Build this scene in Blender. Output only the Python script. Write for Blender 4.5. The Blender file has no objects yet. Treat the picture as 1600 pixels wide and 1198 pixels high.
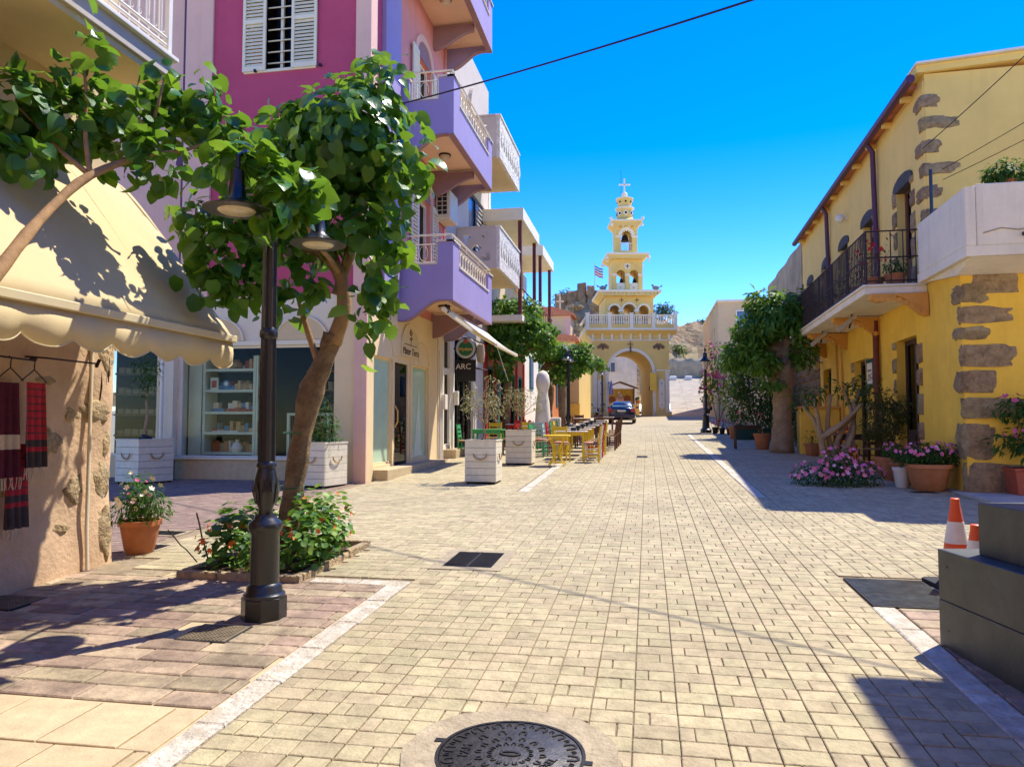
import bpy, bmesh, math, random
import numpy as np
from mathutils import Matrix, Vector, Euler
R = math.radians
scn = bpy.context.scene
C = scn.collection
random.seed(7); rng = np.random.default_rng(7)

# ------------------------------------------------------------------ camera
cam_d = bpy.data.cameras.new('camera'); cam = bpy.data.objects.new('camera', cam_d); C.objects.link(cam)
cam_d.sensor_width = 36.0; cam_d.lens = 36.0*1150/1600; cam_d.clip_start = 0.05; cam_d.clip_end = 2000
cam.location = (0, 0, 1.6); cam.rotation_euler = (R(90+3.036), 0, R(10.445))
scn.camera = cam
# ------------------------------------------------------------------ sky and sun
SUN_AZ, SUN_EL = 42.0, 58.0          # azimuth from +Y towards +X
w = bpy.data.worlds.new('World'); scn.world = w; w.use_nodes = True
nt = w.node_tree; nt.nodes.clear()
sky = nt.nodes.new('ShaderNodeTexSky'); sky.sky_type = 'NISHITA'; sky.sun_disc = False
sky.sun_elevation = R(SUN_EL); sky.sun_rotation = R(SUN_AZ); sky.altitude = 0; sky.air_density = 0.85; sky.dust_density = 0.0; sky.ozone_density = 4.0
hs = nt.nodes.new('ShaderNodeHueSaturation'); hs.inputs['Saturation'].default_value = 1.42; hs.inputs['Value'].default_value = 0.92; hs.inputs['Hue'].default_value = 0.521
bg = nt.nodes.new('ShaderNodeBackground'); bg.inputs['Strength'].default_value = 0.15
wo = nt.nodes.new('ShaderNodeOutputWorld')
nt.links.new(sky.outputs[0], hs.inputs['Color']); nt.links.new(hs.outputs[0], bg.inputs[0]); nt.links.new(bg.outputs[0], wo.inputs[0])
sd = bpy.data.lights.new('sun', 'SUN'); sd.energy = 2.55; sd.angle = R(0.53); sd.color = (1.0, 0.95, 0.86)
sun = bpy.data.objects.new('sun', sd); C.objects.link(sun)
sv = Vector((math.sin(R(SUN_AZ))*math.cos(R(SUN_EL)), math.cos(R(SUN_AZ))*math.cos(R(SUN_EL)), math.sin(R(SUN_EL))))
sun.rotation_euler = sv.to_track_quat('Z', 'Y').to_euler(); sun.location = (20, 20, 40)
scn.view_settings.view_transform = 'Standard'; scn.view_settings.look = 'None'
scn.view_settings.exposure = 1.55; scn.view_settings.gamma = 1.0; scn.view_settings.use_curve_mapping = False
scn.render.engine = 'CYCLES'

SL = 0.0317                      # the street climbs this much per metre
def gz(y): return SL*y

# ------------------------------------------------------------------ object helpers
WM = {}
def prop(o, label=None, cat=None, group=None, kind=None):
    if label: o['label'] = label
    if cat: o['category'] = cat
    if group: o['group'] = group
    if kind: o['kind'] = kind
    return o
def thing(name, label, cat, loc=(0,0,0), rotz=0.0, group=None, kind=None):
    o = bpy.data.objects.new(name, None); C.objects.link(o)
    o.empty_display_size = 0.2
    o.location = loc; o.rotation_euler = (0, 0, rotz)
    WM[o] = Matrix.Translation(loc) @ Matrix.Rotation(rotz, 4, 'Z')
    return prop(o, label, cat, group, kind)
def link(name, me, mat=None, parent=None):
    o = bpy.data.objects.new(name, me); C.objects.link(o)
    if mat is not None and not me.materials: me.materials.append(mat)
    if parent is not None:
        o.parent = parent; WM[o] = WM[parent]
    else: WM[o] = Matrix.Identity(4)
    return o
def dup(root, loc, rotz=0.0, label=None, mats=None, scale=None):
    """copy of a thing with copies of its parts and sub-parts; mats swaps materials by name"""
    def cp(o, par):
        c = o.copy(); C.objects.link(c); c.parent = par
        if mats and o.type == 'MESH' and o.material_slots and o.material_slots[0].material.name in mats:
            c.material_slots[0].link = 'OBJECT'; c.material_slots[0].material = mats[o.material_slots[0].material.name]
        for ch in kids.get(o, []): cp(ch, c)
        return c
    kids = {}
    def walk(o):
        kids[o] = list(o.children)
        for ch in o.children: walk(ch)
    walk(root)
    r = cp(root, None)
    r.location = loc; r.rotation_euler = (0, 0, rotz)
    if scale: r.scale = (scale,)*3
    if label: r['label'] = label
    return r
class MB:
    """collects shapes; T maps local (u,d,z) to world"""
    def __init__(s, T=None): s.v = []; s.f = []; s.T = T
    def add(s, vs, fs):
        n = len(s.v)
        s.v += [s.T(*p) for p in vs] if s.T else [tuple(p) for p in vs]
        s.f += [tuple(n+i for i in f) for f in fs]
        return s
    def box(s, x0, x1, y0, y1, z0, z1):
        return s.add([(x0,y0,z0),(x1,y0,z0),(x1,y1,z0),(x0,y1,z0),(x0,y0,z1),(x1,y0,z1),(x1,y1,z1),(x0,y1,z1)],
              [(0,3,2,1),(4,5,6,7),(0,1,5,4),(1,2,6,5),(2,3,7,6),(3,0,4,7)])
    def bbox(s, x0, x1, y0, y1, z0, z1, b=0.01):
        """box with chamfered edges"""
        xs = (x0, x0+b, x1-b, x1); ys = (y0, y0+b, y1-b, y1); zs = (z0, z0+b, z1-b, z1)
        V = []; idx = {}
        def vid(i,j,k):
            if (i,j,k) not in idx: idx[(i,j,k)] = len(V); V.append((xs[i],ys[j],zs[k]))
            return idx[(i,j,k)]
        F = []
        for a in (0,3):
            F.append([vid(a,1,1),vid(a,2,1),vid(a,2,2),vid(a,1,2)]); F.append([vid(1,a,1),vid(2,a,1),vid(2,a,2),vid(1,a,2)]); F.append([vid(1,1,a),vid(2,1,a),vid(2,2,a),vid(1,2,a)])
        for a in (0,3):
            aa = 1 if a == 0 else 2
            for b_ in (0,3):
                bb = 1 if b_ == 0 else 2
                F.append([vid(a,bb,1),vid(a,bb,2),vid(aa,b_,2),vid(aa,b_,1)])
                F.append([vid(a,1,bb),vid(a,2,bb),vid(aa,2,b_),vid(aa,1,b_)])
                F.append([vid(1,a,bb),vid(2,a,bb),vid(2,aa,b_),vid(1,aa,b_)])
                for c_ in (0,3):
                    cc = 1 if c_ == 0 else 2
                    F.append([vid(a,bb,cc),vid(aa,b_,cc),vid(aa,bb,c_)])
        return s.add(V, F)
    def obox(s, c, size, rot=(0,0,0)):
        m = Euler(rot).to_matrix(); hx,hy,hz = [q/2 for q in size]
        P = [(-hx,-hy,-hz),(hx,-hy,-hz),(hx,hy,-hz),(-hx,hy,-hz),(-hx,-hy,hz),(hx,-hy,hz),(hx,hy,hz),(-hx,hy,hz)]
        return s.add([tuple(m @ Vector(p) + Vector(c)) for p in P], [(0,3,2,1),(4,5,6,7),(0,1,5,4),(1,2,6,5),(2,3,7,6),(3,0,4,7)])
    def prism(s, poly, axis, a, b):
        """poly in the two other axes (order x,y,z), extruded from a to b along axis"""
        def mk(p, t): return {'x': (t,p[0],p[1]), 'y': (p[0],t,p[1]), 'z': (p[0],p[1],t)}[axis]
        n = len(poly)
        return s.add([mk(p,a) for p in poly]+[mk(p,b) for p in poly],
            [tuple(range(n))[::-1], tuple(range(n,2*n))]+[(i,(i+1)%n,n+(i+1)%n,n+i) for i in range(n)])
    def strip(s, A, B, axis, a, b):
        """solid between two equal-length polylines A and B (2d), extruded along axis"""
        def mk(p, t): return {'x': (t,p[0],p[1]), 'y': (p[0],t,p[1]), 'z': (p[0],p[1],t)}[axis]
        n = len(A); V = [mk(p,a) for p in A]+[mk(p,a) for p in B]+[mk(p,b) for p in A]+[mk(p,b) for p in B]; F = []
        for i in range(n-1):
            F += [(i,n+i,n+i+1,i+1),(2*n+i,2*n+i+1,3*n+i+1,3*n+i),(i,i+1,2*n+i+1,2*n+i),(n+i,3*n+i,3*n+i+1,n+i+1)]
        F += [(0,2*n,3*n,n),(n-1,2*n-1,4*n-1,3*n-1)]
        return s.add(V, F)
    def tube(s, pts, rad, n=8, cap=True):
        pts = [Vector(p) for p in pts]; m = len(pts)
        if not hasattr(rad, '__len__'): rad = [rad]*m
        V = []; F = []; up = None
        for i, p in enumerate(pts):
            d = (pts[min(i+1,m-1)]-pts[max(i-1,0)]).normalized()
            if up is None:
                up = Vector((0,0,1)) if abs(d.z) < .9 else Vector((1,0,0))
            a = d.cross(up)
            if a.length < 1e-5: a = d.cross(Vector((0,1,0)))
            a.normalize(); b = d.cross(a).normalized(); up = -b if False else a.cross(d)
            for k in range(n):
                t = 2*math.pi*k/n; V.append(tuple(p + (a*math.cos(t)+b*math.sin(t))*rad[i]))
        for i in range(m-1):
            for k in range(n):
                F.append((i*n+k, i*n+(k+1)%n, (i+1)*n+(k+1)%n, (i+1)*n+k))
        if cap: F.append(tuple(range(n))[::-1]); F.append(tuple(range((m-1)*n, m*n)))
        return s.add(V, F)
    def lathe(s, prof, c=(0,0,0), n=24, squash=1.0):
        """prof: (r,z) list from bottom to top"""
        V = []; F = []; m = len(prof)
        for r, z in prof:
            for k in range(n):
                t = 2*math.pi*k/n; V.append((c[0]+r*math.cos(t), c[1]+r*math.sin(t)*squash, c[2]+z))
        for i in range(m-1):
            for k in range(n): F.append((i*n+k, i*n+(k+1)%n, (i+1)*n+(k+1)%n, (i+1)*n+k))
        F.append(tuple(range(n))[::-1]); F.append(tuple(range((m-1)*n, m*n)))
        return s.add(V, F)
    def blob(s, c, r, seed=0, amp=0.2, seg=10, ring=7):
        rr = random.Random(seed); V = []; F = []
        off = [(rr.uniform(0,6),rr.uniform(0,6),rr.uniform(0,6)) for _ in range(3)]
        def d(x,y,z): return 1+amp*(math.sin(2.1*x+off[0][0])*math.cos(1.9*y+off[0][1])+.6*math.sin(3.7*z+off[1][0]+2.3*x)+.4*math.cos(5*y+off[2][0]+3*x))
        for i in range(ring+1):
            ph = math.pi*i/ring
            for k in range(seg):
                t = 2*math.pi*k/seg; x,y,z = math.sin(ph)*math.cos(t), math.sin(ph)*math.sin(t), math.cos(ph); q = d(x*2,y*2,z*2)
                V.append((c[0]+r[0]*x*q, c[1]+r[1]*y*q, c[2]+r[2]*z*q))
        for i in range(ring):
            for k in range(seg): F.append((i*seg+k, i*seg+(k+1)%seg, (i+1)*seg+(k+1)%seg, (i+1)*seg+k))
        return s.add(V, F)
    def wall(s, us, zs, solid, d0, d1):
        """wall between depths d0 (front) and d1: grid of cuts us, zs; solid(i,j)"""
        idx = {}; V = []; F = []
        def vid(i,j,k):
            if (i,j,k) not in idx: idx[(i,j,k)] = len(V); V.append((us[i], d0 if k == 0 else d1, zs[j]))
            return idx[(i,j,k)]
        nu, nz = len(us)-1, len(zs)-1
        S = lambda i,j: 0 <= i < nu and 0 <= j < nz and solid(i,j)
        for i in range(nu):
            for j in range(nz):
                if not S(i,j): continue
                F.append((vid(i,j,0),vid(i+1,j,0),vid(i+1,j+1,0),vid(i,j+1,0))); F.append((vid(i,j,1),vid(i,j+1,1),vid(i+1,j+1,1),vid(i+1,j,1)))
                if not S(i-1,j): F.append((vid(i,j,0),vid(i,j+1,0),vid(i,j+1,1),vid(i,j,1)))
                if not S(i+1,j): F.append((vid(i+1,j,0),vid(i+1,j,1),vid(i+1,j+1,1),vid(i+1,j+1,0)))
                if not S(i,j-1): F.append((vid(i,j,0),vid(i,j,1),vid(i+1,j,1),vid(i+1,j,0)))
                if not S(i,j+1): F.append((vid(i,j+1,0),vid(i+1,j+1,0),vid(i+1,j+1,1),vid(i,j+1,1)))
        return s.add(V, F)
    def wall_open(s, u0, u1, z0, z1, opens, d0, d1):
        """wall with rectangular openings (ua,ub,za,zb)"""
        us = sorted({u0,u1,*[q for o in opens for q in o[:2] if u0 < q < u1]}); zs = sorted({z0,z1,*[q for o in opens for q in o[2:] if z0 < q < z1]})
        def solid(i,j):
            u = (us[i]+us[i+1])/2; z = (zs[j]+zs[j+1])/2
            return not any(o[0] < u < o[1] and o[2] < z < o[3] for o in opens)
        return s.wall(us, zs, solid, d0, d1)
    def mesh(s, name, M=None):
        me = bpy.data.meshes.new(name)
        V = s.v if M is None else [tuple(M @ Vector(p)) for p in s.v]
        me.from_pydata(V, [], s.f); me.update()
        return me
    def build(s, name, mat, parent=None, smooth=False, bevel=0, norm=True, label=None, cat=None, group=None, kind=None, local=False):
        M = None
        if parent is not None and not local: M = WM[parent].inverted()
        me = s.mesh(name, M)
        if norm:
            bm = bmesh.new(); bm.from_mesh(me); bmesh.ops.recalc_face_normals(bm, faces=bm.faces); bm.to_mesh(me); bm.free()
        if smooth:
            me.polygons.foreach_set('use_smooth', [True]*len(me.polygons))
            if smooth != 'all': me.set_sharp_from_angle(angle=R(40))
        o = link(name, me, mat, parent)
        if bevel:
            b = o.modifiers.new('bevel', 'BEVEL'); b.width = bevel; b.segments = 2; b.limit_method = 'ANGLE'; b.angle_limit = R(40)
        return prop(o, label, cat, group, kind)
def arc(cx, cz, r, a0, a1, n, rz=None):
    rz = rz or r
    return [(cx+r*math.cos(R(a0+(a1-a0)*i/n)), cz+rz*math.sin(R(a0+(a1-a0)*i/n))) for i in range(n+1)]
def text(name, s, size, mat, parent, mw, shear=0.0, extrude=0.004, align='CENTER', bold=0.0):
    cu = bpy.data.curves.new(name, 'FONT'); cu.body = s; cu.size = size; cu.extrude = extrude; cu.align_x = align; cu.align_y = 'CENTER'; cu.shear = shear; cu.resolution_u = 3; cu.offset = bold
    t = bpy.data.objects.new(name, cu); C.objects.link(t)
    me = bpy.data.meshes.new_from_object(t.evaluated_get(bpy.context.evaluated_depsgraph_get()))
    bpy.data.objects.remove(t)
    me.transform((WM[parent].inverted() if parent else Matrix.Identity(4)) @ mw); me.materials.clear()
    return link(name, me, mat, parent)
def frame_mat(o, xdir, zdir=(0,0,1)):
    """matrix that puts text lying in xdir / zdir at o"""
    x = Vector(xdir).normalized(); y = Vector(zdir).normalized(); z = x.cross(y)
    return Matrix(((x.x,y.x,z.x,o[0]),(x.y,y.y,z.y,o[1]),(x.z,y.z,z.z,o[2]),(0,0,0,1)))
# ------------------------------------------------------------------ materials
MT = {}
def mat(name, col, rough=0.75, var=0.12, scale=2.5, bump=0.15, bscale=60.0, spec=0.3, metal=0.0, stain=0.0, stain_col=None, rnd=0.0, streak=0.0, coat=0.0, obj=False, bdist=0.01, hue=0.0, alt=None, spots=0.0):
    """principled material: mottled colour, stains, fine relief; rnd = variation from piece to piece"""
    wt = (1.02,.955,.845); col = tuple(min(.93,c*k) for c,k in zip(col,wt)); alt = alt and tuple(c*k for c,k in zip(alt,wt)); stain_col = stain_col and tuple(c*k for c,k in zip(stain_col,wt))  # warm tint put into every colour, standing in for warmer fill light
    m = bpy.data.materials.new(name); m.use_nodes = True; nt = m.node_tree; N = nt.nodes; L = nt.links
    b = N['Principled BSDF']; b.inputs['Roughness'].default_value = rough; b.inputs['Specular IOR Level'].default_value = spec; b.inputs['Metallic'].default_value = metal
    if coat: b.inputs['Coat Weight'].default_value = coat; b.inputs['Coat Roughness'].default_value = 0.08
    if obj: src = N.new('ShaderNodeTexCoord').outputs['Object']
    else: src = N.new('ShaderNodeNewGeometry').outputs['Position']
    def noise(sc, det=4, ro=.6, vec=src):
        n = N.new('ShaderNodeTexNoise'); n.inputs['Scale'].default_value = sc; n.inputs['Detail'].default_value = det; n.inputs['Roughness'].default_value = ro; L.new(vec, n.inputs['Vector']); return n.outputs['Fac']
    def math_(op, a, c=None, clamp=False):
        n = N.new('ShaderNodeMath'); n.operation = op; n.use_clamp = clamp
        for i, q in enumerate((a, c)):
            if q is None: continue
            if isinstance(q, (int, float)): n.inputs[i].default_value = q
            else: L.new(q, n.inputs[i])
        return n.outputs[0]
    def mix(f, a, c):
        n = N.new('ShaderNodeMix'); n.data_type = 'RGBA'
        if isinstance(f, (int, float)): n.inputs[0].default_value = f
        else: L.new(f, n.inputs[0])
        for k, q in ((6, a), (7, c)):
            if isinstance(q, tuple): n.inputs[k].default_value = (*q[:3], 1)
            else: L.new(q, n.inputs[k])
        return n.outputs[2]
    def rampf(x, lo, hi):
        n = N.new('ShaderNodeMapRange'); L.new(x, n.inputs[0]); n.inputs[1].default_value = lo; n.inputs[2].default_value = hi; return n.outputs[0]
    dk = tuple(c*(1-var*1.3) for c in col); lt = tuple(min(1, c*(1+var)) for c in col)
    color = mix(rampf(noise(scale, 6, .65), .3, .7), dk, lt)
    if alt: color = mix(rampf(noise(scale*.6+.3, 5, .7), .45, .62), color, alt)
    if stain:
        f = math_('MULTIPLY', rampf(noise(scale*.45, 8, .72), .5, .75), stain)
        color = mix(f, color, stain_col or tuple(c*.5 for c in col))
    if spots:
        vo = N.new('ShaderNodeTexVoronoi'); vo.inputs['Scale'].default_value = 2.6; L.new(src, vo.inputs['Vector'])
        f = math_('MULTIPLY', rampf(vo.outputs['Distance'], .07, .05), spots); color = mix(f, color, tuple(c*.45 for c in col))
        color = mix(math_('MULTIPLY', rampf(noise(.55, 5, .65), .42, .7), .5), color, tuple(c*.62 for c in col))
    if streak:
        mp = N.new('ShaderNodeMapping'); mp.inputs['Scale'].default_value = (9, 9, .45); L.new(src, mp.inputs[0])
        f = math_('MULTIPLY', rampf(noise(1.0, 5, .6, mp.outputs[0]), .52, .75), streak)
        color = mix(f, color, stain_col or tuple(c*.45 for c in col))
    if rnd or hue:
        oi = N.new('ShaderNodeObjectInfo').outputs['Random']; ri = N.new('ShaderNodeNewGeometry').outputs['Random Per Island']
        r = math_('FRACT', math_('ADD', oi, ri))
        h = N.new('ShaderNodeHueSaturation'); L.new(color, h.inputs['Color'])
        L.new(math_('ADD', math_('MULTIPLY', r, 2*rnd), 1-rnd), h.inputs['Value'])
        if hue: L.new(math_('ADD', math_('MULTIPLY', math_('FRACT', math_('MULTIPLY', r, 7.31)), 2*hue), .5-hue), h.inputs['Hue'])
        color = h.outputs[0]
    L.new(color, b.inputs['Base Color'])
    if bump:
        bp = N.new('ShaderNodeBump'); bp.inputs['Strength'].default_value = bump; bp.inputs['Distance'].default_value = bdist
        L.new(math_('ADD', noise(bscale, 5, .6), math_('MULTIPLY', noise(bscale*.18, 3, .5), 1.5)), bp.inputs['Height']); L.new(bp.outputs[0], b.inputs['Normal'])
    if var and rough < .95:
        L.new(math_('ADD', math_('MULTIPLY', noise(scale*3, 3, .5), .2), rough-.1, True), b.inputs['Roughness'])
    MT[name] = m
    return m
def glass(name, tint=(.8,.85,.85), refl=1.0, rough=0.0):
    m = bpy.data.materials.new(name); m.use_nodes = True; nt = m.node_tree; N = nt.nodes; L = nt.links; N.remove(N['Principled BSDF'])
    tr = N.new('ShaderNodeBsdfTransparent'); tr.inputs[0].default_value = (*tint, 1); gl = N.new('ShaderNodeBsdfGlossy'); gl.inputs['Roughness'].default_value = rough
    fr = N.new('ShaderNodeFresnel'); fr.inputs[0].default_value = 1.5; mu = N.new('ShaderNodeMath'); mu.operation = 'MULTIPLY_ADD'; L.new(fr.outputs[0], mu.inputs[0]); mu.inputs[1].default_value = 1.6*refl; mu.inputs[2].default_value = .02*refl
    mx = N.new('ShaderNodeMixShader'); L.new(mu.outputs[0], mx.inputs[0]); L.new(tr.outputs[0], mx.inputs[1]); L.new(gl.outputs[0], mx.inputs[2]); L.new(mx.outputs[0], N['Material Output'].inputs[0])
    MT[name] = m; return m
def leafmat(name, cols, rough=.42, trans=.35, tcol=(.25,.42,.03), spec=.5):
    m = bpy.data.materials.new(name); m.use_nodes = True; nt = m.node_tree; N = nt.nodes; L = nt.links
    b = N['Principled BSDF']; b.inputs['Roughness'].default_value = rough; b.inputs['Specular IOR Level'].default_value = spec
    oi = N.new('ShaderNodeObjectInfo'); g = N.new('ShaderNodeNewGeometry')
    a = N.new('ShaderNodeMath'); a.operation = 'ADD'; L.new(oi.outputs['Random'], a.inputs[0]); L.new(g.outputs['Random Per Island'], a.inputs[1])
    f = N.new('ShaderNodeMath'); f.operation = 'FRACT'; L.new(a.outputs[0], f.inputs[0])
    cr = N.new('ShaderNodeValToRGB'); L.new(f.outputs[0], cr.inputs[0]); els = cr.color_ramp.elements
    while len(els) < len(cols): els.new(0.5)
    for i, c in enumerate(cols): els[i].position = i/(len(cols)-1); els[i].color = (*c, 1)
    n = N.new('ShaderNodeTexNoise'); n.inputs['Scale'].default_value = 28; n.inputs['Detail'].default_value = 3
    tc = N.new('ShaderNodeTexCoord'); L.new(tc.outputs['Object'], n.inputs['Vector'])
    bp = N.new('ShaderNodeBump'); bp.inputs['Strength'].default_value = .35; bp.inputs['Distance'].default_value = .01; L.new(n.outputs[0], bp.inputs['Height'])
    L.new(cr.outputs[0], b.inputs['Base Color']); L.new(bp.outputs[0], b.inputs['Normal'])
    t = N.new('ShaderNodeBsdfTranslucent'); mc = N.new('ShaderNodeMix'); mc.data_type = 'RGBA'; mc.inputs[0].default_value = .5; L.new(cr.outputs[0], mc.inputs[6]); mc.inputs[7].default_value = (*tcol, 1); L.new(mc.outputs[2], t.inputs[0])
    mx = N.new('ShaderNodeMixShader'); mx.inputs[0].default_value = trans; L.new(b.outputs[0], mx.inputs[1]); L.new(t.outputs[0], mx.inputs[2]); L.new(mx.outputs[0], N['Material Output'].inputs[0])
    MT[name] = m; return m
# ground
mat('paver', (.42,.37,.235), .8, .2, 11, .6, 45, .25, stain=.45, stain_col=(.29,.22,.14), rnd=.11, hue=.008, bdist=.015, alt=(.5,.44,.28), spots=.6)
mat('joint', (.29,.235,.155), .95, .25, 14, .6, 60)
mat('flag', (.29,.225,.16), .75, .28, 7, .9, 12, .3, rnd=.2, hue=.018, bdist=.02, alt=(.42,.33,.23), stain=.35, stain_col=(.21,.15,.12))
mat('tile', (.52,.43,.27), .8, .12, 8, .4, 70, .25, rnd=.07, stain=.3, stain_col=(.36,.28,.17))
mat('alley', (.25,.185,.155), .8, .2, 7, .5, 50, .25, rnd=.16, hue=.012, stain=.3)
mat('whitestrip', (.6,.575,.5), .85, .25, 9, .9, 30, .25, stain=.95, stain_col=(.36,.29,.19), bdist=.025, alt=(.5,.45,.36))
mat('concrete', (.48,.45,.39), .9, .15, 3, .4, 40, .2, stain=.4, stain_col=(.33,.3,.24))
mat('concrete_ring', (.4,.345,.245), .9, .22, 9, .7, 40, .2, stain=.5, stain_col=(.22,.2,.12), bdist=.02)
mat('iron', (.115,.112,.105), .45, .25, 20, .4, 80, .5, metal=.85, stain=.3, stain_col=(.12,.08,.05))
mat('iron_dark', (.035,.034,.032), .55, .25, 20, .3, 80, .4, metal=.6)
mat('plate', (.06,.075,.085), .35, .25, 5, .25, 25, .5, metal=.8, stain=.45, stain_col=(.08,.045,.03))
mat('earth', (.09,.06,.04), .95, .3, 14, .8, 40, .1, bdist=.03)
# plaster
mat('plaster_tan', (.58,.42,.27), .9, .14, 1.8, .5, 22, .2, stain=.45, stain_col=(.42,.27,.15), streak=.2, bdist=.025)
mat('cream', (.66,.54,.33), .85, .06, 1.5, .15, 60, .2, stain=.15, streak=.12, stain_col=(.5,.38,.2))
mat('rough_stone', (.5,.38,.22), .95, .4, 12, 1.0, 30, .15, rnd=.15, stain=.4, bdist=.04, alt=(.5,.42,.28))
mat('magenta', (.46,.075,.15), .85, .08, 1.2, .25, 40, .2, stain=.25, streak=.22, stain_col=(.36,.06,.12))
mat('pinkcream', (.72,.47,.4), .85, .06, 1.2, .2, 50, .2, stain=.2, streak=.25, stain_col=(.55,.36,.31))
mat('pink', (.66,.28,.27), .85, .06, 1.2, .2, 50, .2, stain=.2, streak=.2)
mat('purple', (.33,.28,.52), .8, .05, 1.0, .12, 90, .2, stain=.25, streak=.25, stain_col=(.27,.21,.36))
mat('mauve', (.30,.19,.22), .85, .06, 1.2, .12, 90, .2)
mat('purple_dark', (.09,.03,.08), .5, .1, 4, .05, 60, .4)
mat('shopcream', (.74,.6,.36), .8, .05, 1.3, .1, 80, .25, stain=.12)
mat('shopwhite', (.75,.68,.53), .8, .06, 1.5, .12, 80, .25, stain=.15, streak=.1)
mat('soffit', (.78,.56,.4), .85, .05, 1.5, .1, 80, .2, stain=.1)
mat('whitepaint', (.78,.77,.72), .5, .05, 3, .06, 60, .35, stain=.12)
mat('creampaint', (.74,.69,.53), .5, .05, 3, .06, 60, .35)
mat('plank', (.72,.69,.56), .65, .08, 9, .3, 40, .3, rnd=.04, stain=.2, stain_col=(.5,.45,.33), streak=.12)
mat('whitewash', (.82,.77,.64), .85, .08, 1.5, .25, 35, .2, stain=.3, streak=.25, stain_col=(.48,.45,.4))
mat('greywall', (.55,.50,.45), .85, .06, 1.5, .1, 50, .2, stain=.15)
mat('whiterough', (.74,.71,.64), .9, .15, 8, 1.0, 14, .2, stain=.45, stain_col=(.45,.42,.36), bdist=.05)
mat('yellow', (.9,.58,.08), .85, .09, 1.3, .35, 30, .2, stain=.3, stain_col=(.58,.31,.05), streak=.18, bdist=.02)
mat('yellow_pale', (.9,.65,.2), .85, .05, 1.2, .15, 60, .2, stain=.15, stain_col=(.55,.37,.14), streak=.15)
mat('ochre', (.68,.35,.085), .8, .08, 3, .25, 50, .2)
mat('quoin', (.36,.26,.15), .95, .3, 9, 1.0, 22, .15, rnd=.18, hue=.01, stain=.45, stain_col=(.2,.14,.08), bdist=.06, alt=(.46,.35,.2))
mat('slate', (.09,.085,.08), .8, .25, 8, .7, 30, .2, bdist=.03)
mat('rubble', (.24,.165,.1), .95, .28, 6, 1.0, 25, .15, rnd=.25, hue=.012, bdist=.04)
mat('rubble_mortar', (.42,.31,.15), .95, .15, 5, .7, 30, .1)
mat('oldplaster', (.46,.38,.25), .95, .2, 1.2, .6, 15, .15, stain=.6, stain_col=(.2,.16,.11), streak=.5, bdist=.03)
mat('tower', (.74,.53,.18), .85, .05, .8, .12, 40, .2, stain=.12, streak=.12, stain_col=(.52,.35,.11))
mat('towerwhite', (.78,.72,.57), .8, .05, 1.5, .1, 50, .2, stain=.1)
mat('towerbrown', (.16,.09,.06), .8, .1, 5, .1, 50)
mat('facade_far', (.66,.52,.3), .85, .05, .8, .1, 40, .2, stain=.1, streak=.1)
mat('rooftile', (.5,.2,.11), .85, .18, 4, .3, 30, .2, rnd=.15)
mat('hillrock', (.33,.23,.135), .95, .3, .35, 1.0, 1.6, .1, alt=(.42,.33,.2), stain=.4, stain_col=(.15,.11,.07), bdist=.5)
mat('straw', (.52,.40,.2), .95, .15, .6, .8, 6, .1, stain=.3, stain_col=(.36,.26,.12), bdist=.1)
mat('ruin', (.28,.19,.12), .95, .22, 1.5, .8, 4, .1, stain=.4, bdist=.1)
# metal, wood, cloth
mat('lampblack', (.012,.013,.014), .35, .2, 20, .12, 60, .5, coat=.2)
mat('lampglass', (.62,.56,.42), .3, .08, 10, .05, 60, .5)
mat('darkbrown', (.06,.03,.018), .55, .2, 8, .3, 50, .35, streak=.2)
mat('brownwood', (.13,.055,.03), .55, .2, 8, .3, 50, .35, rnd=.12)
mat('doorwood', (.17,.075,.045), .6, .15, 8, .3, 50, .35)
mat('rustpole', (.15,.035,.025), .6, .15, 6, .2, 50, .3)
mat('railiron', (.05,.03,.025), .6, .2, 10, .2, 60, .4, metal=.4)
mat('black', (.012,.012,.013), .45, .1, 8, .05, 60, .4)
mat('void', (.012,.011,.01), .9, .1, 4, 0, 60, .1)
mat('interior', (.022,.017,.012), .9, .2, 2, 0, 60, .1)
mat('canvas', (.62,.52,.31), .9, .05, 1.6, .3, 300, .15, stain=.15, stain_col=(.55,.46,.26), bdist=.002)
mat('canvas_edge', (.62,.55,.36), .6, .05, 3, .05, 60, .3)
mat('canvas_white', (.8,.76,.65), .9, .05, 3, .15, 200, .15)
mat('terracotta', (.46,.175,.07), .75, .14, 7, .25, 50, .25, stain=.3, stain_col=(.55,.33,.2), rnd=.08)
mat('redpot', (.42,.09,.045), .6, .12, 8, .15, 50, .3)
mat('ropebrown', (.40,.29,.15), .9, .2, 30, .5, 150, .1)
mat('bark', (.21,.145,.085), .95, .3, 10, 1.0, 26, .1, alt=(.3,.22,.13), bdist=.035)
mat('bark_pale', (.36,.27,.17), .95, .2, 6, .8, 20, .1, alt=(.28,.2,.12), bdist=.02)
mat('branch', (.36,.23,.12), .9, .2, 8, .6, 40, .1, bdist=.01)
for n, c in dict(chair_yellow=(.75,.55,.03), chair_green=(.05,.33,.12), chair_red=(.55,.03,.025), chair_blue=(.35,.55,.6), chair_teal=(.16,.42,.27), chair_white=(.7,.7,.64), chair_brown=(.13,.05,.03)).items():
    mat(n, c, .5, .1, 8, .12, 60, .35, rnd=.06, stain=.15)
mat('rush', (.42,.30,.17), .9, .2, 20, .8, 120, .1, bdist=.006)
mat('cushion', (.52,.28,.2), .95, .2, 18, .3, 100, .1)
mat('tabletop_white', (.74,.74,.71), .4, .05, 5, .03, 60, .4)
mat('cone_orange', (.75,.10,.02), .45, .08, 6, .08, 60, .4)
mat('cone_white', (.75,.72,.66), .5, .08, 10, .08, 60, .4, stain=.2)
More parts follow.
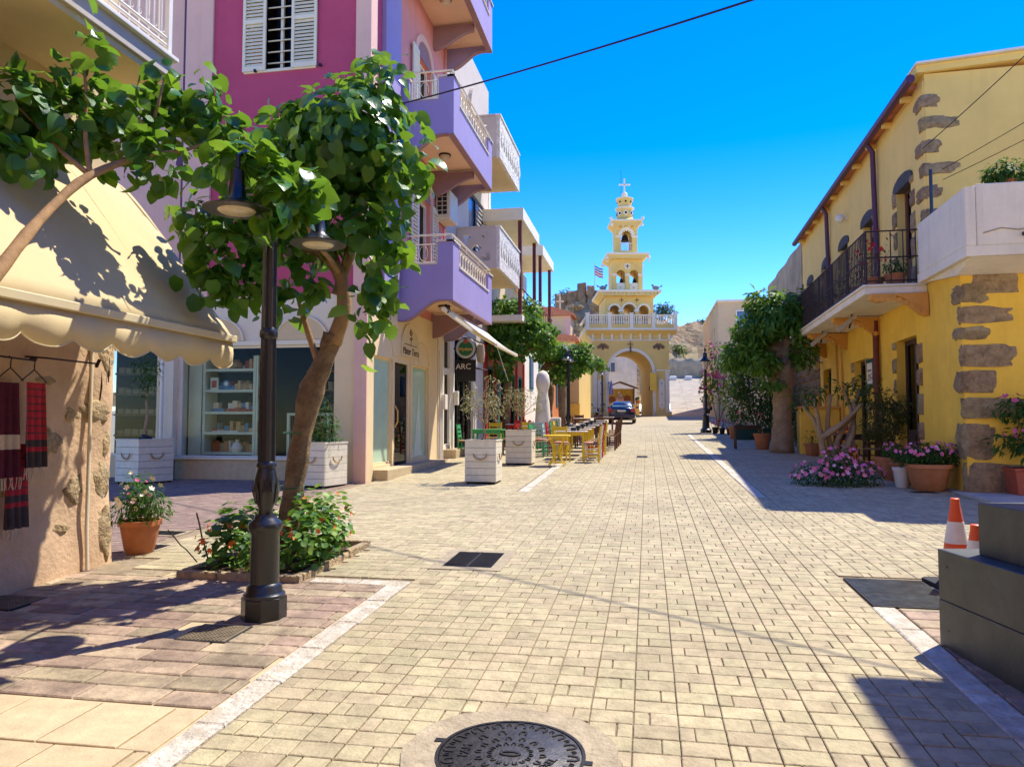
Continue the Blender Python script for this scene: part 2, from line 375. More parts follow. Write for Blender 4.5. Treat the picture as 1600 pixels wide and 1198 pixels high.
mat('rubber', (.018,.018,.018), .7, .2, 10, .2, 60, .3)
mat('boxgrey', (.055,.066,.066), .5, .2, 4, .2, 40, .4, stain=.45, stain_col=(.11,.105,.09), streak=.25)
mat('carpaint', (.006,.008,.016), .25, .05, 4, 0, 60, .5, coat=.8)
mat('taillight', (.4,.02,.012), .2, .1, 8, 0, 60, .5, coat=.5)
mat('carglass', (.10,.17,.2), .06, .05, 3, 0, 60, .8)
mat('numberplate', (.68,.66,.5), .5, .05, 5, 0)
mat('skin', (.48,.27,.18), .6, .05, 8, 0); mat('clothdark', (.02,.018,.02), .9, .1, 8, .1); mat('clothpink', (.36,.13,.1), .9, .1, 8, .1); mat('hair', (.03,.018,.012), .7, .1, 8, .1)
mat('petal_pink', (.75,.20,.42), .7, .1, 20, 0, rnd=.2); mat('petal_pale', (.8,.42,.55), .7, .1, 20, 0, rnd=.15); mat('petal_white', (.8,.78,.66), .7, .05, 20, 0); mat('petal_orange', (.75,.17,.03), .6, .1, 20, 0, rnd=.2); mat('petal_red', (.55,.02,.03), .6, .1, 20, 0, rnd=.2); mat('petal_magenta', (.55,.1,.22), .7, .1, 20, 0, rnd=.25)
mat('mint', (.42,.62,.47), .12, .06, 2.5, 0, 60, .6); mat('mint_pale', (.6,.75,.66), .4, .05, 3, 0)
mat('acwhite', (.66,.6,.44), .5, .05, 5, .05)
mat('blue_metal', (.03,.25,.42), .45, .1, 8, .05); mat('bluewindow', (.07,.16,.33), .2, .1, 4, 0, 60, .6); mat('darkgreen', (.02,.07,.05), .5, .1, 8, .1)
mat('tavred', (.42,.03,.02), .75, .1, 2, .15); mat('tavorange', (.6,.2,.06), .8, .1, 2, .15); mat('tavgreen', (.02,.16,.11), .6, .1, 3, .1)
mat('icon_gold', (.6,.38,.06), .6, .2, 8, 0); mat('icon_mix', (.35,.2,.16), .7, .5, 6, 0, alt=(.6,.55,.5)); mat('paper', (.7,.68,.6), .8, .08, 6, 0)
mat('flagblue', (.03,.10,.42), .8, .05, 5, 0); mat('flagwhite', (.75,.75,.75), .8, .05, 5, 0); mat('flagred', (.45,.03,.04), .8, .05, 5, 0)
mat('goods_blue', (.06,.2,.4), .6, .3, 12, 0); mat('goods_tan', (.5,.34,.16), .7, .3, 12, 0, rnd=.3); mat('goods_red', (.36,.06,.03), .6, .3, 12, 0, rnd=.3); mat('leather', (.26,.10,.04), .6, .2, 12, .1)
mat('shelfgreen', (.55,.62,.48), .6, .06, 4, .05)
mat('birdgrey', (.2,.2,.21), .8, .2, 9, .2); mat('bronze', (.05,.045,.03), .5, .2, 9, .1, metal=.6)
mat('signgreen', (.03,.16,.05), .5, .1, 8, 0); mat('signgrey', (.5,.5,.44), .4, .1, 8, 0); mat('gold', (.62,.42,.1), .5, .1, 8, 0); mat('ink', (.14,.09,.04), .7, .05, 8, 0)
mat('cable', (.02,.02,.02), .6, .05, 8, 0); mat('towelgrey', (.08,.07,.085), .95, .1, 12, .5, 200, .1); mat('towelplum', (.1,.025,.05), .95, .1, 12, .5, 200, .1); mat('towelred', (.46,.05,.085), .95, .12, 12, .5, 200, .1); mat('towelpale', (.55,.48,.42), .95, .1, 12, .4, 200, .1)
glass('shopglass', (.93,.95,.92), .06); glass('dimglass', (.7,.72,.7), .08); glass('darkglass', (.16,.17,.17), .4)
leafmat('mulberry', [(.025,.1,.013),(.045,.17,.02),(.08,.25,.022),(.035,.14,.016),(.23,.4,.03)], .3, .42, (.34,.52,.03), .5)
leafmat('mulberry_far', [(.03,.11,.014),(.055,.17,.02),(.1,.24,.028),(.2,.34,.04)], .5, .35, (.32,.46,.04), .25)
leafmat('shrub', [(.02,.06,.012),(.045,.12,.02),(.08,.17,.03)], .6, .3, spec=.15)
leafmat('olive', [(.2,.21,.06),(.33,.32,.11),(.26,.24,.1),(.3,.2,.1)], .6, .25, (.5,.45,.12))
leafmat('nasturtium', [(.03,.1,.015),(.06,.17,.02),(.14,.3,.03),(.26,.38,.05)], .5, .35)
leafmat('pine', [(.02,.06,.02),(.035,.09,.03),(.06,.12,.05)], .6, .15)
leafmat('dryleaf', [(.05,.06,.015),(.1,.085,.03),(.09,.12,.03)], .65, .25, spec=.12)
leafmat('darkleaf', [(.014,.045,.01),(.03,.085,.016),(.055,.12,.02)], .6, .3, spec=.15)
# ------------------------------------------------------------------ ground
TH = math.atan(SL)
def struct(name, mb, m, **k): return mb.build(name, m, kind='structure', **k)
g = MB()
ys = [-40,-10,0,20,45,72,90,140,400]; zs = [gz(y) if y <= 72 else gz(72)+ (y-72)*.02 for y in ys]
xs = [-400,-60,-12,12,60,400]
g.add([(x,y,z-.06) for y,z in zip(ys,zs) for x in xs], [(j*6+i,j*6+i+1,(j+1)*6+i+1,(j+1)*6+i) for j in range(8) for i in range(5)])
struct('ground', g, MT['concrete'])
street = MB().add([(-5.7,-3,-.005),(5.6,-3,-.005),(5.6,74,-.005),(-5.7,74,-.005)], [(0,1,2,3)]).build('street', MT['joint'], kind='structure')
street.rotation_euler = (TH,0,0); WM[street] = Matrix.Rotation(TH, 4, 'X')
def slabv(x0,x1,y0,y1,zt,ch=.0045,zb=-.008,jit=.0):
    t = [random.uniform(-jit,jit) for _ in range(4)]
    V = []
    for x,y in ((x0,y0),(x1,y0),(x1,y1),(x0,y1)): V.append((x,y,zb))
    for k,(x,y) in enumerate(((x0,y0),(x1,y0),(x1,y1),(x0,y1))): V.append((x,y,zt-ch*.8+t[k]))
    for k,(x,y) in enumerate(((x0+ch,y0+ch),(x1-ch,y0+ch),(x1-ch,y1-ch),(x0+ch,y1-ch))): V.append((x,y,zt+t[k]))
    return V
SLF = [(0,1,5,4),(1,2,6,5),(2,3,7,6),(3,0,4,7),(4,5,9,8),(5,6,10,9),(6,7,11,10),(7,4,8,11),(8,9,10,11)]
BED = (-4.2,-3.0,6.05,7.75)            # planting bed round the near tree
COVERS = [(-2.03,-1.38,6.78,7.66),(1.66,2.32,6.1,7.0),(-3.14,-2.74,4.5,4.86),(-5.3,-4.8,4.9,5.3),(-.33,0.0,20.3,20.9),(4.3,4.75,13.25,13.6)]
def blocked(x0,x1,y0,y1):
    cx, cy = (x0+x1)/2, (y0+y1)/2
    if math.hypot(cx+.62, cy-3.32) < .43: return True
    for a,b,c,d in COVERS+[BED]:
        if a < cx < b and c < cy < d: return True
    return False
PW, PL_ = 3.71/17, .146
pieces = []
for j in range(int((46-1.7)/PL_)):
    y0 = 1.7+j*PL_
    for i in range(-16, 34):
        x0 = -2.05+i*PW
        if x0 < -5.5 or x0+PW > 5.35: continue
        near = y0 < 6.27
        if near and not (0 <= i < 17): continue
        if y0 < 7.05 and i >= 17: continue
        if (i == -1) and (12.6 < y0 < 18.2): continue
        if (i == 17) and (12.4 < y0 < 34): continue
        if x0 < -4.95 and 6.3 < y0 < 6.75: continue
        g_ = .0034
        if (i+j) % 2 == 0: spl = [(0,1)]
        else:
            t = .36 if (i//2+j//2) % 2 else .64
            t += random.uniform(-.02,.02); spl = [(0,t),(t,1)]
        for a,b in spl:
            q = (x0+a*PW+g_, x0+b*PW-g_, y0+g_, y0+PL_-g_)
            if not blocked(*q): pieces.append(q)
def inframe(x,y):
    c,s = math.cos(R(10.445)), math.sin(R(10.445)); u = x*c+y*s; f = -x*s+y*c
    return f > 0 and abs(u/f*1150) < 800 and y > 2.85
near_ids = sorted([k for k,q in enumerate(pieces) if inframe((q[0]+q[1])/2,(q[2]+q[3])/2)], key=lambda k: pieces[k][2])[:300]
ns = set(near_ids)
rest = MB(); paver_me = {}
for k,q in enumerate(pieces):
    zt = .007+random.uniform(-.0018,.0018)
    if k in ns:
        wdt = round(q[1]-q[0], 2)
        if wdt not in paver_me:
            h = wdt/2; me = bpy.data.meshes.new('paver'); me.from_pydata(slabv(-h,h,-(q[3]-q[2])/2,(q[3]-q[2])/2,.007), [], SLF); me.materials.append(MT['paver']); paver_me[wdt] = me
        o = bpy.data.objects.new('paver', paver_me[wdt]); C.objects.link(o); o.parent = street
        o.location = ((q[0]+q[1])/2,(q[2]+q[3])/2,random.uniform(-.0018,.0018)); o.rotation_euler = (random.uniform(-.006,.006),random.uniform(-.006,.006),random.uniform(-.008,.008))
    else: rest.add(slabv(*q, zt, jit=.0008), SLF)
rest.build('pavers', MT['paver'], street, local=True, norm=False, kind='stuff')
# far end of the street, too far to tell stones apart
MB().add([(-5.6,46,.004),(5.5,46,.004),(5.5,73,.004),(-5.6,73,.004)], [(0,1,2,3)]).build('far_paving', MT['paver'], street, local=True, norm=False)
# white strips
def kerb(x0,x1,y0,y1,n,seed):
    r = random.Random(seed); m = MB()
    for a in range(n):
        ya = y0+(y1-y0)*a/n; yb = y0+(y1-y0)*(a+1)/n
        if x1-x0 < y1-y0: m.add(slabv(x0+r.uniform(-.008,.008), x1+r.uniform(-.008,.008), ya+.003, yb-.003, .012+r.uniform(-.002,.002), .01), SLF)
    return m
for x0,x1,y0,y1,n in ((-2.225,-2.06,1.7,6.2,8),(-2.225,-2.06,12.65,18.2,8),(1.665,1.83,1.7,6.08,8),(1.68,1.87,12.45,33.5,22)):
    kerb(x0,x1,y0,y1,n,n).build('kerb_strip', MT['whitestrip'], street, local=True, norm=False)
m = MB()
for a in range(2): m.add(slabv(-2.95+a*.45,-2.51+a*.45,6.12,6.27,.012,.01), SLF)
m.build('kerb_strip', MT['whitestrip'], street, local=True, norm=False)
# flagstone pavement, tiles, alley
def rot_struct(name, x0,x1,y0,y1,m, z=-.004):
    o = MB().add([(x0,y0,z),(x1,y0,z),(x1,y1,z),(x0,y1,z)], [(0,1,2,3)]).build(name, m, kind='structure', norm=False)
    o.rotation_euler = (TH,0,0); WM[o] = Matrix.Rotation(TH, 4, 'X'); return o
def flags(par, x0,x1,y0,y1,dy,lx,name,m,seed,jit=.1,stuff=False,ch=.008):
    r = random.Random(seed); y = y0; MBs = MB()
    while y < y1-.02:
        x = x0-r.uniform(0,lx[0]); ye = min(y+dy, y1)
        while x < x1-.02:
            xe = x+r.uniform(*lx)
            a,b = max(x,x0), min(xe,x1)
            if b-a > .05 and not (name != 'brick' and blocked(a,b,y,ye)):
                cx, cy = (a+b)/2,(y+ye)/2; hw = (b-a)/2-.006
                if stuff: MBs.add(slabv(a+.004,b-.004,y+.004,ye-.004,.008+r.uniform(-.002,.002),ch), SLF)
                else:
                    me = bpy.data.meshes.new(name); me.from_pydata(slabv(-hw,hw,-(ye-y)/2+.006,(ye-y)/2-.006,.009,ch,jit=.002), [], SLF); me.materials.append(m)
                    o = bpy.data.objects.new(name, me); C.objects.link(o); o.parent = par; o.location = (cx,cy,r.uniform(-.002,.002)); o.rotation_euler = (r.uniform(-.008,.008),r.uniform(-.006,.006),r.uniform(-.008,.008))
            x = xe
        y = ye
    if stuff: MBs.build(name+'s', m, par, local=True, norm=False, kind='stuff')
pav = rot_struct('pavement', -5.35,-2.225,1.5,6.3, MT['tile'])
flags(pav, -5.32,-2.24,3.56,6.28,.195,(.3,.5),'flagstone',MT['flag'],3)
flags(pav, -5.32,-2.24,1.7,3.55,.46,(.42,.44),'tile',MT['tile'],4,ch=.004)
pav2 = rot_struct('pavement', 1.83,5.3,1.5,7.1, MT['joint'])
flags(pav2, 1.84,3.0,2.6,6.08,.2,(.3,.5),'flagstone',MT['flag'],5)
flags(pav2, 3.0,5.2,2.6,7.05,.2,(.3,.5),'flagstone_far',MT['flag'],6,stuff=True)
flags(pav2, 1.84,3.0,6.09,7.05,PL_,(.2,.22),'paver_strip',MT['paver'],6,stuff=True)
alley = rot_struct('alley', -16,-5.5,6.7,14.0, MT['joint'])
flags(alley, -13,-5.52,7.0,13.85,.11,(.2,.21),'brick',MT['alley'],8,stuff=True,ch=.005)
# ------------------------------------------------------------------ covers in the ground
def on_ground(x, y, dz=0.0): return (x, y, gz(y)+dz)
def gthing(name, label, cat, x, y, dz=0.0):
    o = thing(name, label, cat, on_ground(x,y,dz)); o.rotation_euler = (TH,0,0); WM[o] = Matrix.Translation(on_ground(x,y,dz)) @ Matrix.Rotation(TH,4,'X'); return o
t = gthing('manhole_cover', 'round cast iron manhole cover with horseshoe relief in a concrete ring', 'manhole cover', -.62, 3.32, .009)
prof = arc(0,0,.485,0,360,44); inner = arc(0,0,.335,0,360,44)
rr = random.Random(2)
prof = [(p[0]*(1+rr.uniform(-.02,.03)), p[1]*(1+rr.uniform(-.02,.03))) for p in prof[:-1]]; prof.append(prof[0])
MB().strip(prof, inner, 'z', -.01, .006).build('concrete_collar', MT['concrete_ring'], t, local=True)
MB().strip(arc(0,0,.337,0,360,48), arc(0,0,.322,0,360,48), 'z', -.01, .009).build('rim', MT['iron_dark'], t, local=True)
MB().lathe([(.319,-.01),(.319,.004),(.316,.006)], n=48).build('lid', MT['iron'], t, local=True, smooth=True)
rel = MB()
def ush(r0, ang, wd, ln, th):
    c,s = math.cos(ang), math.sin(ang)
    o = arc(0, 0, wd, 0, 180, 8); i = arc(0, 0, wd-th, 0, 180, 8)
    o = [(wd,-ln)]+o+[(-wd,-ln)]; i = [(wd-th,-ln)]+i+[(-(wd-th),-ln)]
    tr = lambda p: ((r0+p[1])*c - p[0]*s, (r0+p[1])*s + p[0]*c)
    rel.strip([tr(p) for p in o], [tr(p) for p in i], 'z', .0055, .0105)
for n_, r0, wd, ln, th in ((16,.285,.027,.028,.011),(13,.21,.019,.02,.008),(14,.148,.015,.015,.007),(16,.095,.011,.011,.005)):
    for k in range(n_):
        a = 2*math.pi*k/n_
        if n_ == 13 and k in (6,7,0,12,1,2): continue
        ush(r0, a, wd, ln, th)
        if n_ == 16 and r0 > .2: ush(r0+.003, a+math.pi/n_, .011, .012, .005)
rel.build('horseshoe_relief', MT['iron_dark'], t, local=True, norm=False, kind='stuff')
MB().strip(arc(0,0,.05,0,360,20,.024), arc(0,0,.036,0,360,20,.012), 'z', .0055, .011).build('lift_eye', MT['iron_dark'], t, local=True)
for s_, ang, r0, sz in (('PAM', 180, .205, .062), ('REXEL', -25, .19, .05)):
    a = R(ang); mw = WM[t] @ Matrix.Translation((r0*math.cos(a), r0*math.sin(a), .0075)) @ Matrix.Rotation(a+(math.pi if ang == 180 else 0)+math.pi/2 - (0 if ang == 180 else math.pi*0), 4, 'Z')
    text('lettering', s_, sz, MT['iron_dark'], t, mw, extrude=.003, bold=.001)
for q in ((-.345,.075,.004),(.345,-.03,.004)): MB().obox(q,(.05,.035,.012)).build('hinge_lug', MT['iron_dark'], t, local=True)
def grate(label, x0,x1,y0,y1, nb, frame=.06, ang=0):
    t = gthing('drain_grate', label, 'drain', (x0+x1)/2, (y0+y1)/2, .008); hx, hy = (x1-x0)/2, (y1-y0)/2
    f = MB(lambda u,d,z: (u,z,d)); f.wall_open(-hx,hx,-hy,hy,[(-hx+frame,hx-frame,-hy+frame,hy-frame)],-.012,.006); f.build('concrete_frame', MT['concrete_ring'], t, local=True)
    MB().box(-hx+frame,hx-frame,-hy+frame,hy-frame,-.03,-.012).build('pit', MT['void'], t, local=True)
    ix, iy = hx-frame, hy-frame
    for k in range(nb):
        yy = -iy+2*iy*(k+.5)/nb
        MB().box(-ix,ix,yy-iy/nb*.45,yy+iy/nb*.45,-.012,.006).build('bar', MT['iron_dark'], t, local=True)
    MB().box(-.012,.012,-iy,iy,-.011,.008).build('cross_bar', MT['iron_dark'], t, local=True)
grate('square iron drain grate with concrete surround in the tan paving', -2.06,-1.36,6.77,7.67, 15, .11)
grate('small iron drain by the terracotta pot at the alley mouth', -5.5,-5.16,7.08,7.45, 8, .04)
grate('narrow iron drain at the edge of the dark alley paving', -6.0,-5.5,7.9,8.25, 8, .04)
grate('small drain far up the middle of the street', -.36,0.03,20.25,20.95, 7, .05)
grate('dark drain in front of the pink flower pots', 4.3,4.75,13.25,13.6, 6, .03)
def cover(label, x0,x1,y0,y1, m, studs=True):
    t = gthing('access_cover', label, 'access cover', (x0+x1)/2,(y0+y1)/2,.009); hx, hy = (x1-x0)/2,(y1-y0)/2
    MB().bbox(-hx,hx,-hy,hy,-.012,.004,.003).build('frame', MT['iron_dark'], t, local=True)
    MB().bbox(-hx+.015,hx-.015,-hy+.015,hy-.015,-.01,.007,.002).build('lid', m, t, local=True)
    if studs:
        s = MB()
        nx, ny = int(hx*2/.028), int(hy*2/.028)
        for i in range(1,nx):
            for j in range(1,ny):
                s.box(-hx+i*.028-.008,-hx+i*.028+.008,-hy+j*.028-.005,-hy+j*.028+.005,.006,.0105)
        s.build('studs', m, t, local=True, norm=False, kind='stuff')
mat('castcover', (.2,.165,.11), .7, .25, 10, .4, 60, .4, metal=.3)
cover('square studded cover in the flagstones beside the near lamp post', -3.13,-2.75,4.5,4.86, MT['castcover'])
cover('dark studded cover against the foot of the rough plaster wall', -5.28,-4.82,4.92,5.3, MT['castcover'])
cover('large smooth steel plate beside the orange cones', 1.68,2.32,6.1,7.0, MT['plate'], False)
# ------------------------------------------------------------------ plastered stone house on the left (faces the street at x=-5.3, corner at y=6.62)
FX = -5.3
def TE(x): return lambda u,d,z: (x-d, u, z)          # facade facing +X: u along the street, d into the wall
def grid_wall(name, us, zs, fn, thick, m, parent, T, **k):
    """uneven plaster sheet: fn(u,z) gives depth"""
    mb = MB(T); nu, nz = len(us), len(zs)
    mb.add([(u, fn(u,z), z) for z in zs for u in us]+[(u, thick, z) for z in zs for u in us],
        [(j*nu+i, j*nu+i+1, (j+1)*nu+i+1, (j+1)*nu+i) for j in range(nz-1) for i in range(nu-1)] +
        [(nu*nz+j*nu+i, nu*nz+(j+1)*nu+i, nu*nz+(j+1)*nu+i+1, nu*nz+j*nu+i+1) for j in range(nz-1) for i in range(nu-1)] +
        [(j*nu+nu-1, nu*nz+j*nu+nu-1, nu*nz+(j+1)*nu+nu-1, (j+1)*nu+nu-1) for j in range(nz-1)] + [(j*nu, (j+1)*nu, nu*nz+(j+1)*nu, nu*nz+j*nu) for j in range(nz-1)] +
        [((nz-1)*nu+i, (nz-1)*nu+i+1, nu*nz+(nz-1)*nu+i+1, nu*nz+(nz-1)*nu+i) for i in range(nu-1)])
    return mb.build(name, m, parent, smooth='all', **k)
def wob(u, z, a=.02, k=1.0):
    return a*(math.sin(2.3*u*k+1.1*z)+.7*math.sin(3.9*z*k-1.7*u+1)+.45*math.sin(7.1*u*k+5.3*z)+.3*math.sin(11*z*k-9*u))
hl = thing('plaster_house', 'tan rough plaster house with bare stones and upper balcony at far left', 'house', (FX-2, 4.5, gz(4.5)))
def lf(u, z):
    d = wob(u,z,.016)
    if u > 6.35: d += (u-6.35)**2*.9            # rounded worn corner
    if z < .75: d -= (.75-z)*.10                # flared foot
    return d
us = [-1+.35*i for i in range(12)]+[3.3+.085*i for i in range(39)]+[6.62]; zs = [.0+.085*i for i in range(38)]+[3.3,3.6,4.0]
grid_wall('wall', us, zs, lf, .5, MT['plaster_tan'], hl, TE(FX))
MB().box(-9,FX-.09,3.0,6.55,0,4.7).build('side_wall', MT['plaster_tan'], hl)
MB().box(-9,FX-.02,-1,6.5,4.03,8.6).build('upper_wall', MT['cream'], hl)
# bare stones showing through the plaster: (y, z, half width, half height)
for k,(y,z,a,b) in enumerate([(5.78,1.43,.16,.16),(6.34,1.72,.2,.13),(6.42,2.28,.15,.2),(6.44,1.03,.15,.19),(6.12,.95,.13,.17),(6.46,.5,.12,.26),(5.72,1.98,.13,.06),(5.95,.63,.13,.06),(6.05,1.68,.1,.09),(6.5,1.4,.09,.15),(5.25,1.06,.16,.1),(4.8,1.9,.18,.12),(5.2,2.35,.14,.11)]):
    mb = MB(TE(FX)); mb.blob((y, lf(y,z)+.03-(.004 if k else .012), z), (a,.042,b), 30+k, .2, 16, 11)
    mb.build('bare_stone', MT['rough_stone'], hl, smooth='all')
# conduit and wires on the wall
MB().tube([(FX+.035,6.22,2.75),(FX+.035,6.22,1.2),(FX+.05,6.2,.6),(FX+.08,6.19,.21)], .017, 8).build('conduit', MT['creampaint'], hl, smooth=True)
MB().tube([(FX+.03,6.36,2.6),(FX+.02,6.36,2.2),(FX+.03,6.37,1.95),(FX+.02,6.34,1.7)], .006, 5).build('cable', MT['railiron'], hl)
MB().tube([(FX+.03,6.47,2.6),(FX+.02,6.47,2.0)], .006, 5).build('cable', MT['railiron'], hl)
# horizontal garment rod
t = thing('wall_rod', 'thin dark iron rod fixed to the tan plaster wall', 'hook', (FX+.05,5.52,2.15))
MB().tube([(FX-.02,5.5,2.17),(FX+.03,5.5,2.17),(FX+.16,5.56,2.16),(FX+.22,6.09,2.15)], .009, 6).tube([(FX+.22,6.06,2.12),(FX+.22,6.1,2.19)], .016, 6).build('rod', MT['railiron'], t)
MB().lathe([(.03,-.01),(.03,.012)], (0,0,0), 10).build('boss', MT['railiron'], t, local=True)
# balcony above: slab, fascia, white railing
BX, BY1, BZ = -4.42, 6.12, 4.80
MB().box(FX-.03,BX-.03,-.5,BY1-.03,BZ,BZ+.06).build('balcony_soffit', MT['cream'], hl)
MB().box(FX-.03,BX,-.5,BY1,BZ+.062,BZ+.22).build('balcony_slab', MT['greywall'], hl, bevel=.006)
MB().box(FX-.03,BX+.05,-.5,BY1+.05,BZ+.222,BZ+.262).build('balcony_cap', MT['whitepaint'], hl, bevel=.006)
zr = BZ+.262
for x0,x1,y0,y1,n in ((BX-.02,BX-.02,1.0,BY1-.02,48),(FX,BX-.02,BY1-.02,BY1-.02,8)):
    r_ = MB()
    for dz in (.09,.16,1.0): r_.tube([(x0,y0,zr+dz),(x1,y1,zr+dz)], .016, 6)
    r_.build('rail', MT['whitepaint'], hl, kind='stuff')
    b_ = MB()
    for k in range(n+1):
        t_ = k/n; x = x0+(x1-x0)*t_; y = y0+(y1-y0)*t_
        b_.tube([(x,y,zr+.16),(x,y,zr+1.0)], .009, 5)
        if y0 != y1: b_.tube([(x,y+.015+.03*math.cos(a),zr+.22+.03*math.sin(a)) for a in [q*.9 for q in range(8)]], .006, 4)
    b_.build('balusters', MT['whitepaint'], hl, kind='stuff')
for y in (BY1-.02, 4.3, 2.5): MB().box(BX-.045,BX+.0,y-.025,y+.025,zr,zr+1.05).build('railing_post', MT['whitepaint'], hl)
for k in range(3): MB().tube([(FX+.02,5.2-.35*k,zr+.9),(FX+.03,5.2-.35*k,zr+2.2)], .09, 8).build('rolled_blind', MT['goods_tan'], hl)
# awning
aw = thing('awning', 'cream canvas shop awning with scalloped valance on the tan house', 'awning', (FX,5,3.9))
AX, AZ = -4.12, 2.44; Y0, Y1 = 1.2, 6.76
n = 14; prof = []
for i in range(n+1):
    t_ = i/n; prof.append((FX-.02+(AX-FX+.02)*t_, 4.05-(4.05-AZ-.02)*(t_**1.25)))
uu = [Y0+(Y1-Y0)*i/40 for i in range(41)]
mb = MB(); nn = n+1
def sag(u, t_): return -.05*math.sin(math.pi*t_)*(.6+.4*math.sin(u*2.2)) - .014*math.sin(u*9+3*t_)*math.sin(math.pi*t_) - .006*math.sin(u*23-5*t_)
mb.add([(x,u - (.30*(1-i/n) if k == 40 else 0),z+sag(u,i/n)) for i,(x,z) in enumerate(prof) for k,u in enumerate(uu)], [(i*41+k,i*41+k+1,(i+1)*41+k+1,(i+1)*41+k) for i in range(n) for k in range(40)])
mb.build('canvas', MT['canvas'], aw, smooth='all', norm=False).modifiers.new('thick','SOLIDIFY').thickness = .004
MB().bbox(AX-.02,AX+.045,Y0,Y1+.03,AZ-.035,AZ+.035,.008).build('front_bar', MT['canvas_edge'], aw)
mb = MB(); V = []; K = 150
for k in range(K+1):
    u = Y0+(Y1-Y0-.01)*k/K; ph = ((Y1-u)/.42) % 1.0; sc = abs(math.sin(math.pi*ph))**.7
    wv = .02*math.sin(u*7)+.012*math.sin(u*17+1)
    V += [(AX+.01,u,AZ-.03),(AX+.02+wv*.5,u,AZ-.15),(AX+.01+wv,u,AZ-.225-.085*sc)]
mb.add(V, [f for k in range(K) for f in ((3*k,3*k+3,3*k+4,3*k+1),(3*k+1,3*k+4,3*k+5,3*k+2))])
mb.build('valance', MT['canvas'], aw, smooth='all', norm=False).modifiers.new('thick','SOLIDIFY').thickness = .004
mb = MB()
mb.tube([(AX+.012+.02*math.sin((Y0+(Y1-Y0-.01)*k/K)*7)+.012*math.sin((Y0+(Y1-Y0-.01)*k/K)*17+1),Y0+(Y1-Y0-.01)*k/K,AZ-.225-.085*abs(math.sin(math.pi*(((Y1-(Y0+(Y1-Y0-.01)*k/K))/.42)%1.0)))**.7) for k in range(K+1)], .006, 5)
mb.build('valance_binding', MT['canvas_edge'], aw)
for u in (2.2,3.4,4.6,5.75): MB().tube([(x,u+.01*math.sin(i),z+sag(u,i/n)+.003) for i,(x,z) in enumerate(prof)], .004, 4).build('seam', MT['canvas_edge'], aw)
MB().tube([(FX+.05,6.4,2.75),(AX,6.4,AZ)], .018, 6).build('arm', MT['canvas_edge'], aw)
# towels hanging on the wall
def towel(label, y0, y1, z0, z1, cols, x, seed):
    t = thing('hanging_towel', label, 'towel', (x, (y0+y1)/2, z1))
    r = random.Random(seed); nu = 14
    def pt(i, z):
        u = y0+(y1-y0)*i/nu; f = (z1-z)/(z1-z0)
        sp = 1+.10*f
        u = (y0+y1)/2+(u-(y0+y1)/2)*sp
        return (x+.035*math.sin(i*1.35+seed)*(.4+.6*f)+.02*f, u, z)
    for z_a, z_b, m, nm in cols:
        rows = max(2,int((z_a-z_b)/.05)+1); mb = MB()
        mb.add([pt(i, z_a+(z_b-z_a)*j/rows) for j in range(rows+1) for i in range(nu+1)], [(j*(nu+1)+i,j*(nu+1)+i+1,(j+1)*(nu+1)+i+1,(j+1)*(nu+1)+i) for j in range(rows) for i in range(nu)])
        mb.build(nm, MT[m], t, smooth='all', norm=False)
    fr = MB()
    for i in range(nu+1):
        p = pt(i, z0); fr.tube([p,(p[0]+r.uniform(-.01,.01),p[1]+r.uniform(-.012,.012),p[2]-.05),(p[0],p[1]+r.uniform(-.02,.02),p[2]-.1)], .004, 4)
    fr.build('fringe', MT['towelpale'], t, kind='stuff')
    return t
def stripes(z1, z0, base, band):
    out = []; z = z1; k = 0
    while z > z0+.28: out += [(z,z-.052,base,'stripe'),(z-.052,z-.062,band,'stripe')]; z -= .062
    out += [(z,z-.05,band,'band'),(z-.05,z-.09,base,'band'),(z-.09,z0,band,'band')]
    return out
t = towel('red towel with grey stripes hanging on the tan wall, upper one', 5.33,5.53,1.22,1.94, stripes(1.94,1.22,'towelred','towelgrey'), FX+.16, 1)
t = towel('red and grey striped towel hanging lower, behind the upper red one', 5.22,5.42,.72,1.42, stripes(1.42,.72,'towelred','towelgrey'), FX+.1, 2)
t = towel('plum towel with pale band at the left edge of the picture', 5.08,5.3,1.15,1.93, [(1.93,1.5,'towelplum','field'),(1.5,1.38,'towelpale','band'),(1.38,1.15,'towelplum','field')], FX+.13, 3)
for lab, y in (('wire clothes hanger holding the red towel',5.43),('wire clothes hanger holding the plum towel',5.19)):
    t = thing('clothes_hanger', lab, 'hanger', (FX+.15,y,2.0))
    MB().tube([(FX+.15,y-.13,1.95),(FX+.15,y,2.05),(FX+.15,y+.13,1.95)], .006, 5).build('shoulder', MT['railiron'], t)
    MB().tube([(FX+.15,y,2.05),(FX+.15,y,2.1),(FX+.14,y+.02,2.13),(FX+.12,y+.01,2.15)], .005, 5).build('hook', MT['railiron'], t)
t = thing('wall_rail', 'iron rail on the tan wall that the towels hang from', 'rail', (FX,5.2,2.14)); MB().tube([(FX,4.6,2.16),(FX+.13,4.65,2.15),(FX+.13,5.45,2.13)], .009, 6).build('rod', MT['railiron'], t)
# ------------------------------------------------------------------ pink and purple building (street front x=-5.5, side wall y=13.85)
PX0, PY0 = -5.5, 13.85
pk = thing('pink_building', 'tall pink and purple building with curved balconies and shops below', 'building', (-8,16.5,gz(16.5)))
TS = lambda u,d,z: (u, PY0+d, z)                       # side wall facing the camera
TF = TE(PX0)
Z1 = 4.2                                                # top of ground floor
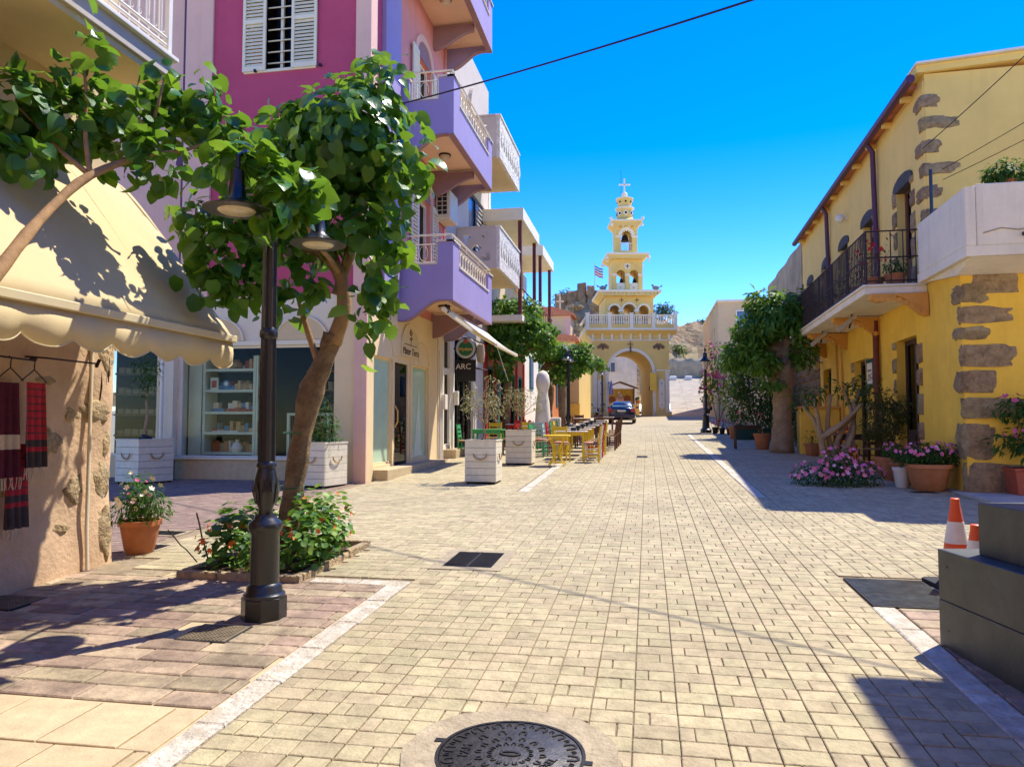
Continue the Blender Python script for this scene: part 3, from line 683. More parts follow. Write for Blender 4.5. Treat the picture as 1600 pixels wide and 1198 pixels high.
# side wall, upper: magenta with a window, pink pilasters
WN = (-8.28,-6.66,8.95,11.0)
MB(TS).wall_open(-9.0,-5.78,Z1,13.2,[WN],0,.3).build('magenta_wall', MT['magenta'], pk)
MB(TS).box(-9.28,-9.0,-.05,.3,Z1,13.2).build('pilaster', MT['pinkcream'], pk, bevel=.01)
MB(TS).box(-9.66,-9.28,-.0,.3,Z1-.9,13.2).build('pilaster', MT['pinkcream'], pk)
MB(TS).box(-14,-9.66,.35,.6,Z1-.9,13.2).build('wall', MT['pinkcream'], pk)
MB(TS).box(-5.78,-5.45,-.06,.3,Z1,13.2).build('pilaster', MT['pinkcream'], pk, bevel=.01)
MB().tube([(-9.76,PY0+.18,3.4),(-9.76,PY0+.18,12.8)], .065, 10).build('downpipe', MT['purple_dark'], pk, smooth=True)
MB(TS).box(-9.9,-9.68,.1,.3,7.1,7.3).build('pipe_bracket', MT['purple_dark'], pk)
# shutters
for u0,u1 in ((-8.3,-7.78),(-7.2,-6.64)):
    sh = MB(TS).wall_open(u0,u1,8.93,11.0,[(u0+.06,u1-.06,9.03,9.95),(u0+.06,u1-.06,10.03,10.95)],-.06,-.02).build('shutter', MT['creampaint'], pk)
    for zb,n in ((9.03,12),(10.03,12)):
        for k in range(n):
            z = zb+.92*(k+.5)/n
            mb = MB(TS); mb.add([(u0+.06,-.055,z-.03),(u1-.06,-.055,z-.03),(u1-.06,-.02,z+.035),(u0+.06,-.02,z+.035),(u0+.06,-.045,z-.035),(u1-.06,-.045,z-.035),(u1-.06,-.01,z+.03),(u0+.06,-.01,z+.03)], [(0,1,2,3),(7,6,5,4),(0,4,5,1),(2,6,7,3),(1,5,6,2),(3,7,4,0)])
            mb.build('slat', MT['creampaint'], sh)
wn = MB(TS).wall_open(*WN[:2],*WN[2:],[(WN[0]+.08,-7.52,9.03,10.92),(-7.46,WN[1]-.08,9.03,10.92)],.1,.16).build('window_frame', MT['creampaint'], pk)
MB(TS).box(WN[0],WN[1],.2,.22,WN[2],WN[3]).build('pane', MT['dimglass'], wn)
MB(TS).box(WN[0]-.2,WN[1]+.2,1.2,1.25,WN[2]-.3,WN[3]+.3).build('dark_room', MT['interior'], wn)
MB(TS).box(WN[0],WN[1],-.03,.3,WN[2]-.05,WN[2]).build('window_sill', MT['creampaint'], pk)
for k in range(8): MB(TS).tube([(-7.78,.06,9.12+.24*k),(-7.2,.06,9.12+.24*k)], .014, 6).build('window_bar', MT['creampaint'], pk)
for u in (-8.0,-6.55): MB(TS).obox((u,-.06,8.93),(.05,.06,.05)).build('shutter_catch', MT['black'], pk)
# side wall, ground floor: cream band with arched moulding, shop window, marble plinth
SW = (-9.66,-6.06,.86,3.18)
MB(TS).wall_open(-9.9,-5.62,.0,Z1-.002,[SW],.02,.35).build('shop_wall', MT['shopwhite'], pk)
MB(TS).box(-9.9,-9.68,-.12,.02,.0,3.3).build('shop_pilaster', MT['shopwhite'], pk, bevel=.01)
MB(TS).tube([(-10.0,-.02,.4),(-10.0,-.02,3.4)], .05, 10).build('white_downpipe', MT['whitepaint'], pk, smooth=True)
MB(TS).box(-9.62,-6.02,-.1,.02,.36,.84).build('marble_plinth', MT['tile'], pk, bevel=.006)
MB(TS).box(-9.66,-5.98,-.14,.03,.845,.90).build('shop_sill', MT['creampaint'], pk, bevel=.006)
for cx in (-8.75,-6.9):
    MB(TS).prism(arc(cx,3.28,.55,0,180,14,.46), 'y', -.02, .02).build('arch_panel', MT['cream'], pk)
    MB(TS).strip(arc(cx,3.28,.58,0,180,14,.49), arc(cx,3.28,.545,0,180,14,.455), 'y', -.035, .02).build('arch_moulding', MT['shopwhite'], pk)
MB(TS).box(-9.66,-5.9,-.04,.02,3.18,3.27).build('shop_lintel', MT['creampaint'], pk)
wf = MB(TS).wall_open(SW[0],SW[1],SW[2],SW[3],[(SW[0]+.07,SW[1]-.05,SW[2]+.06,SW[3]-.05)],.05,.1).build('shop_window', MT['whitepaint'], pk)
MB(TS).box(SW[0]+.06,SW[1]-.04,.07,.078,SW[2]+.05,SW[3]-.04).build('pane', MT['shopglass'], wf)
# shop interior (room) 
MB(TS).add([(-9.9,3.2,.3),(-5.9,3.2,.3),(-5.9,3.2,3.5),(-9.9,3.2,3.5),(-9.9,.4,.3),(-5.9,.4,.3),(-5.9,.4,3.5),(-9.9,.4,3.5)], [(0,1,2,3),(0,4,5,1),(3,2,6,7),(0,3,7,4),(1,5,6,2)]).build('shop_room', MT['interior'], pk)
# left neighbour shop of the side wall (dark shelves behind glass)
LW = (-11.6,-10.2,1.15,3.18)
MB(TS).wall_open(-14,-10.06,.0,Z1-.9,[(LW[0],LW[1],.9,3.2)],.1,.35).build('side_shop_wall', MT['shopcream'], pk)
wf = MB(TS).wall_open(LW[0],LW[1],.9,3.2,[(LW[0]+.05,LW[1]-.05,.95,3.15)],.14,.18).build('side_shop_window', MT['creampaint'], pk)
MB(TS).box(LW[0]+.04,LW[1]-.04,.15,.158,.94,3.16).build('pane', MT['dimglass'], wf)
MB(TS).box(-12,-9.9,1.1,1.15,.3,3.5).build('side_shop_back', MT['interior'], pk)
sh = thing('display_shelf', 'dim wooden shelf of small boxes in the shop left of the white pipe', 'shelf', (-10.9,PY0+.8,.5))
for k in range(4):
    z = 1.3+.45*k; MB(TS).box(-11.55,-10.2,.5,.9,z,z+.04).build('board', MT['goods_tan'], sh)
    for i in range(7): MB(TS).box(-11.5+.185*i,-11.36+.185*i,.55,.7,z+.045,z+.13+.05*random.random()).build('small_box', MT['shopcream'], sh)
# big display shelf in the shop window
sh = thing('display_shelf', 'pale green display shelf with goods in the lit shop window', 'shelf', (-8.5,PY0+.6,.9))
for u in (-9.28,-8.12): MB(TS).box(u,u+.06,.3,.75,.9,3.0).build('upright', MT['shelfgreen'], sh)
MB(TS).box(-8.02,-7.98,.25,.8,.9,3.0).build('side_panel', MT['shelfgreen'], sh)
for k,z in enumerate((.93,1.35,1.78,2.24,2.68)): MB(TS).box(-9.22,-8.12,.3,.75,z,z+.05).build('board', MT['shelfgreen'], sh)
MB(TS).box(-9.6,-9.3,.3,.32,.9,3.1).build('end_board', MT['shelfgreen'], sh)
for lab,m,bx in (('blue and white boxed goods on the display shelf','goods_blue',(-9.0,-8.6,2.29,2.42)),('row of small jewellery goods on the display shelf','goods_tan',(-8.6,-8.2,2.29,2.5)),('red and blue packets on the middle display shelf','goods_red',(-8.8,-8.2,1.83,1.92)),('pale packets on the lower display shelf','paper',(-9.1,-8.5,1.4,1.44)),('blue packets on the middle display shelf','goods_blue',(-9.1,-8.85,1.83,1.9))):
    t = thing('shop_goods', lab, 'goods', ((bx[0]+bx[1])/2,PY0+.5,bx[2])); n_ = 6
    for i in range(n_):
        a = bx[0]+(bx[1]-bx[0])*i/n_; MB(TS).box(a,a+(bx[1]-bx[0])/n_*.85,.4,.55,bx[2],bx[2]+(bx[3]-bx[2])*random.uniform(.5,1)).build('item', MT[m], t)
for lab,z,cols in (('crowded row of small goods on the top display shelf',2.73,('goods_tan','goods_red','paper')),('crowded row of boxes at the back of the second display shelf',2.29,('goods_red','goods_tan','goods_blue')),('crowded row of packets at the back of the middle display shelf',1.83,('paper','goods_blue','goods_tan')),('crowded row of goods at the back of the fourth display shelf',1.40,('goods_tan','goods_red','goods_blue')),('baskets and jars on the lowest display shelf',.98,('rush','terracotta','paper'))):
    t = thing('shelf_goods', lab, 'goods', (-8.7,PY0+.65,z)); u = -9.2; rq = random.Random(int(z*100))
    while u < -8.22:
        w_ = rq.uniform(.05,.13); MB(TS).box(u,u+w_*.9,.57,.7,z,z+rq.uniform(.06,.24)).build('item', MT[rq.choice(cols)], t); u += w_
t = thing('back_shelf', 'dark shelf of goods at the back of the lit shop', 'shelf', (-7,PY0+2.6,.5))
for k in range(5):
    MB(TS).box(-8.0,-6.0,2.5,2.9,1.0+.45*k,1.03+.45*k).build('board', MT['goods_tan'], t); rq = random.Random(k)
    for i in range(12): MB(TS).box(-7.95+.16*i,-7.84+.16*i,2.55,2.7,1.03+.45*k,1.1+.45*k+rq.uniform(0,.2)).build('item', MT[rq.choice(('goods_red','goods_tan','goods_blue','paper'))], t)
t = thing('basket', 'round woven basket on the top display shelf', 'basket', (-8.72,PY0+.52,2.73)); MB().lathe([(.16,0),(.2,.06),(.19,.14),(.12,.2),(.02,.22)], n=20).build('weave', MT['rush'], t, local=True, smooth=True)
t = thing('picture_card', 'small blue framed icon card on the display shelf', 'picture', (-9.05,PY0+.36,2.29)); MB().box(-.09,.09,0,.02,0,.26).build('card', MT['shelfgreen'], t, local=True); MB().box(-.055,.055,-.006,0,.05,.2).build('print', MT['goods_red'], t, local=True)
t = thing('evil_eye_plate', 'round blue plate standing on the display shelf', 'plate', (-8.78,PY0+.37,2.42)); MB(lambda x,y,z:(x,z,y)).lathe([(.08,0),(.08,.01)], n=20).build('disc', MT['goods_blue'], t, local=True); MB(lambda x,y,z:(x,z-.006,y)).lathe([(.045,0),(.045,.005)], n=16).build('ring', MT['paper'], t, local=True)
for k,(z,lab) in enumerate(((2.72,'topmost red leather bag hanging by the display shelf'),(2.2,'brown leather bag hanging below the red one'),(1.5,'brown leather hat shaped bag hanging lowest by the shelf'))):
    t = thing('leather_bag', lab, 'bag', (-7.9,PY0+.3,z)); MB().blob((0,0,0),(.09 if k < 2 else .14,.05,.2),k,.12).build('pouch', MT['leather' if k else 'goods_red'], t, local=True, smooth='all'); MB().tube([(-.05,0,.15),(-.03,.02,.3),(.03,.02,.3),(.05,0,.15)], .008, 5).build('strap', MT['leather'], t, local=True)
t = thing('display_table', 'pale green low table in the shop window', 'table', (-7.0,PY0+.7,.9)); MB(TS).box(-7.45,-6.5,.5,1.1,1.75,1.8).build('top', MT['shelfgreen'], t)
for u,d in ((-7.45,.5),(-6.56,.5),(-7.45,1.04),(-6.56,1.04)): MB(TS).box(u,u+.06,d,d+.06,.9,1.75).build('leg', MT['shelfgreen'], t)
t = thing('white_bag', 'small white cloth bag on the shop floor below the shelf', 'bag', (-8.55,PY0+.45,.98)); MB().lathe([(.1,0),(.13,.08),(.08,.18),(.03,.22),(.05,.26)], n=12).build('sack', MT['paper'], t, local=True, smooth=True)
# ---- street front
MB(TF).wall_open(PY0+.02,19.35,Z1,13.2,[(16.9,18.1,5.0,7.2),(16.9,18.1,8.6,10.7)],0,.3).build('pink_front', MT['pink'], pk)
MB(TF).box(PY0-.02,14.5,-.02,0,Z1,13.2).build('magenta_strip', MT['magenta'], pk)
MB(TF).box(14.5,15.45,-.12,.0,Z1,13.2).build('purple_pilaster', MT['purple'], pk, bevel=.01)
MB(TF).box(19.35,19.5,-.05,8,Z1-.2,13.2).build('party_wall', MT['pink'], pk)
MB().box(-13.8,PX0-.3,PY0+.7,19.3,12.9,13.2).build('roof', MT['shopwhite'], pk)
for zb,zt in ((5.0,7.2),(8.6,10.7)):                   # balcony doors
    dr = MB(TF).wall_open(16.9,18.1,zb,zt,[(17.0,17.45,zb+.1,zt-.08),(17.55,18.0,zb+.1,zt-.08)],.1,.15).build('balcony_door', MT['creampaint'], pk)
    MB(TF).box(16.95,18.05,.16,.165,zb,zt).build('pane', MT['darkglass'], dr)
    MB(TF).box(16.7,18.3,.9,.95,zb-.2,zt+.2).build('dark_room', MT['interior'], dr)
    MB(TF).strip([(16.72,zb),(16.72,zt)]+arc(17.5,zt,.78,180,0,12,.62)+[(18.28,zt),(18.28,zb)], [(16.9,zb),(16.9,zt)]+arc(17.5,zt,.6,180,0,12,.45)+[(18.1,zt),(18.1,zb)], 'y', -.05, 0).build('door_surround', MT['pinkcream'], dr)
    MB(TF).prism(arc(17.5,zt,.6,0,180,12,.45), 'y', -.02, .0).build('fanlight', MT['mauve'], dr)
    for a in (16.42,18.12):
        MB(TF).wall_open(a,a+.48,zb,zt,[(a+.06,a+.42,zb+.1,zt-.1)],-.09,-.06).build('shutter', MT['creampaint'], dr)
        s_ = MB(TF)
        for k in range(22): z = zb+.15+(zt-zb-.28)*k/21; s_.obox((a+.24,-.075,z),(.36,.03,.05),(.5,0,0))
        s_.build('louvres', MT['creampaint'], dr, kind='stuff')
# balconies: front edge x=-4.2, y 15.6..19.7
def balcony(zb, zr, name='balcony'):
    OX = -4.2; y0, y1 = 15.6, 19.7; zp = zr-.17
    # floor
    fl = MB().box(PX0-.01,OX-.1,y0+.1,y1-.1,zb+.16,zb+.3).build(name, MT['soffit'], pk)
    # curved end panels (facing the camera and the far side) with a notch for ironwork
    n = 14
    low = []
    for i in range(n+1):
        t_ = i/n; x = -5.62+(OX+5.62)*t_; f = t_
        z = zb-.42+ (.45*(1-math.cos(math.pi*min(1,max(0,(f-.18)/.62))))/2)
        low.append((x,z))
    for ya,yb in ((y0,y0+.12),(y1-.12,y1)):
        top = [(-5.62,zp),(-5.25,zp),(-5.25,zp-.5),(-4.55,zp-.5),(-4.55,zp),(OX-.121,zp)]
        pan = [p for p in low if p[0] < OX-.121]+[(OX-.121,low[-1][1])]
        MB().prism(pan+top[::-1], 'y', ya, yb).build('end_panel', MT['purple'], fl)
        MB().prism([(x,z-.012) for x,z in pan]+[(x,z-.002) for x,z in pan[::-1]], 'y', ya-.02, yb+.03).build('panel_edge', MT['mauve'], fl)
        MB().box(-5.64,-5.22,ya-.03,yb+.03,zp+.002,zp+.035).build('coping', MT['creampaint'], fl)
        MB().box(-4.58,OX+.02,ya-.03,yb+.03,zp+.002,zp+.035).build('coping', MT['creampaint'], fl)
        MB().box(-5.24,-4.56,ya-.02,yb+.02,zp-.499,zp-.47).build('coping', MT['creampaint'], fl)
        iron = MB(); ym = (ya+yb)/2; b0,b1,c0,c1 = -5.2,-4.6,zp-.44,zp-.04
        for p,q in (((b0,c0),(b1,c0)),((b0,c1),(b1,c1)),((b0,c0),(b0,c1)),((b1,c0),(b1,c1)),((b0+.12,c0),(b0+.12,c1)),((b1-.12,c0),(b1-.12,c1))): iron.tube([(p[0],ym,p[1]),(q[0],ym,q[1])], .014, 5)
        for cx_ in (-.1,.1): iron.tube([(-4.9+cx_*a_[0],ym,(c0+c1)/2+a_[1]) for a_ in arc(0,0,1,0,360,14,.17)], .01, 4)
        iron.build('scroll_panel', MT['creampaint'], fl, kind='stuff')
        MB().tube([(-5.62,ym,zr),(OX-.05,ym,zr)], .022, 8).build('handrail', MT['creampaint'], fl)
    # long front panel with a long notch
    MB(TE(OX)).wall_open(y0,y1,low[-1][1],zp,[(y0+.55,y1-.45,zp-.5,zp+1)],0,.12).build('front_panel', MT['purple'], fl)
    MB().box(OX-.14,OX+.03,y0+.54,y1-.44,zp-.498,zp-.465).build('coping', MT['creampaint'], fl)
    for a,b in ((y0-.03,y0+.56),(y1-.46,y1+.03)): MB().box(OX-.15,OX+.035,a,b,zp+.002,zp+.035).build('coping', MT['creampaint'], fl)
    MB().box(OX-.14,OX+.012,y0-.01,y1+.01,low[-1][1]-.03,low[-1][1]-.002).build('panel_edge', MT['mauve'], fl)
    iron = MB(); xm = OX-.06; b0,b1,c0,c1 = y0+.6,y1-.5,zp-.44,zp-.04; K = 12
    for z in (c0,c1): iron.tube([(xm,b0,z),(xm,b1,z)], .014, 5)
    for k in range(K+1):
        y = b0+(b1-b0)*k/K; iron.tube([(xm,y,c0),(xm,y,c1)], .012, 5)
        if k < K: iron.tube([(xm,y+(b1-b0)/K*(.5+.42*a_[0]),(c0+c1)/2+a_[1]) for a_ in arc(0,0,1,0,360,12,.17)], .01, 4)
    iron.build('scroll_panel', MT['creampaint'], fl, kind='stuff')
    MB().tube([(OX-.05,y0+.05,zr),(OX-.05,y1-.05,zr)], .022, 8).build('handrail', MT['creampaint'], fl)
    MB().tube([(OX-.1,y0+.06,zr-.06),(OX-.1,y1-.06,zr-.06)], .018, 8).build('handrail', MT['creampaint'], fl)
    for y in (y0+.05,y0+1.4,y0+2.7,y1-.05): MB().tube([(OX-.05,y,zp+.03),(OX-.05,y,zr)], .016, 6).build('rail_post', MT['creampaint'], fl)
    # brackets under the slab
    for y in (y1-.13,):
        pass
    MB().lathe([(.02,-.13),(.09,-.12),(.13,-.06),(.13,0)], (-4.85,17.2,zb+.16), 16).build('ceiling_lamp', MT['lampglass'], fl, smooth=True)
    MB().lathe([(.15,-.03),(.15,.02)], (-4.85,17.2,zb+.15), 16).build('lamp_ring', MT['railiron'], fl)
    return fl
for zb,zr in ((4.28,5.78),(8.02,9.52),(11.95,13.45)): balcony(zb,zr)
# mauve bracket wall at the far end below the first balcony and the next ones up
for zb in (4.28,8.02,11.95):
    low = [(PX0-.0+1.1*t_, zb-.5+.42*(1-math.cos(math.pi*t_))/2) for t_ in [i/10 for i in range(11)]]
    MB().prism(low+[(PX0+1.1,zb+.1),(PX0,zb+.1)], 'y', 18.3, 18.42).build('curved_bracket', MT['mauve'], pk)
# air conditioner on the wall under the second balcony
t = thing('air_conditioner', 'cream air conditioner box on the pink front under the middle balcony', 'air conditioner', (PX0+.25,19.0,6.95))
MB().bbox(PX0+.02,PX0+.42,18.55,19.35,6.98,7.75,.02).build('case', MT['acwhite'], t)
for i in range(2):
    for k in range(5): MB().box(PX0+.08+.14*i,PX0+.19+.14*i,18.535,18.549,7.1+.12*k,7.19+.12*k).build('vent', MT['black'], t)
MB().box(PX0,PX0+.4,18.6,18.64,6.93,6.98).build('bracket', MT['acwhite'], t)
# ground floor front: glazed shop with door
OP = [(14.12,15.3,.72,2.98),(15.38,16.55,.5,3.08),(16.68,18.0,.72,2.98)]
MB(TF).wall_open(PY0+.02,18.75,.2,Z1-.002,OP,-.03,.3).build('shop_front', MT['shopcream'], pk)
MB(TF).box(13.55,13.95,-.12,.55,.2,Z1-.003).build('corner_pillar', MT['shopcream'], pk, bevel=.01)
MB().box(-5.62,-5.36,13.5,13.548,.2,4.1).build('pink_band', MT['pinkcream'], pk)
MB().box(PX0-.1,PX0+.42,13.96,18.4,.25,.66).build('marble_step', MT['tile'], pk, bevel=.01)
for a,b,c,d in (OP[0],OP[2]):
    f_ = MB(TF).wall_open(a,b,c,d,[(a+.05,b-.05,c+.05,d-.05)],.02,.08).build('window_frame', MT['shopcream'], pk)
    MB(TF).box(a+.04,b-.04,.05,.06,c+.04,d-.04).build('mint_panel', MT['mint'], f_)
MB(TF).add([(17.05,.046,.8),(17.62,.046,.8),(17.42,.046,2.5)], [(0,1,2)]).build('pale_drape', MT['mint_pale'], pk, norm=False)
a,b,c,d = OP[1]
dr = MB(TF).wall_open(a,b,c,d,[(a+.14,b-.14,c+.16,d-.14)],.0,.07).build('shop_door', MT['shopcream'], pk)
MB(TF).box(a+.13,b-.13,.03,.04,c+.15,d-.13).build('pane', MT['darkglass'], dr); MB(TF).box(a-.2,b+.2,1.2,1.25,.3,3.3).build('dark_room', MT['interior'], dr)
MB().tube([(PX0+.02,15.5,1.5),(PX0+.09,15.48,1.62),(PX0+.09,15.48,1.85),(PX0+.02,15.5,1.97)], .016, 6).build('handle', MT['gold'], dr)
MB(TF).prism([(15.85,3.1)]+arc(16.45,3.36,.6,180,0,14,.52)[::1]+[(17.05,3.1)], 'y', -.06, -.032).build('arched_sign', MT['cream'], pk)
MB(TF).strip([(15.83,3.08)]+arc(16.45,3.36,.62,180,0,14,.54)+[(17.07,3.08)], [(15.86,3.08)]+arc(16.45,3.36,.59,180,0,14,.51)+[(17.04,3.08)], 'y', -.07, -.035).build('sign_rim', MT['shopcream'], pk)
text('sign_lettering', 'Mater Terra', .235, MT['ink'], pk, frame_mat((PX0+.066,16.45,3.24),(0,1,0)), shear=.25)
MB(TF).box(16.0,16.9,-.068,-.06,3.39,3.405).build('sign_line', MT['ink'], pk)
tr_ = MB(TF); tr_.box(16.445,16.46,-.068,-.06,3.405,3.55)
for i in range(36):
    a_ = random.uniform(0,6.28); r0 = math.sqrt(random.random()); tr_.obox((16.45+.11*r0*math.cos(a_),-.064,3.64+.14*r0*math.sin(a_)),(.035,.006,.018),(0,a_,0))
tr_.build('sign_tree', MT['ink'], pk, kind='stuff')
for cx in (14.7,17.35): MB(TF).strip(arc(cx,3.02,.62,0,180,14,.55), arc(cx,3.02,.58,0,180,14,.51), 'y', -.045, -.028).build('arch_moulding', MT['cream'], pk)
# far end column with meters and pipes, and a lamp bracket
MB(TF).box(18.78,19.3,-.05,.4,.2,Z1-.3).build('end_column', MT['shopwhite'], pk)
for k,y in enumerate((18.88,19.02,19.14)): MB().tube([(PX0+.07,y,.6),(PX0+.07,y,3.5-.2*k)], .022, 6).build('service_pipe', MT['whitepaint'], pk)
MB().bbox(PX0+.05,PX0+.2,18.95,19.2,1.95,2.35,.01).build('meter_box', MT['whitepaint'], pk)
# folding awning under the first balcony
t = thing('folding_awning', 'white folding arm awning half out below the lowest purple balcony', 'awning', (-4.35,18,4.1))
MB().tube([(-4.45,15.75,4.12),(-4.45,19.6,4.12)], .06, 8).build('roller', MT['creampaint'], t)
for k in range(2): MB().tube([(-4.42,15.8+.18*k,4.22),(-4.42,15.95+.18*k,4.08)], .04, 6).build('gear', MT['railiron'], t)
mb = MB(); K=8
mb.add([(-4.43+.95*i/K,y,4.16-.72*i/K-.05*math.sin(math.pi*i/K)) for i in range(K+1) for y in (16.9,17.5,18.2,18.9,19.6)], [(i*5+k,i*5+k+1,(i+1)*5+k+1,(i+1)*5+k) for i in range(K) for k in range(4)])
mb.build('canvas', MT['canvas_white'], t, smooth='all', norm=False).modifiers.new('thick','SOLIDIFY').thickness = .006
for p in (((-4.45,15.9,4.1),(-4.05,17.0,3.75)),((-4.05,17.0,3.75),(-3.5,18.1,3.42)),((-4.45,19.4,4.1),(-4.1,18.9,3.8)),((-4.1,18.9,3.8),(-3.5,18.4,3.42))): MB().obox([(a+b)/2 for a,b in zip(*p)], (.05,(Vector(p[1])-Vector(p[0])).length,.08), Vector([b-a for a,b in zip(*p)]).to_track_quat('Y','Z').to_euler()).build('arm', MT['creampaint'], t)
MB().bbox(-3.53,-3.46,16.85,19.65,3.38,3.46,.01).build('front_bar', MT['creampaint'], t)
MB().tube([(-3.5,17.0,3.4),(-3.3,17.4,2.6)], .006, 5).build('crank_rod', MT['whitepaint'], t)
# ------------------------------------------------------------------ white apartment house beyond the pink one (street front x=-5.5, y 19.5..24.5)
wb = thing('white_apartment_house', 'white apartment house with pierced parapet balconies beyond the pink building', 'building', (-8,22,gz(22)))
WINS = [(22.6,25.0,6.35,9.1),(21.2,22.2,9.9,12.2)]
MB(TF).wall_open(19.52,25.2,4.3,13.4,[(22.3,24.6,6.7,9.0)],0,.3).build('wall', MT['greywall'], wb)
MB().box(-12,PX0-.31,19.52,25.2,4.3,13.3).build('core', MT['whiterough'], wb)
MB().box(-5.9,PX0+.02,25.21,25.5,5.0,10.6).build('rough_end_wall', MT['whiterough'], wb)
d_ = MB(TF).wall_open(22.3,24.6,6.7,9.0,[(22.38,23.4,6.78,8.92),(23.5,24.52,6.78,8.92)],.05,.1).build('window', MT['black'], wb)
MB(TF).box(22.35,24.55,.11,.115,6.75,8.95).build('pane', MT['bluewindow'], d_)
for k in range(14): MB(TF).box(23.5,24.52,.03,.05,6.85+.15*k,6.9+.15*k).build('blind_slat', MT['greywall'], d_)
def pierced_balcony(z0, z1, ztop_arch=None):
    OX = -4.2; y0, y1 = 20.8, 24.15
    fl = MB().box(PX0-.02,OX-.1,y0+.1,y1-.1,z0+.0,z0+.16).build('balcony', MT['cream'], wb)
    # end parapet facing the camera: diamond and corner slots cut through
    mb = MB(lambda u,d,z: (u, y0+d, z)); u0,u1 = PX0+.02, OX-.101; w_ = u1-u0; h_ = z1-z0
    xs = [u0, u0+.18, u0+.30, u0+.42, u1-.44, u1-.30, u1-.18, u1]; zs = [z0, z0+.22, z0+.34, z0+.48, z1-.48, z1-.30, z1-.20, z1]
    holes = {(1,5),(1,4),(2,5),(5,2),(5,1),(4,1)} if True else set()
    mb.wall(xs, zs, lambda i,j: not ((i,j) in {(1,5),(1,4),(2,5),(4,5),(5,1),(5,2),(4,1)}) and not (i == 3 and 2 < j < 4), 0, .1)
    mb.build('pierced_parapet', MT['greywall'], fl)
    cx, cz = (xs[3]+xs[4])/2, (zs[3]+zs[4])/2; hx, hz = (xs[4]-xs[3])/2+.001, (zs[4]-zs[3])/2+.001
    for sx,sz in ((-1,-1),(1,-1),(1,1),(-1,1)):
        mb = MB(); mb.prism([(cx+sx*hx,cz+sz*hz),(cx+sx*hx,cz+sz*hz*.08),(cx+sx*hx*.08,cz+sz*hz)], 'y', y0+.002, y0+.098); mb.build('cut_corner', MT['greywall'], fl)
    MB().box(OX-.1,OX,y0,y1,z0-.02,z1).build('rough_parapet', MT['whiterough'], fl)
    MB().box(OX-.13,OX+.03,y0-.02,y1+.02,z1+.002,z1+.05).build('coping', MT['whitewash'], fl); MB().box(PX0,OX-.131,y0-.02,y0+.12,z1+.002,z1+.05).build('coping', MT['greywall'], fl)
    MB().box(PX0+.02,OX-.101,y1-.1,y1,z0,z1).build('end_parapet', MT['greywall'], fl)
    for k in range(9):                                  # relief blocks on the rough front
        y = y0+.18+.37*k; MB().prism([(y,z0+.62),(y+.14,z0+.36),(y+.28,z0+.62),(y+.14,z0+.88)], 'x', OX+.001, OX+.025).build('relief_lozenge', MT['whiterough'], fl)
pierced_balcony(6.1,7.3); pierced_balcony(9.4,10.62)
MB().prism(arc(21.6,10.9,.75,0,180,16,.95), 'x', PX0+.3, PX0+.42).build('arched_gable', MT['greywall'], wb)
# ground floor of the white house: bar front with tall dark doors and white posts
MB(TF).wall_open(19.52,24.5,.4,4.28,[(19.55,20.35,.95,4.0),(20.6,23.1,.8,4.1)],.02,.3).build('bar_front', MT['whitewash'], wb)
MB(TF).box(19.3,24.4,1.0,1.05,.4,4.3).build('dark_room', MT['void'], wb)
for a,b in ((19.55,20.35),):
    f_ = MB(TF).wall_open(a,b,.95,4.0,[(a+.1,b-.12,1.0,2.95),(a+.1,b-.12,3.12,3.9)],.03,.12).build('bar_door', MT['whitepaint'], wb)
    MB(TF).box(a+.05,b-.05,.1,.11,.95,3.98).build('pane', MT['darkglass'], f_)
for y in (20.42,23.2): MB(TF).box(y,y+.16,-.02,.2,.8,4.2).build('white_post', MT['whitepaint'], wb, bevel=.01)
for y in (21.2,21.9,22.5): MB(TF).box(y,y+.06,.06,.1,.8,4.1).build('door_stile', MT['black'], wb)
MB(TF).box(20.6,23.1,.11,.12,.8,4.1).build('dark_glazing', MT['darkglass'], wb)
MB().box(PX0-.1,PX0+.35,19.5,20.9,.45,.86).build('door_step', MT['tile'], wb, bevel=.01)
MB().bbox(PX0+.03,PX0+.15,20.45,20.6,2.1,2.5,.01).build('intercom', MT['whitepaint'], wb)
# hanging signs
t = thing('round_bar_sign', 'round hanging beer sign with green centre and red top above the ARC board', 'sign', (-5.1,20.5,3.72))
TSg = lambda x,y,z: (-5.12+x, 20.5+z, 3.72+y)
MB(TSg).lathe([(.30,-.05),(.315,-.03),(.315,.03),(.30,.05)], n=32).build('rim', MT['black'], t, smooth=True)
MB(TSg).lathe([(.285,-.058),(.285,.058)], n=32).build('face', MT['signgrey'], t)
MB(TSg).lathe([(.215,-.063),(.215,.063)], n=28).build('green_field', MT['signgreen'], t)
MB(TSg).lathe([(.07,-.07),(.07,.0)], (0,.21,0), 14).build('red_emblem', MT['redpot'], t)
text('lettering', 'Mythos', .13, MT['gold'], t, frame_mat((-5.12,20.43,3.7),(1,0,0)), bold=.004)
MB(TSg).obox((0,.0,-.066),(.4,.012,.004)).build('ribbon', MT['gold'], t) if False else None
MB().tube([(PX0,20.5,3.72),(-5.4,20.5,3.72)], .03, 6).build('arm', MT['black'], t)
t = thing('bar_name_board', 'square black board lettered ARC hanging over the dark bar door', 'sign', (-5.13,20.52,3.17))
MB().bbox(-5.44,-4.84,20.5,20.54,2.78,3.4,.005).build('board', MT['black'], t)
text('lettering', 'ARC', .23, MT['paper'], t, frame_mat((-5.2,20.497,3.2),(1,0,0)), bold=.0)
for x in (-5.35,-4.95): MB().tube([(x,20.52,3.4),(x,20.52,3.45)], .01, 5).build('hanger', MT['railiron'], t)
MB().tube([(-4.86,20.52,3.16),(-4.6,20.9,3.12)], .025, 6).build('stay', MT['railiron'], t)
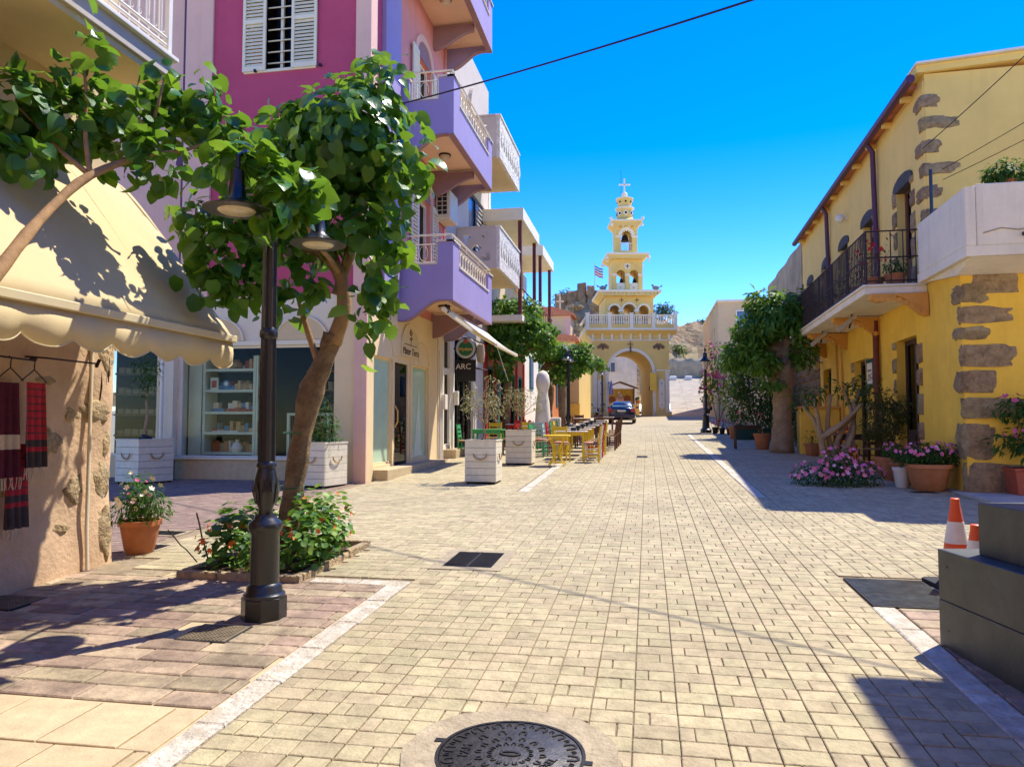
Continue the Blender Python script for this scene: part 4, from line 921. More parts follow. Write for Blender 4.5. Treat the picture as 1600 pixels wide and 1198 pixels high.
t = thing('speaker_lantern', 'grey ribbed lantern hanging beside the round bar sign', 'lantern', (-4.75,20.75,3.6)); MB().lathe([(.02,-.28),(.1,-.25),(.13,0),(.1,.25),(.02,.28)], (0,0,0), 16).build('body', MT['oldplaster'], t, local=True, smooth=True); MB().tube([(0,0,.27),(-.3,0,.45),(-.75,0,.5)], .012, 5).build('bracket', MT['railiron'], t, local=True)
# ------------------------------------------------------------------ red and orange taverna with flat canopies on red posts (y 24.5..33)
tv = thing('taverna_house', 'red and orange taverna house with flat roof canopies on dark red posts', 'building', (-8,29,gz(29)))
MB(TF).wall_open(24.52,33.0,.6,4.6,[(25.0,26.2,.9,3.6),(27.2,28.4,.9,3.6),(29.4,30.6,.9,3.6),(31.4,32.4,.9,3.6)],.0,.3).build('orange_wall', MT['tavorange'], tv)
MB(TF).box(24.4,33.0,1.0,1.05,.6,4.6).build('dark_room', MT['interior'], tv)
MB(TF).box(24.52,24.98,-.04,0,.7,4.3).build('red_pillar', MT['tavred'], tv)
for a,b in ((25.0,26.2),(27.2,28.4),(29.4,30.6),(31.4,32.4)):
    f_ = MB(TF).wall_open(a,b,.9,3.6,[(a+.1,b-.1,1.0,2.7),(a+.1,b-.1,2.8,3.5)],.02,.1).build('green_door', MT['tavgreen'], tv)
    MB(TF).box(a+.05,b-.05,.07,.08,.95,3.55).build('pane', MT['darkglass'], f_)
    MB(TF).box(b+.06,b+.3,-.06,.0,.7,4.2).build('red_pilaster', MT['tavred'], tv)
    MB(TF).box(a-.5,a-.06,-.03,.0,.8,3.4).build('green_shutter', MT['tavgreen'], tv)
MB().box(-12,PX0,25.52,33.0,4.62,8.4).build('upper_wall', MT['cream'], tv)
MB().box(PX0+.01,-4.15,24.4,33.0,5.05,5.25).build('terrace_slab', MT['whitewash'], tv)
for a in range(14): MB().tube([(-4.22,24.6+.62*a,5.25),(-4.22,24.6+.62*a,6.2)], .015, 5).build('terrace_rail_bar', MT['rustpole'], tv)
MB().tube([(-4.22,24.5,6.2),(-4.22,32.9,6.2)], .025, 6).build('terrace_rail', MT['rustpole'], tv)
for y0,y1,z0 in ((24.45,28.25,8.52),(29.25,32.7,8.38)):
    MB().box(-5.9,-4.12,y0,y1,z0,z0+.42).build('canopy', MT['whitewash'], tv, bevel=.01)
    for y in (y0+.12,y1-.45): MB().box(-4.32,-4.2,y,y+.13,5.25,z0-.002).build('red_post', MT['rustpole'], tv)
for y,z in ((26.2,7.4),(30.4,7.2)):
    a_ = MB().bbox(PX0+.02,PX0+.4,y,y+.8,z,z+.65,.02).build('cooling_unit', MT['acwhite'], tv)
    MB().box(PX0+.08,PX0+.34,y-.012,y,z+.1,z+.55).build('grille', MT['black'], a_)
# ------------------------------------------------------------------ old houses and garden walls further up the left side
t = thing('far_left_house', 'pale ochre house wall with a pierced white screen behind the café trees', 'building', (-7,50,gz(50)))
Tq = TE(-4.7)
MB().box(-9,-4.6,50.2,60.5,1.2,6.0).build('wall', MT['tower'], t)
for k,(x,z) in enumerate(((-6.05,3.05),(-7.6,3.05))):
    sc = MB().box(x-.45,x+.45,50.1,50.19,z,z+2.0).build('screen', MT['towerwhite'], t)
    for i in range(2):
        for j in range(4): MB(lambda a,b,c: (x-.2+.4*i+a, 50.09+c, z+.3+.47*j+b)).lathe([(.14,-.01),(.14,.02)], n=14).build('round_hole', MT['void'] if (i+j)%3 else MT['mauve'], sc)
MB().box(-9,-4.55,50.05,50.18,1.2,2.9).build('lower_band', MT['yellow'], t)
# chapel with red tiled roofs
ch = thing('chapel', 'small pink chapel with two red tiled roofs and a cross left of the tower', 'chapel', (-8.5,63,gz(60)))
MB().box(-12,-5.9,60.8,66,1.5,8.3).build('nave', MT['tavorange'], ch) if False else MB().box(-12,-5.9,60.8,66,1.5,8.3).build('nave', MT['facade_far'], ch)
MB().prism([(-12.3,8.31),(-5.5,8.31),(-5.7,8.75),(-9,9.2),(-12.3,8.75)], 'y', 60.5, 66.2).build('tiled_roof', MT['rooftile'], ch)
for k in range(16): MB().tube([(-12.2+.42*k,60.45,8.42),(-12.0+.4*k,61.6,8.95)], .1, 6).build('roof_tile', MT['rooftile'], ch)
MB().box(-10,-6.45,62.5,65.5,8.8,10.75).build('drum', MT['facade_far'], ch)
MB().box(-6.9,-6.43,62.47,62.49,8.8,10.7).build('corner_band', MT['pinkcream'], ch)
MB().prism([(-10.3,10.76),(-6.1,10.76),(-6.2,10.95),(-8.0,11.55),(-10.3,11.3)], 'y', 62.2, 65.8).build('tiled_roof', MT['rooftile'], ch)
MB().box(-7.55,-7.4,63.6,63.75,11.4,12.6).build('cross_upright', MT['cream'], ch); MB().box(-7.8,-7.15,63.62,63.73,12.1,12.25).build('cross_arm', MT['cream'], ch)
# ------------------------------------------------------------------ yellow house on the right (corner 5.15, 13.3, turned 1.6 degrees)
RA = R(-1.6); RP = (5.15, 13.3)
def TR(u, d, z): return (RP[0]+d*math.cos(RA)-u*math.sin(RA), RP[1]+d*math.sin(RA)+u*math.cos(RA), z)   # u along the street, d into the house
yh = thing('yellow_house', 'yellow stone-quoined house with iron balcony along the right side', 'house', TR(5,3,gz(16)))
UZ, RZ = 4.2, 8.1
# openings: ground floor and first floor (u0,u1,z0,z1)
G1 = [(2.3,3.62,.7,3.32),(6.12,7.32,.7,3.18),(10.2,11.3,1.0,3.25)]
F1 = [(2.42,3.35,4.25,6.5),(5.2,6.1,4.9,6.5),(7.7,8.6,4.9,6.5),(10.0,10.95,4.9,6.45),(12.7,13.5,4.9,6.4)]
def plaster(name, us, zs, opens, m, fn, back=.5, T=TR):
    """uneven plaster front with real openings"""
    us = sorted(set(us)|{q for o in opens for q in o[:2]}); zs = sorted(set(zs)|{q for o in opens for q in o[2:]})
    us = [u for i,u in enumerate(us) if i == 0 or u-us[i-1] > 1e-6]
    mb = MB(T); idx = {}; V = []; F = []
    def vid(i,j,k):
        if (i,j,k) not in idx: idx[(i,j,k)] = len(V); V.append((us[i], fn(us[i],zs[j]) if k == 0 else back, zs[j]))
        return idx[(i,j,k)]
    def S(i,j):
        if not (0 <= i < len(us)-1 and 0 <= j < len(zs)-1): return False
        u = (us[i]+us[i+1])/2; z = (zs[j]+zs[j+1])/2
        return not any(o[0] < u < o[1] and o[2] < z < o[3] for o in opens)
    for i in range(len(us)-1):
        for j in range(len(zs)-1):
            if not S(i,j): continue
            F.append((vid(i,j,0),vid(i+1,j,0),vid(i+1,j+1,0),vid(i,j+1,0)))
            if not S(i-1,j): F.append((vid(i,j,0),vid(i,j+1,0),vid(i,j+1,1),vid(i,j,1)))
            if not S(i+1,j): F.append((vid(i+1,j,0),vid(i+1,j,1),vid(i+1,j+1,1),vid(i+1,j+1,0)))
            if not S(i,j-1): F.append((vid(i,j,0),vid(i,j,1),vid(i+1,j,1),vid(i+1,j,0)))
            if not S(i,j+1): F.append((vid(i,j+1,0),vid(i+1,j+1,0),vid(i+1,j+1,1),vid(i,j+1,1)))
    mb.add(V,F)
    return mb
fr = lambda a,b,s: [a+(b-a)*i/max(1,int((b-a)/s)) for i in range(max(1,int((b-a)/s))+1)]
wf_ = lambda u,z: .012*(math.sin(2.1*u+1.4*z)+.6*math.sin(4.3*z-1.2*u)+.4*math.sin(8*u+3*z))
plaster('w', fr(0,11.7,.25), fr(.2,UZ-.01,.25), G1, None, wf_).build('street_wall', MT['yellow'], yh, smooth=True)
# south wall, ground floor
TRS = lambda u,d,z: TR(d, u, z)              # u to the right, d into the house
plaster('w', fr(0,6,.25), fr(.2,UZ-.01,.25), [(1.05,2.1,.45,3.45)], None, lambda u,z: wf_(u+20,z), T=TRS).build('south_wall', MT['yellow'], yh, smooth=True)
# first floor walls, set back behind the terrace
plaster('w', fr(1.6,14.56,.4), fr(UZ+.0,RZ,.4), F1, None, lambda u,z: wf_(u,z)*.6).build('upper_street_wall', MT['yellow_pale'], yh, smooth=True)
MB(TRS).box(0.04,8,1.585,2.0,UZ+.0,RZ+.12).build('upper_south_wall', MT['yellow_pale'], yh)
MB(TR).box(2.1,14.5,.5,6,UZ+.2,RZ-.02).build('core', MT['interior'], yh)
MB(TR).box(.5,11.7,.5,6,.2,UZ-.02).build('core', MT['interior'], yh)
# roof: coping, gutter, downpipes
MB(TRS).prism([(-.12,RZ+.121),(8,RZ+.55),(8,RZ+.72),(-.12,RZ+.26)], 'y', 1.5, 2.1).build('roof_verge', MT['yellow_pale'], yh)
MB(TRS).prism([(-.14,RZ+.262),(8,RZ+.725),(8,RZ+.78),(-.14,RZ+.30)], 'y', 1.42, 2.0).build('verge_cap', MT['whitewash'], yh)
MB(TR).box(2.0,14.7,-.25,6,RZ+.02,RZ+.12).build('roof', MT['rooftile'], yh)
MB(TR).tube([(1.45,-.24,RZ+.0),(14.7,-.24,RZ-.0)], .085, 8).build('gutter', MT['purple_dark'], yh, smooth=True)
for k in range(10): MB(TR).obox((2.2+1.3*k,-.1,RZ-.1),(.08,.22,.1)).build('eave_block', MT['yellow_pale'], yh)
for u in (4.7,9.85): MB(TR).tube([(u,-.22,RZ-.05),(u,-.1,RZ-.25),(u,-.07,5.8),(u,-.07,UZ+.1)], .06, 8).build('downpipe', MT['purple_dark'], yh, smooth=True)
MB(TR).tube([(4.9,-.08,.5),(4.9,-.08,3.95)], .07, 10).build('downpipe', MT['rustpole'], yh, smooth=True)
# quoins: irregular stones at the corners, slightly proud, each its own piece
def stone(T, u0,u1,z0,z1, d=-.03, seed=0, m='quoin', nm='quoin', parent=None, thick=.1, seg=5):
    r = random.Random(seed); pts = []
    for (ua,za),(ub,zb) in (((u0,z0),(u1,z0)),((u1,z0),(u1,z1)),((u1,z1),(u0,z1)),((u0,z1),(u0,z0))):
        for k in range(seg):
            t_ = k/seg; jx = .03*min(u1-u0,z1-z0)*1.5
            pts.append((ua+(ub-ua)*t_+r.uniform(-jx,jx), za+(zb-za)*t_+r.uniform(-jx,jx)))
    n_ = len(pts); cu, cz = (u0+u1)/2,(z0+z1)/2
    inn = [(cu+(p[0]-cu)*.9, cz+(p[1]-cz)*.86) for p in pts]; mid = [(cu+(p[0]-cu)*.45+r.uniform(-.02,.02), cz+(p[1]-cz)*.45+r.uniform(-.02,.02)) for p in pts]
    V = [(p[0],d+thick,p[1]) for p in pts]+[(p[0],d+.018,p[1]) for p in pts]+[(p[0],d+r.uniform(-.008,.006),p[1]) for p in inn]+[(p[0],d-.012+r.uniform(-.012,.012),p[1]) for p in mid]+[(cu,d-.014,cz)]
    F = [(a*n_+i,a*n_+(i+1)%n_,(a+1)*n_+(i+1)%n_,(a+1)*n_+i) for a in range(3) for i in range(n_)]+[(3*n_+i,3*n_+(i+1)%n_,4*n_) for i in range(n_)]
    return MB(T).add(V,F).build(nm, MT[m], parent, smooth='all')
zq = [(.22,1.0,.95),(1.08,1.66,.5),(1.72,2.06,.9),(2.12,2.45,.5),(2.52,2.92,.72),(2.98,3.18,.45),(3.24,3.5,.72),(3.55,3.95,.45)]
# ground-floor corner quoins: wrap the corner as two faces of one stone
def corner_stone(ua, us, z0, z1, seed, base=0.0, u_base=0.0):
    """block at the corner: extends ua along the street and us along the south side"""
    mb = MB(TR); r = random.Random(seed); e = .04; nz = 5; V = []; F = []
    ring = [(base+ua,.1),(base+ua,-e*.3),(base+ua*.66,-e),(base+ua*.33,-e),(base+.02,-e),(base-e,.02),(base-e,us*.33),(base-e,us*.66),(base-e*.3,us),(base+.1,us)]
    for k in range(nz+1):
        z = z0+(z1-z0)*k/nz
        for i,(u,d) in enumerate(ring):
            j = r.uniform(-.02,.02); q = .0 if 0 < k < nz else .02
            V.append((u+j+q*(1 if u < base+.01 else 0), d+r.uniform(-.016,.016)+q*(1 if d < .01 else 0), z+(r.uniform(-.02,.02) if 0 < i < 9 else 0)))
    n_ = len(ring)
    F = [(k*n_+i,k*n_+(i+1)%n_,(k+1)*n_+(i+1)%n_,(k+1)*n_+i) for k in range(nz) for i in range(n_)]+[tuple(range(n_))[::-1],tuple(range(nz*n_,(nz+1)*n_))]
    return mb.add(V,F).build('quoin', MT['quoin'], yh, smooth=True)
for k,(z0,z1,us_) in enumerate([(.3,.93,.98),(1.0,1.58,.42),(1.68,2.0,1.0),(2.1,2.45,.48),(2.52,2.88,.78),(2.98,3.18,.4),(3.24,3.52,.74),(3.58,3.9,.4)]):
    corner_stone(.12 if k % 2 == 0 else .42, us_, z0, z1, 50+k)
stone(TRS,.15,.85,3.72,4.1,-.03,77,parent=yh)
for k in range(8):
    z0 = 4.5+.44*k; corner_stone(.45 if k % 2 else .22, .3 if k % 2 else .62, z0, z0+.25, 70+k, base=1.6)
# door and window stones on the street side
def stones_round(o, n, seed, zlo, w_=.22):
    r = random.Random(seed)
    for side in (0,1):
        z = zlo
        while z < o[3]-.1:
            h = r.uniform(.28,.42); w2 = r.uniform(.16,.3)
            if side == 0: a,b = o[0]-w2, o[0]-.01
            else: a,b = o[1]+.01, o[1]+w2
            stone(TR,a,b,z,min(z+h,o[3]),-.028,r.randint(0,999),parent=yh,nm='jamb_stone',seg=3); z += h+r.uniform(.1,.22)
for k,o in enumerate(G1[:2]): stones_round(o, 5, 90+k, o[2]+.1)
for k,o in enumerate(F1):
    stones_round(o, 5, 95+k, o[2]+.05)
    mb = MB(TR); n_ = 8; top = arc((o[0]+o[1])/2, o[3]+.02, (o[1]-o[0])/2+.16, 180, 0, n_, .2); bot = [(p[0], o[3]-.06) for p in top]
    mb.strip(top, bot, 'y', -.03, .3); mb.build('slate_lintel', MT['slate'], yh)
for k,o in enumerate(G1+F1):
    m_ = 'darkbrown' if k < 3 else 'doorwood'
    f_ = MB(TR).wall_open(*o,[(o[0]+.09,(o[0]+o[1])/2-.04,o[2]+.75,o[3]-.1),((o[0]+o[1])/2+.04,o[1]-.09,o[2]+.75,o[3]-.1)],.16,.22).build('door' if o[3]-o[2] > 2 else 'window', MT[m_], yh)
    MB(TR).box(o[0]+.05,o[1]-.05,.2,.205,o[2]+.05,o[3]-.05).build('pane', MT['darkglass'], f_)
    for sx in (o[0]+.12, (o[0]+o[1])/2+.07): MB(TR).bbox(sx,sx+(o[1]-o[0])/2-.2,.14,.17,o[2]+.12,o[2]+.65,.015).build('panel', MT[m_], f_)
# brown door leaf on the south side
dl = MB(TRS).box(1.05,2.1,.12,.18,.45,3.45).build('side_door', MT['doorwood'], yh)
for k in range(3): MB(TRS).box(1.1,2.05,.09,.12,.8+1.0*k,.9+1.0*k).build('batten', MT['doorwood'], dl)
# terrace with white parapet over the corner
MB(TR).box(-.8,1.5,-.2,6,UZ-.0,UZ+.16).build('terrace_slab', MT['whitewash'], yh)
MB(TR).box(-.8,1.45,-.2,-.04,UZ+.16,5.3).build('parapet', MT['whitewash'], yh, bevel=.02)
MB(TR).box(-.8,-.64,-.038,6,UZ+.16,5.34).build('parapet', MT['whitewash'], yh, bevel=.02)
MB(TR).prism([(-.72,UZ-.001),(1.4,UZ-.001),(.0,UZ-.16),(-.1,UZ-.16)], 'y', -.1, 6).build('slab_cove', MT['whitewash'], yh)
MB(TR).tube([(.9,-.12,5.0),(.9,-.12,6.15)], .03, 8).build('steel_post', MT['plate'], yh)
# crack filled with mortar on the parapet and a drain spout
MB(TRS).tube([(.05,-.815,4.55),(.3,-.812,4.62),(.55,-.815,4.58),(.8,-.812,4.63),(1.1,-.815,4.6)], .008, 4).build('crack', MT['oldplaster'], yh)
MB(TRS).tube([(.62,-.76,4.52),(.62,-.88,4.5)], .035, 10).build('drain_spout', MT['black'], yh)
# iron balcony
BU0, BU1, BO = 1.62, 11.2, -1.1
MB(TR).box(BU0,BU1,BO,-.0,UZ-.16,UZ-.02).build('balcony_slab', MT['whitewash'], yh, bevel=.015)
MB(TR).box(BU0-.02,BU1,BO-.03,-.01,UZ-.018,UZ+.03).build('balcony_edge', MT['whitewash'], yh, bevel=.012)
rl = MB(TR)
for z in (UZ+.1,UZ+.55,UZ+1.06):
    rl.tube([(BU0+.04,BO+.05,z),(BU1-.04,BO+.05,z)], .016, 5); rl.tube([(BU0+.04,BO+.05,z),(BU0+.04,-.05,z)], .016, 5)
n_ = 76
for k in range(n_+1):
    u = BU0+.04+(BU1-BU0-.08)*k/n_; rl.tube([(u,BO+.05,UZ+.02),(u,BO+.05,UZ+1.06)], .011 if k % 12 else .02, 5)
for k in range(5): d = BO+.05+.22*k; rl.tube([(BU0+.04,d,UZ+.02),(BU0+.04,d,UZ+1.06)], .011, 5)
for k in range(8):
    u = BU0+.6+1.2*k; rl.tube([(u+.13*math.cos(a),BO+.05,UZ+.33+.13*math.sin(a)) for a in [q*.55 for q in range(12)]], .008, 4)
rl.build('railing', MT['railiron'], yh, kind='stuff')
# carved brackets
for u in (1.55,4.85,8.0,10.75):
    n_ = 20; low = []
    for i in range(n_+1):
        t_ = i/n_; d = BO+.1+(-BO-.1)*t_
        z = UZ-.16-(.10+.05*math.sin(t_*9.0)+ .33*max(0,(t_-.45)/.55)**1.2)
        low.append((d,z))
    mb = MB(TR); mb.strip([(d,UZ-.162) for d,z in low], low, 'x', u, u+.22); br = mb.build('carved_bracket', MT['ochre'], yh, bevel=.015)
    for k in range(9):
        t_ = k/8; d = BO+.18+(-BO-.28)*t_; z = UZ-.27-.28*max(0,(t_-.4)/.6)**1.2
        MB(lambda a,b,c: TR(u-.012+c, d+a, z+b)).lathe([(.055,-.01),(.05,.02),(.02,.03)], n=10).build('carved_scroll', MT['ochre'], br, smooth=True)
for u in (4.2,7.4):
    t = thing('folded_awning', 'grey folded awning arm under the iron balcony, %s one' % ('nearer' if u < 5 else 'farther'), 'awning', TR(u,-.9,UZ-.3))
    MB(TR).obox((u,-.85,UZ-.38),(.08,.5,.1),(.7,0,.3)).build('arm', MT['oldplaster'], t)
    for dz in (0,.07): MB(TR).tube([(u-.05,-.75,UZ-.18-dz),(u+.02,-.8,UZ-.42-dz)], .02, 6).build('joint', MT['railiron'], t)
    MB(TR).tube([(u,-.75,UZ-.22),(u,-.1,UZ-.22)], .008, 5).build('cable', MT['railiron'], t)
# menu board, lamp ball, pipes
t = thing('menu_board', 'green framed menu board on the yellow wall beside the downpipe', 'sign', TR(5.5,-.05,2.75))
MB(TR).bbox(5.2,5.82,-.08,-.02,2.42,3.12,.01).build('frame', MT['darkgreen'], t); MB(TR).box(5.28,5.74,-.085,-.08,2.52,3.02).build('sheet', MT['paper'], t); MB(TR).box(5.4,5.62,-.088,-.085,2.6,2.75).build('print', MT['icon_mix'], t)
MB(TR).box(5.35,5.67,-.088,-.085,2.82,2.86).build('print', MT['ink'], t)
t = thing('globe_lamp', 'white globe lamp on the upper yellow wall', 'lamp', TR(7.8,-.1,7.15)); MB(TR).blob((7.8,-.16,7.15),(.12,.12,.12),1,0,16,10).build('globe', MT['whitepaint'], t, smooth='all'); MB(TR).obox((7.8,-.03,7.15),(.08,.08,.08)).build('base', MT['whitepaint'], t)
t = thing('globe_lamp', 'small round lamp under the balcony near the stone wall', 'lamp', TR(11.4,-.2,3.4)); MB(TR).blob((11.4,-.2,3.4),(.13,.13,.13),1,0,16,10).build('globe', MT['lampglass'], t, smooth='all'); MB(TR).tube([(11.4,0,3.5),(11.4,-.2,3.5)], .02, 6).build('arm', MT['railiron'], t)
for u in (8.6,9.2): MB(TR).tube([(u,-.03,1.2),(u,-.03,3.9)], .03, 6).build('wall_pipe', MT['ochre'], yh)
# concrete apron at the corner
MB(TR).box(-2.6,.6,-.15,6,gz(11)-.05,gz(13)+.05).build('apron', MT['concrete'], yh, bevel=.02)
# ------------------------------------------------------------------ rubble stone house next up the street
sh = thing('rubble_house', 'old house of rubble stone below and stained plaster above, beyond the yellow one', 'house', TR(18,3,gz(30)))
MB(TR).box(11.72,24,.06,5,.4,4.2).build('mortar_wall', MT['rubble_mortar'], sh)
plaster('w', fr(14.6,24,.6), fr(4.2,8.2,.5), [], None, lambda u,z: .03*math.sin(2*u+z)+.0).build('upper_wall', MT['oldplaster'], sh, smooth=True)
MB(TR).box(14.7,24,.5,5,4.2,8.15).build('core', MT['oldplaster'], sh)
r = random.Random(5); z = .75; k = 0
while z < 3.95:
    h = r.uniform(.18,.3); u = 11.75
    while u < 17.6:
        w_ = r.uniform(.22,.55); stone(TR,u+.015,u+w_-.015,z+.012,z+h-.012,.03,k,'rubble','rubble_stone',sh,.06,2); k += 1; u += w_
    z += h
# wood-framed window in the rubble wall, blue pot on the wall
# ------------------------------------------------------------------ neighbour house behind the camera's right edge (casts the near shadow)
nh = thing('corner_house', 'plain cream house with high balcony just outside the right edge', 'house', (6.5,3,gz(3)))
MB().box(5.25,9,-6,7.3,0,9).build('wall', MT['cream'], nh)
MB().box(3.78,5.24,-6,7.55,6.45,6.62).build('balcony_slab', MT['cream'], nh, bevel=.08)
# ------------------------------------------------------------------ bell tower gate at the end of the street
TA = R(10.445); TP = (-1.47, 68.0)
def TT(u, d, z): return (TP[0]+u*math.cos(TA)-d*math.sin(TA), TP[1]+u*math.sin(TA)+d*math.cos(TA), z)
tw = thing('bell_tower', 'yellow tiered bell tower with an archway at the end of the street', 'tower', TT(0,3,gz(68)))
def arch_wall(T, u0,u1,z0,z1,d0,d1, ops, n=14):
    """wall with round-headed openings (cx, r, zsill, zspring)"""
    mb = MB(T); x = u0
    for cx,r,zs,zp in ops:
        if cx-r > x+1e-4: mb.box(x,cx-r,d0,d1,z0,z1)
        if zs > z0: mb.box(cx-r,cx+r,d0,d1,z0,zs)
        A = arc(cx,zp,r,180,0,n); mb.strip(A, [(p[0],z1) for p in A], 'y', d0, d1); x = cx+r
    if x < u1-1e-4: mb.box(x,u1,d0,d1,z0,z1)
    return mb
def ring(T, cx, zp, r0, r1, d0, d1, a0=180, a1=0, n=18): return MB(T).strip(arc(cx,zp,r1,a0,a1,n), arc(cx,zp,r0,a0,a1,n), 'y', d0, d1)
def plus(T, cx, cz, s, d, m, parent, nm='cross'):
    k = s*.28; MB(T).prism([(cx-k/2,cz-s),(cx+k/2,cz-s),(cx+k/2,cz-k/2),(cx+s,cz-k/2),(cx+s,cz+k/2),(cx+k/2,cz+k/2),(cx+k/2,cz+s),(cx-k/2,cz+s),(cx-k/2,cz+k/2),(cx-s,cz+k/2),(cx-s,cz-k/2),(cx-k/2,cz-k/2)], 'y', d-.05, d).build(nm, m, parent)
YW, WH = MT['tower'], MT['towerwhite']
arch_wall(TT,-3.5,3.5,1.6,10.0,0,6,[(-.05,2.0,1.6,6.15)],20).build('gate_block', YW, tw)
ring(TT,-.05,6.15,2.0,2.27,-.08,-.0).build('archivolt', WH, tw)
for sx in (-1,1):
    MB(TT).box(-.05+sx*2.15-.13,-.05+sx*2.15+.13,-.08,0,2.0,6.12).build('arch_jamb', WH, tw)
    MB(TT).box(-.05+sx*2.15-.2,-.05+sx*2.15+.2,-.14,0,6.0,6.2).build('impost', WH, tw)
    MB(TT).box(sx*3.3-.17,sx*3.3+.17,-.09,0,1.9,6.3).build('corner_strip', WH, tw)
    MB(TT).box(sx*2.85-.55 if sx > 0 else -3.5,3.6 if sx > 0 else -2.3,-.13,-.091,6.3,6.42).build('string_course', WH, tw)
    MB(TT).prism([(sx*2.78,2.75),(sx*2.78+.26,3.05),(sx*2.78+.26,5.35),(sx*2.78,5.65),(sx*2.78-.26,5.35),(sx*2.78-.26,3.05)], 'y', -.06, 0).build('panel', WH, tw)
    for z in (3.2,4.2,5.2): plus(TT,sx*2.78,z,.07,-.062,MT['flagblue'],tw,'blue_cross')
    MB(TT).box(sx*2.9-.75,sx*2.9+.75,-.2,-.141,1.6,2.55).build('plinth', YW, tw)
    # double-headed eagle reliefs
    e = MB(TT)
    for s2 in (-1,1):
        for k in range(4): e.obox((sx*2.55+s2*(.14+.11*k),-.03,8.55-.05*k+.06),(.08,.05,.42-.05*k),(0,0.25*s2,0))
        e.obox((sx*2.55+s2*.07,-.03,8.75),(.06,.05,.22),(0,.4*s2,0))
    e.obox((sx*2.55,-.03,8.45),(.18,.05,.42)); e.build('eagle_relief', MT['towerbrown'], tw, kind='stuff')
plus(TT,-.05,8.75,.27,-.0,MT['towerbrown'],tw)
MB(TT).box(-.12,.02,-.16,-.081,8.0,8.55).build('keystone', MT['towerbrown'], tw)
# dentils, frieze, flared console
for k in range(36): MB(TT).box(-3.5+.195*k,-3.5+.195*k+.1,-.1,0,9.02,9.12).build('dentil', WH, tw)
MB(TT).box(-3.55,3.55,-.14,0,9.125,9.2).build('band', WH, tw)
for k in range(9): MB(TT).box(-3.5+.875*k-.09,-3.5+.875*k+.09,-.18,0,9.2,9.95).build('bracket', WH, tw)
for sx in (-1,1): MB(TT).prism([(sx*3.5,9.2),(sx*4.1,10.0),(sx*3.5,10.0)], 'y', -.1, 6.1).build('console', YW, tw); MB(TT).strip([(sx*(3.52+.6*t_),9.2+.8*t_**1.3) for t_ in (0,.25,.5,.75,1)], [(sx*(3.62+.6*t_),9.15+.8*t_**1.3) for t_ in (0,.25,.5,.75,1)], 'y', -.14, .1).build('console_edge', WH, tw)
MB(TT).box(-4.15,4.15,-.65,6.6,10.0,10.18).build('balcony_floor', WH, tw)
MB(TT).prism([(-.62,10.0),(0,9.55),(0,10.0)], 'x', -4.1, 4.1).build('balcony_cove', YW, tw)
for u in (-4.0,-2.0,0,2.0,4.0):
    MB(TT).box(u-.16,u+.16,-.62,-.3,10.18,11.5).build('pedestal', WH, tw); MB(TT).box(u-.2,u+.2,-.66,-.26,11.5,11.58).build('pedestal_cap', WH, tw)
for a in range(4):
    u0, u1 = -4.0+2*a+.16, -2.0+2*a-.16
    MB(TT).box(u0,u1,-.56,-.36,10.18,10.55).build('parapet_panel', YW, tw); MB(TT).box(u0,u1,-.58,-.34,11.3,11.42).build('top_rail', WH, tw)
    for k in range(8): MB(TT).lathe([(.05,10.55),(.085,10.75),(.045,10.95),(.075,11.15),(.05,11.3)], (u0+(u1-u0)*(k+.5)/8,-.46,0), 8).build('baluster', WH, tw, smooth=True)
for sx in (-1,1):
    MB(TT).box(sx*4.0-.1,sx*4.0+.1,-.28,6.3,10.18,10.55).build('parapet_panel', YW, tw); MB(TT).box(sx*4.0-.1,sx*4.0+.1,-.25,6.3,11.3,11.42).build('top_rail', WH, tw)
# tier with three arches
arch_wall(TT,-2.25,2.25,10.18,13.2,.75,5.25,[(-1.35,.46,10.18,12.0),(0,.58,10.18,12.0),(1.35,.46,10.18,12.0)]).build('arcade_tier', YW, tw)
for cx,r in ((-1.35,.46),(0,.58),(1.35,.46)): ring(TT,cx,12.0,r,r+.17,.67,.75).build('arch_trim', WH, tw); MB(TT).box(cx-r-.02,cx-r+.001,.7,.76,10.2,12.0).build('jamb', WH, tw)
for cx in (-.72,.72): plus(TT,cx,12.95,.2,.75,MT['towerbrown'],tw); MB(TT).box(cx-.28,cx+.2,.64,.75,11.85,12.05).build('capital', WH, tw)
MB(TT).box(-2.4,2.4,.6,5.4,13.2,13.3).build('cornice', YW, tw); MB(TT).prism([(-2.4,13.3),(2.4,13.3),(2.85,13.62),(-2.85,13.62)], 'y', .2, 5.8).build('cornice', YW, tw); MB(TT).box(-2.9,2.9,.15,5.85,13.62,13.82).build('cornice_cap', WH, tw)
for k in range(15): MB(TT).box(-2.55+.36*k,-2.55+.36*k+.16,.2,.6,13.45,13.6).build('modillion', WH, tw)
# tier with two open arches
arch_wall(TT,-1.43,1.43,13.82,16.95,1.57,4.43,[(-.62,.42,13.82,15.55),(.62,.42,13.82,15.55)]).build('belfry_lower', YW, tw)
ring(TT,0,15.6,1.05,1.15,1.52,1.57).build('arch_trim', YW, tw)
for u in (-1.24,0,1.24): MB(TT).box(u-.25,u+.25,1.5,1.57,15.4,15.58).build('capital', WH, tw)
for u in (-.62,.62): p_ = MB(TT).box(u-.42,u+.42,1.75,1.85,13.82,14.75).build('white_parapet', WH, tw); plus(TT,u,14.3,.12,1.75,MT['gold'],tw)
MB(TT).lathe([(.3,-.03),(.3,.0)], (0,1.55,16.3), 16).build('disc', WH, tw) if False else MB(lambda a,b,c: TT(a,1.54+c,16.3+b)).lathe([(.3,-.01),(.3,.03)], n=18).build('roundel', WH, tw)
plus(TT,0,16.3,.2,1.53,MT['towerbrown'],tw)
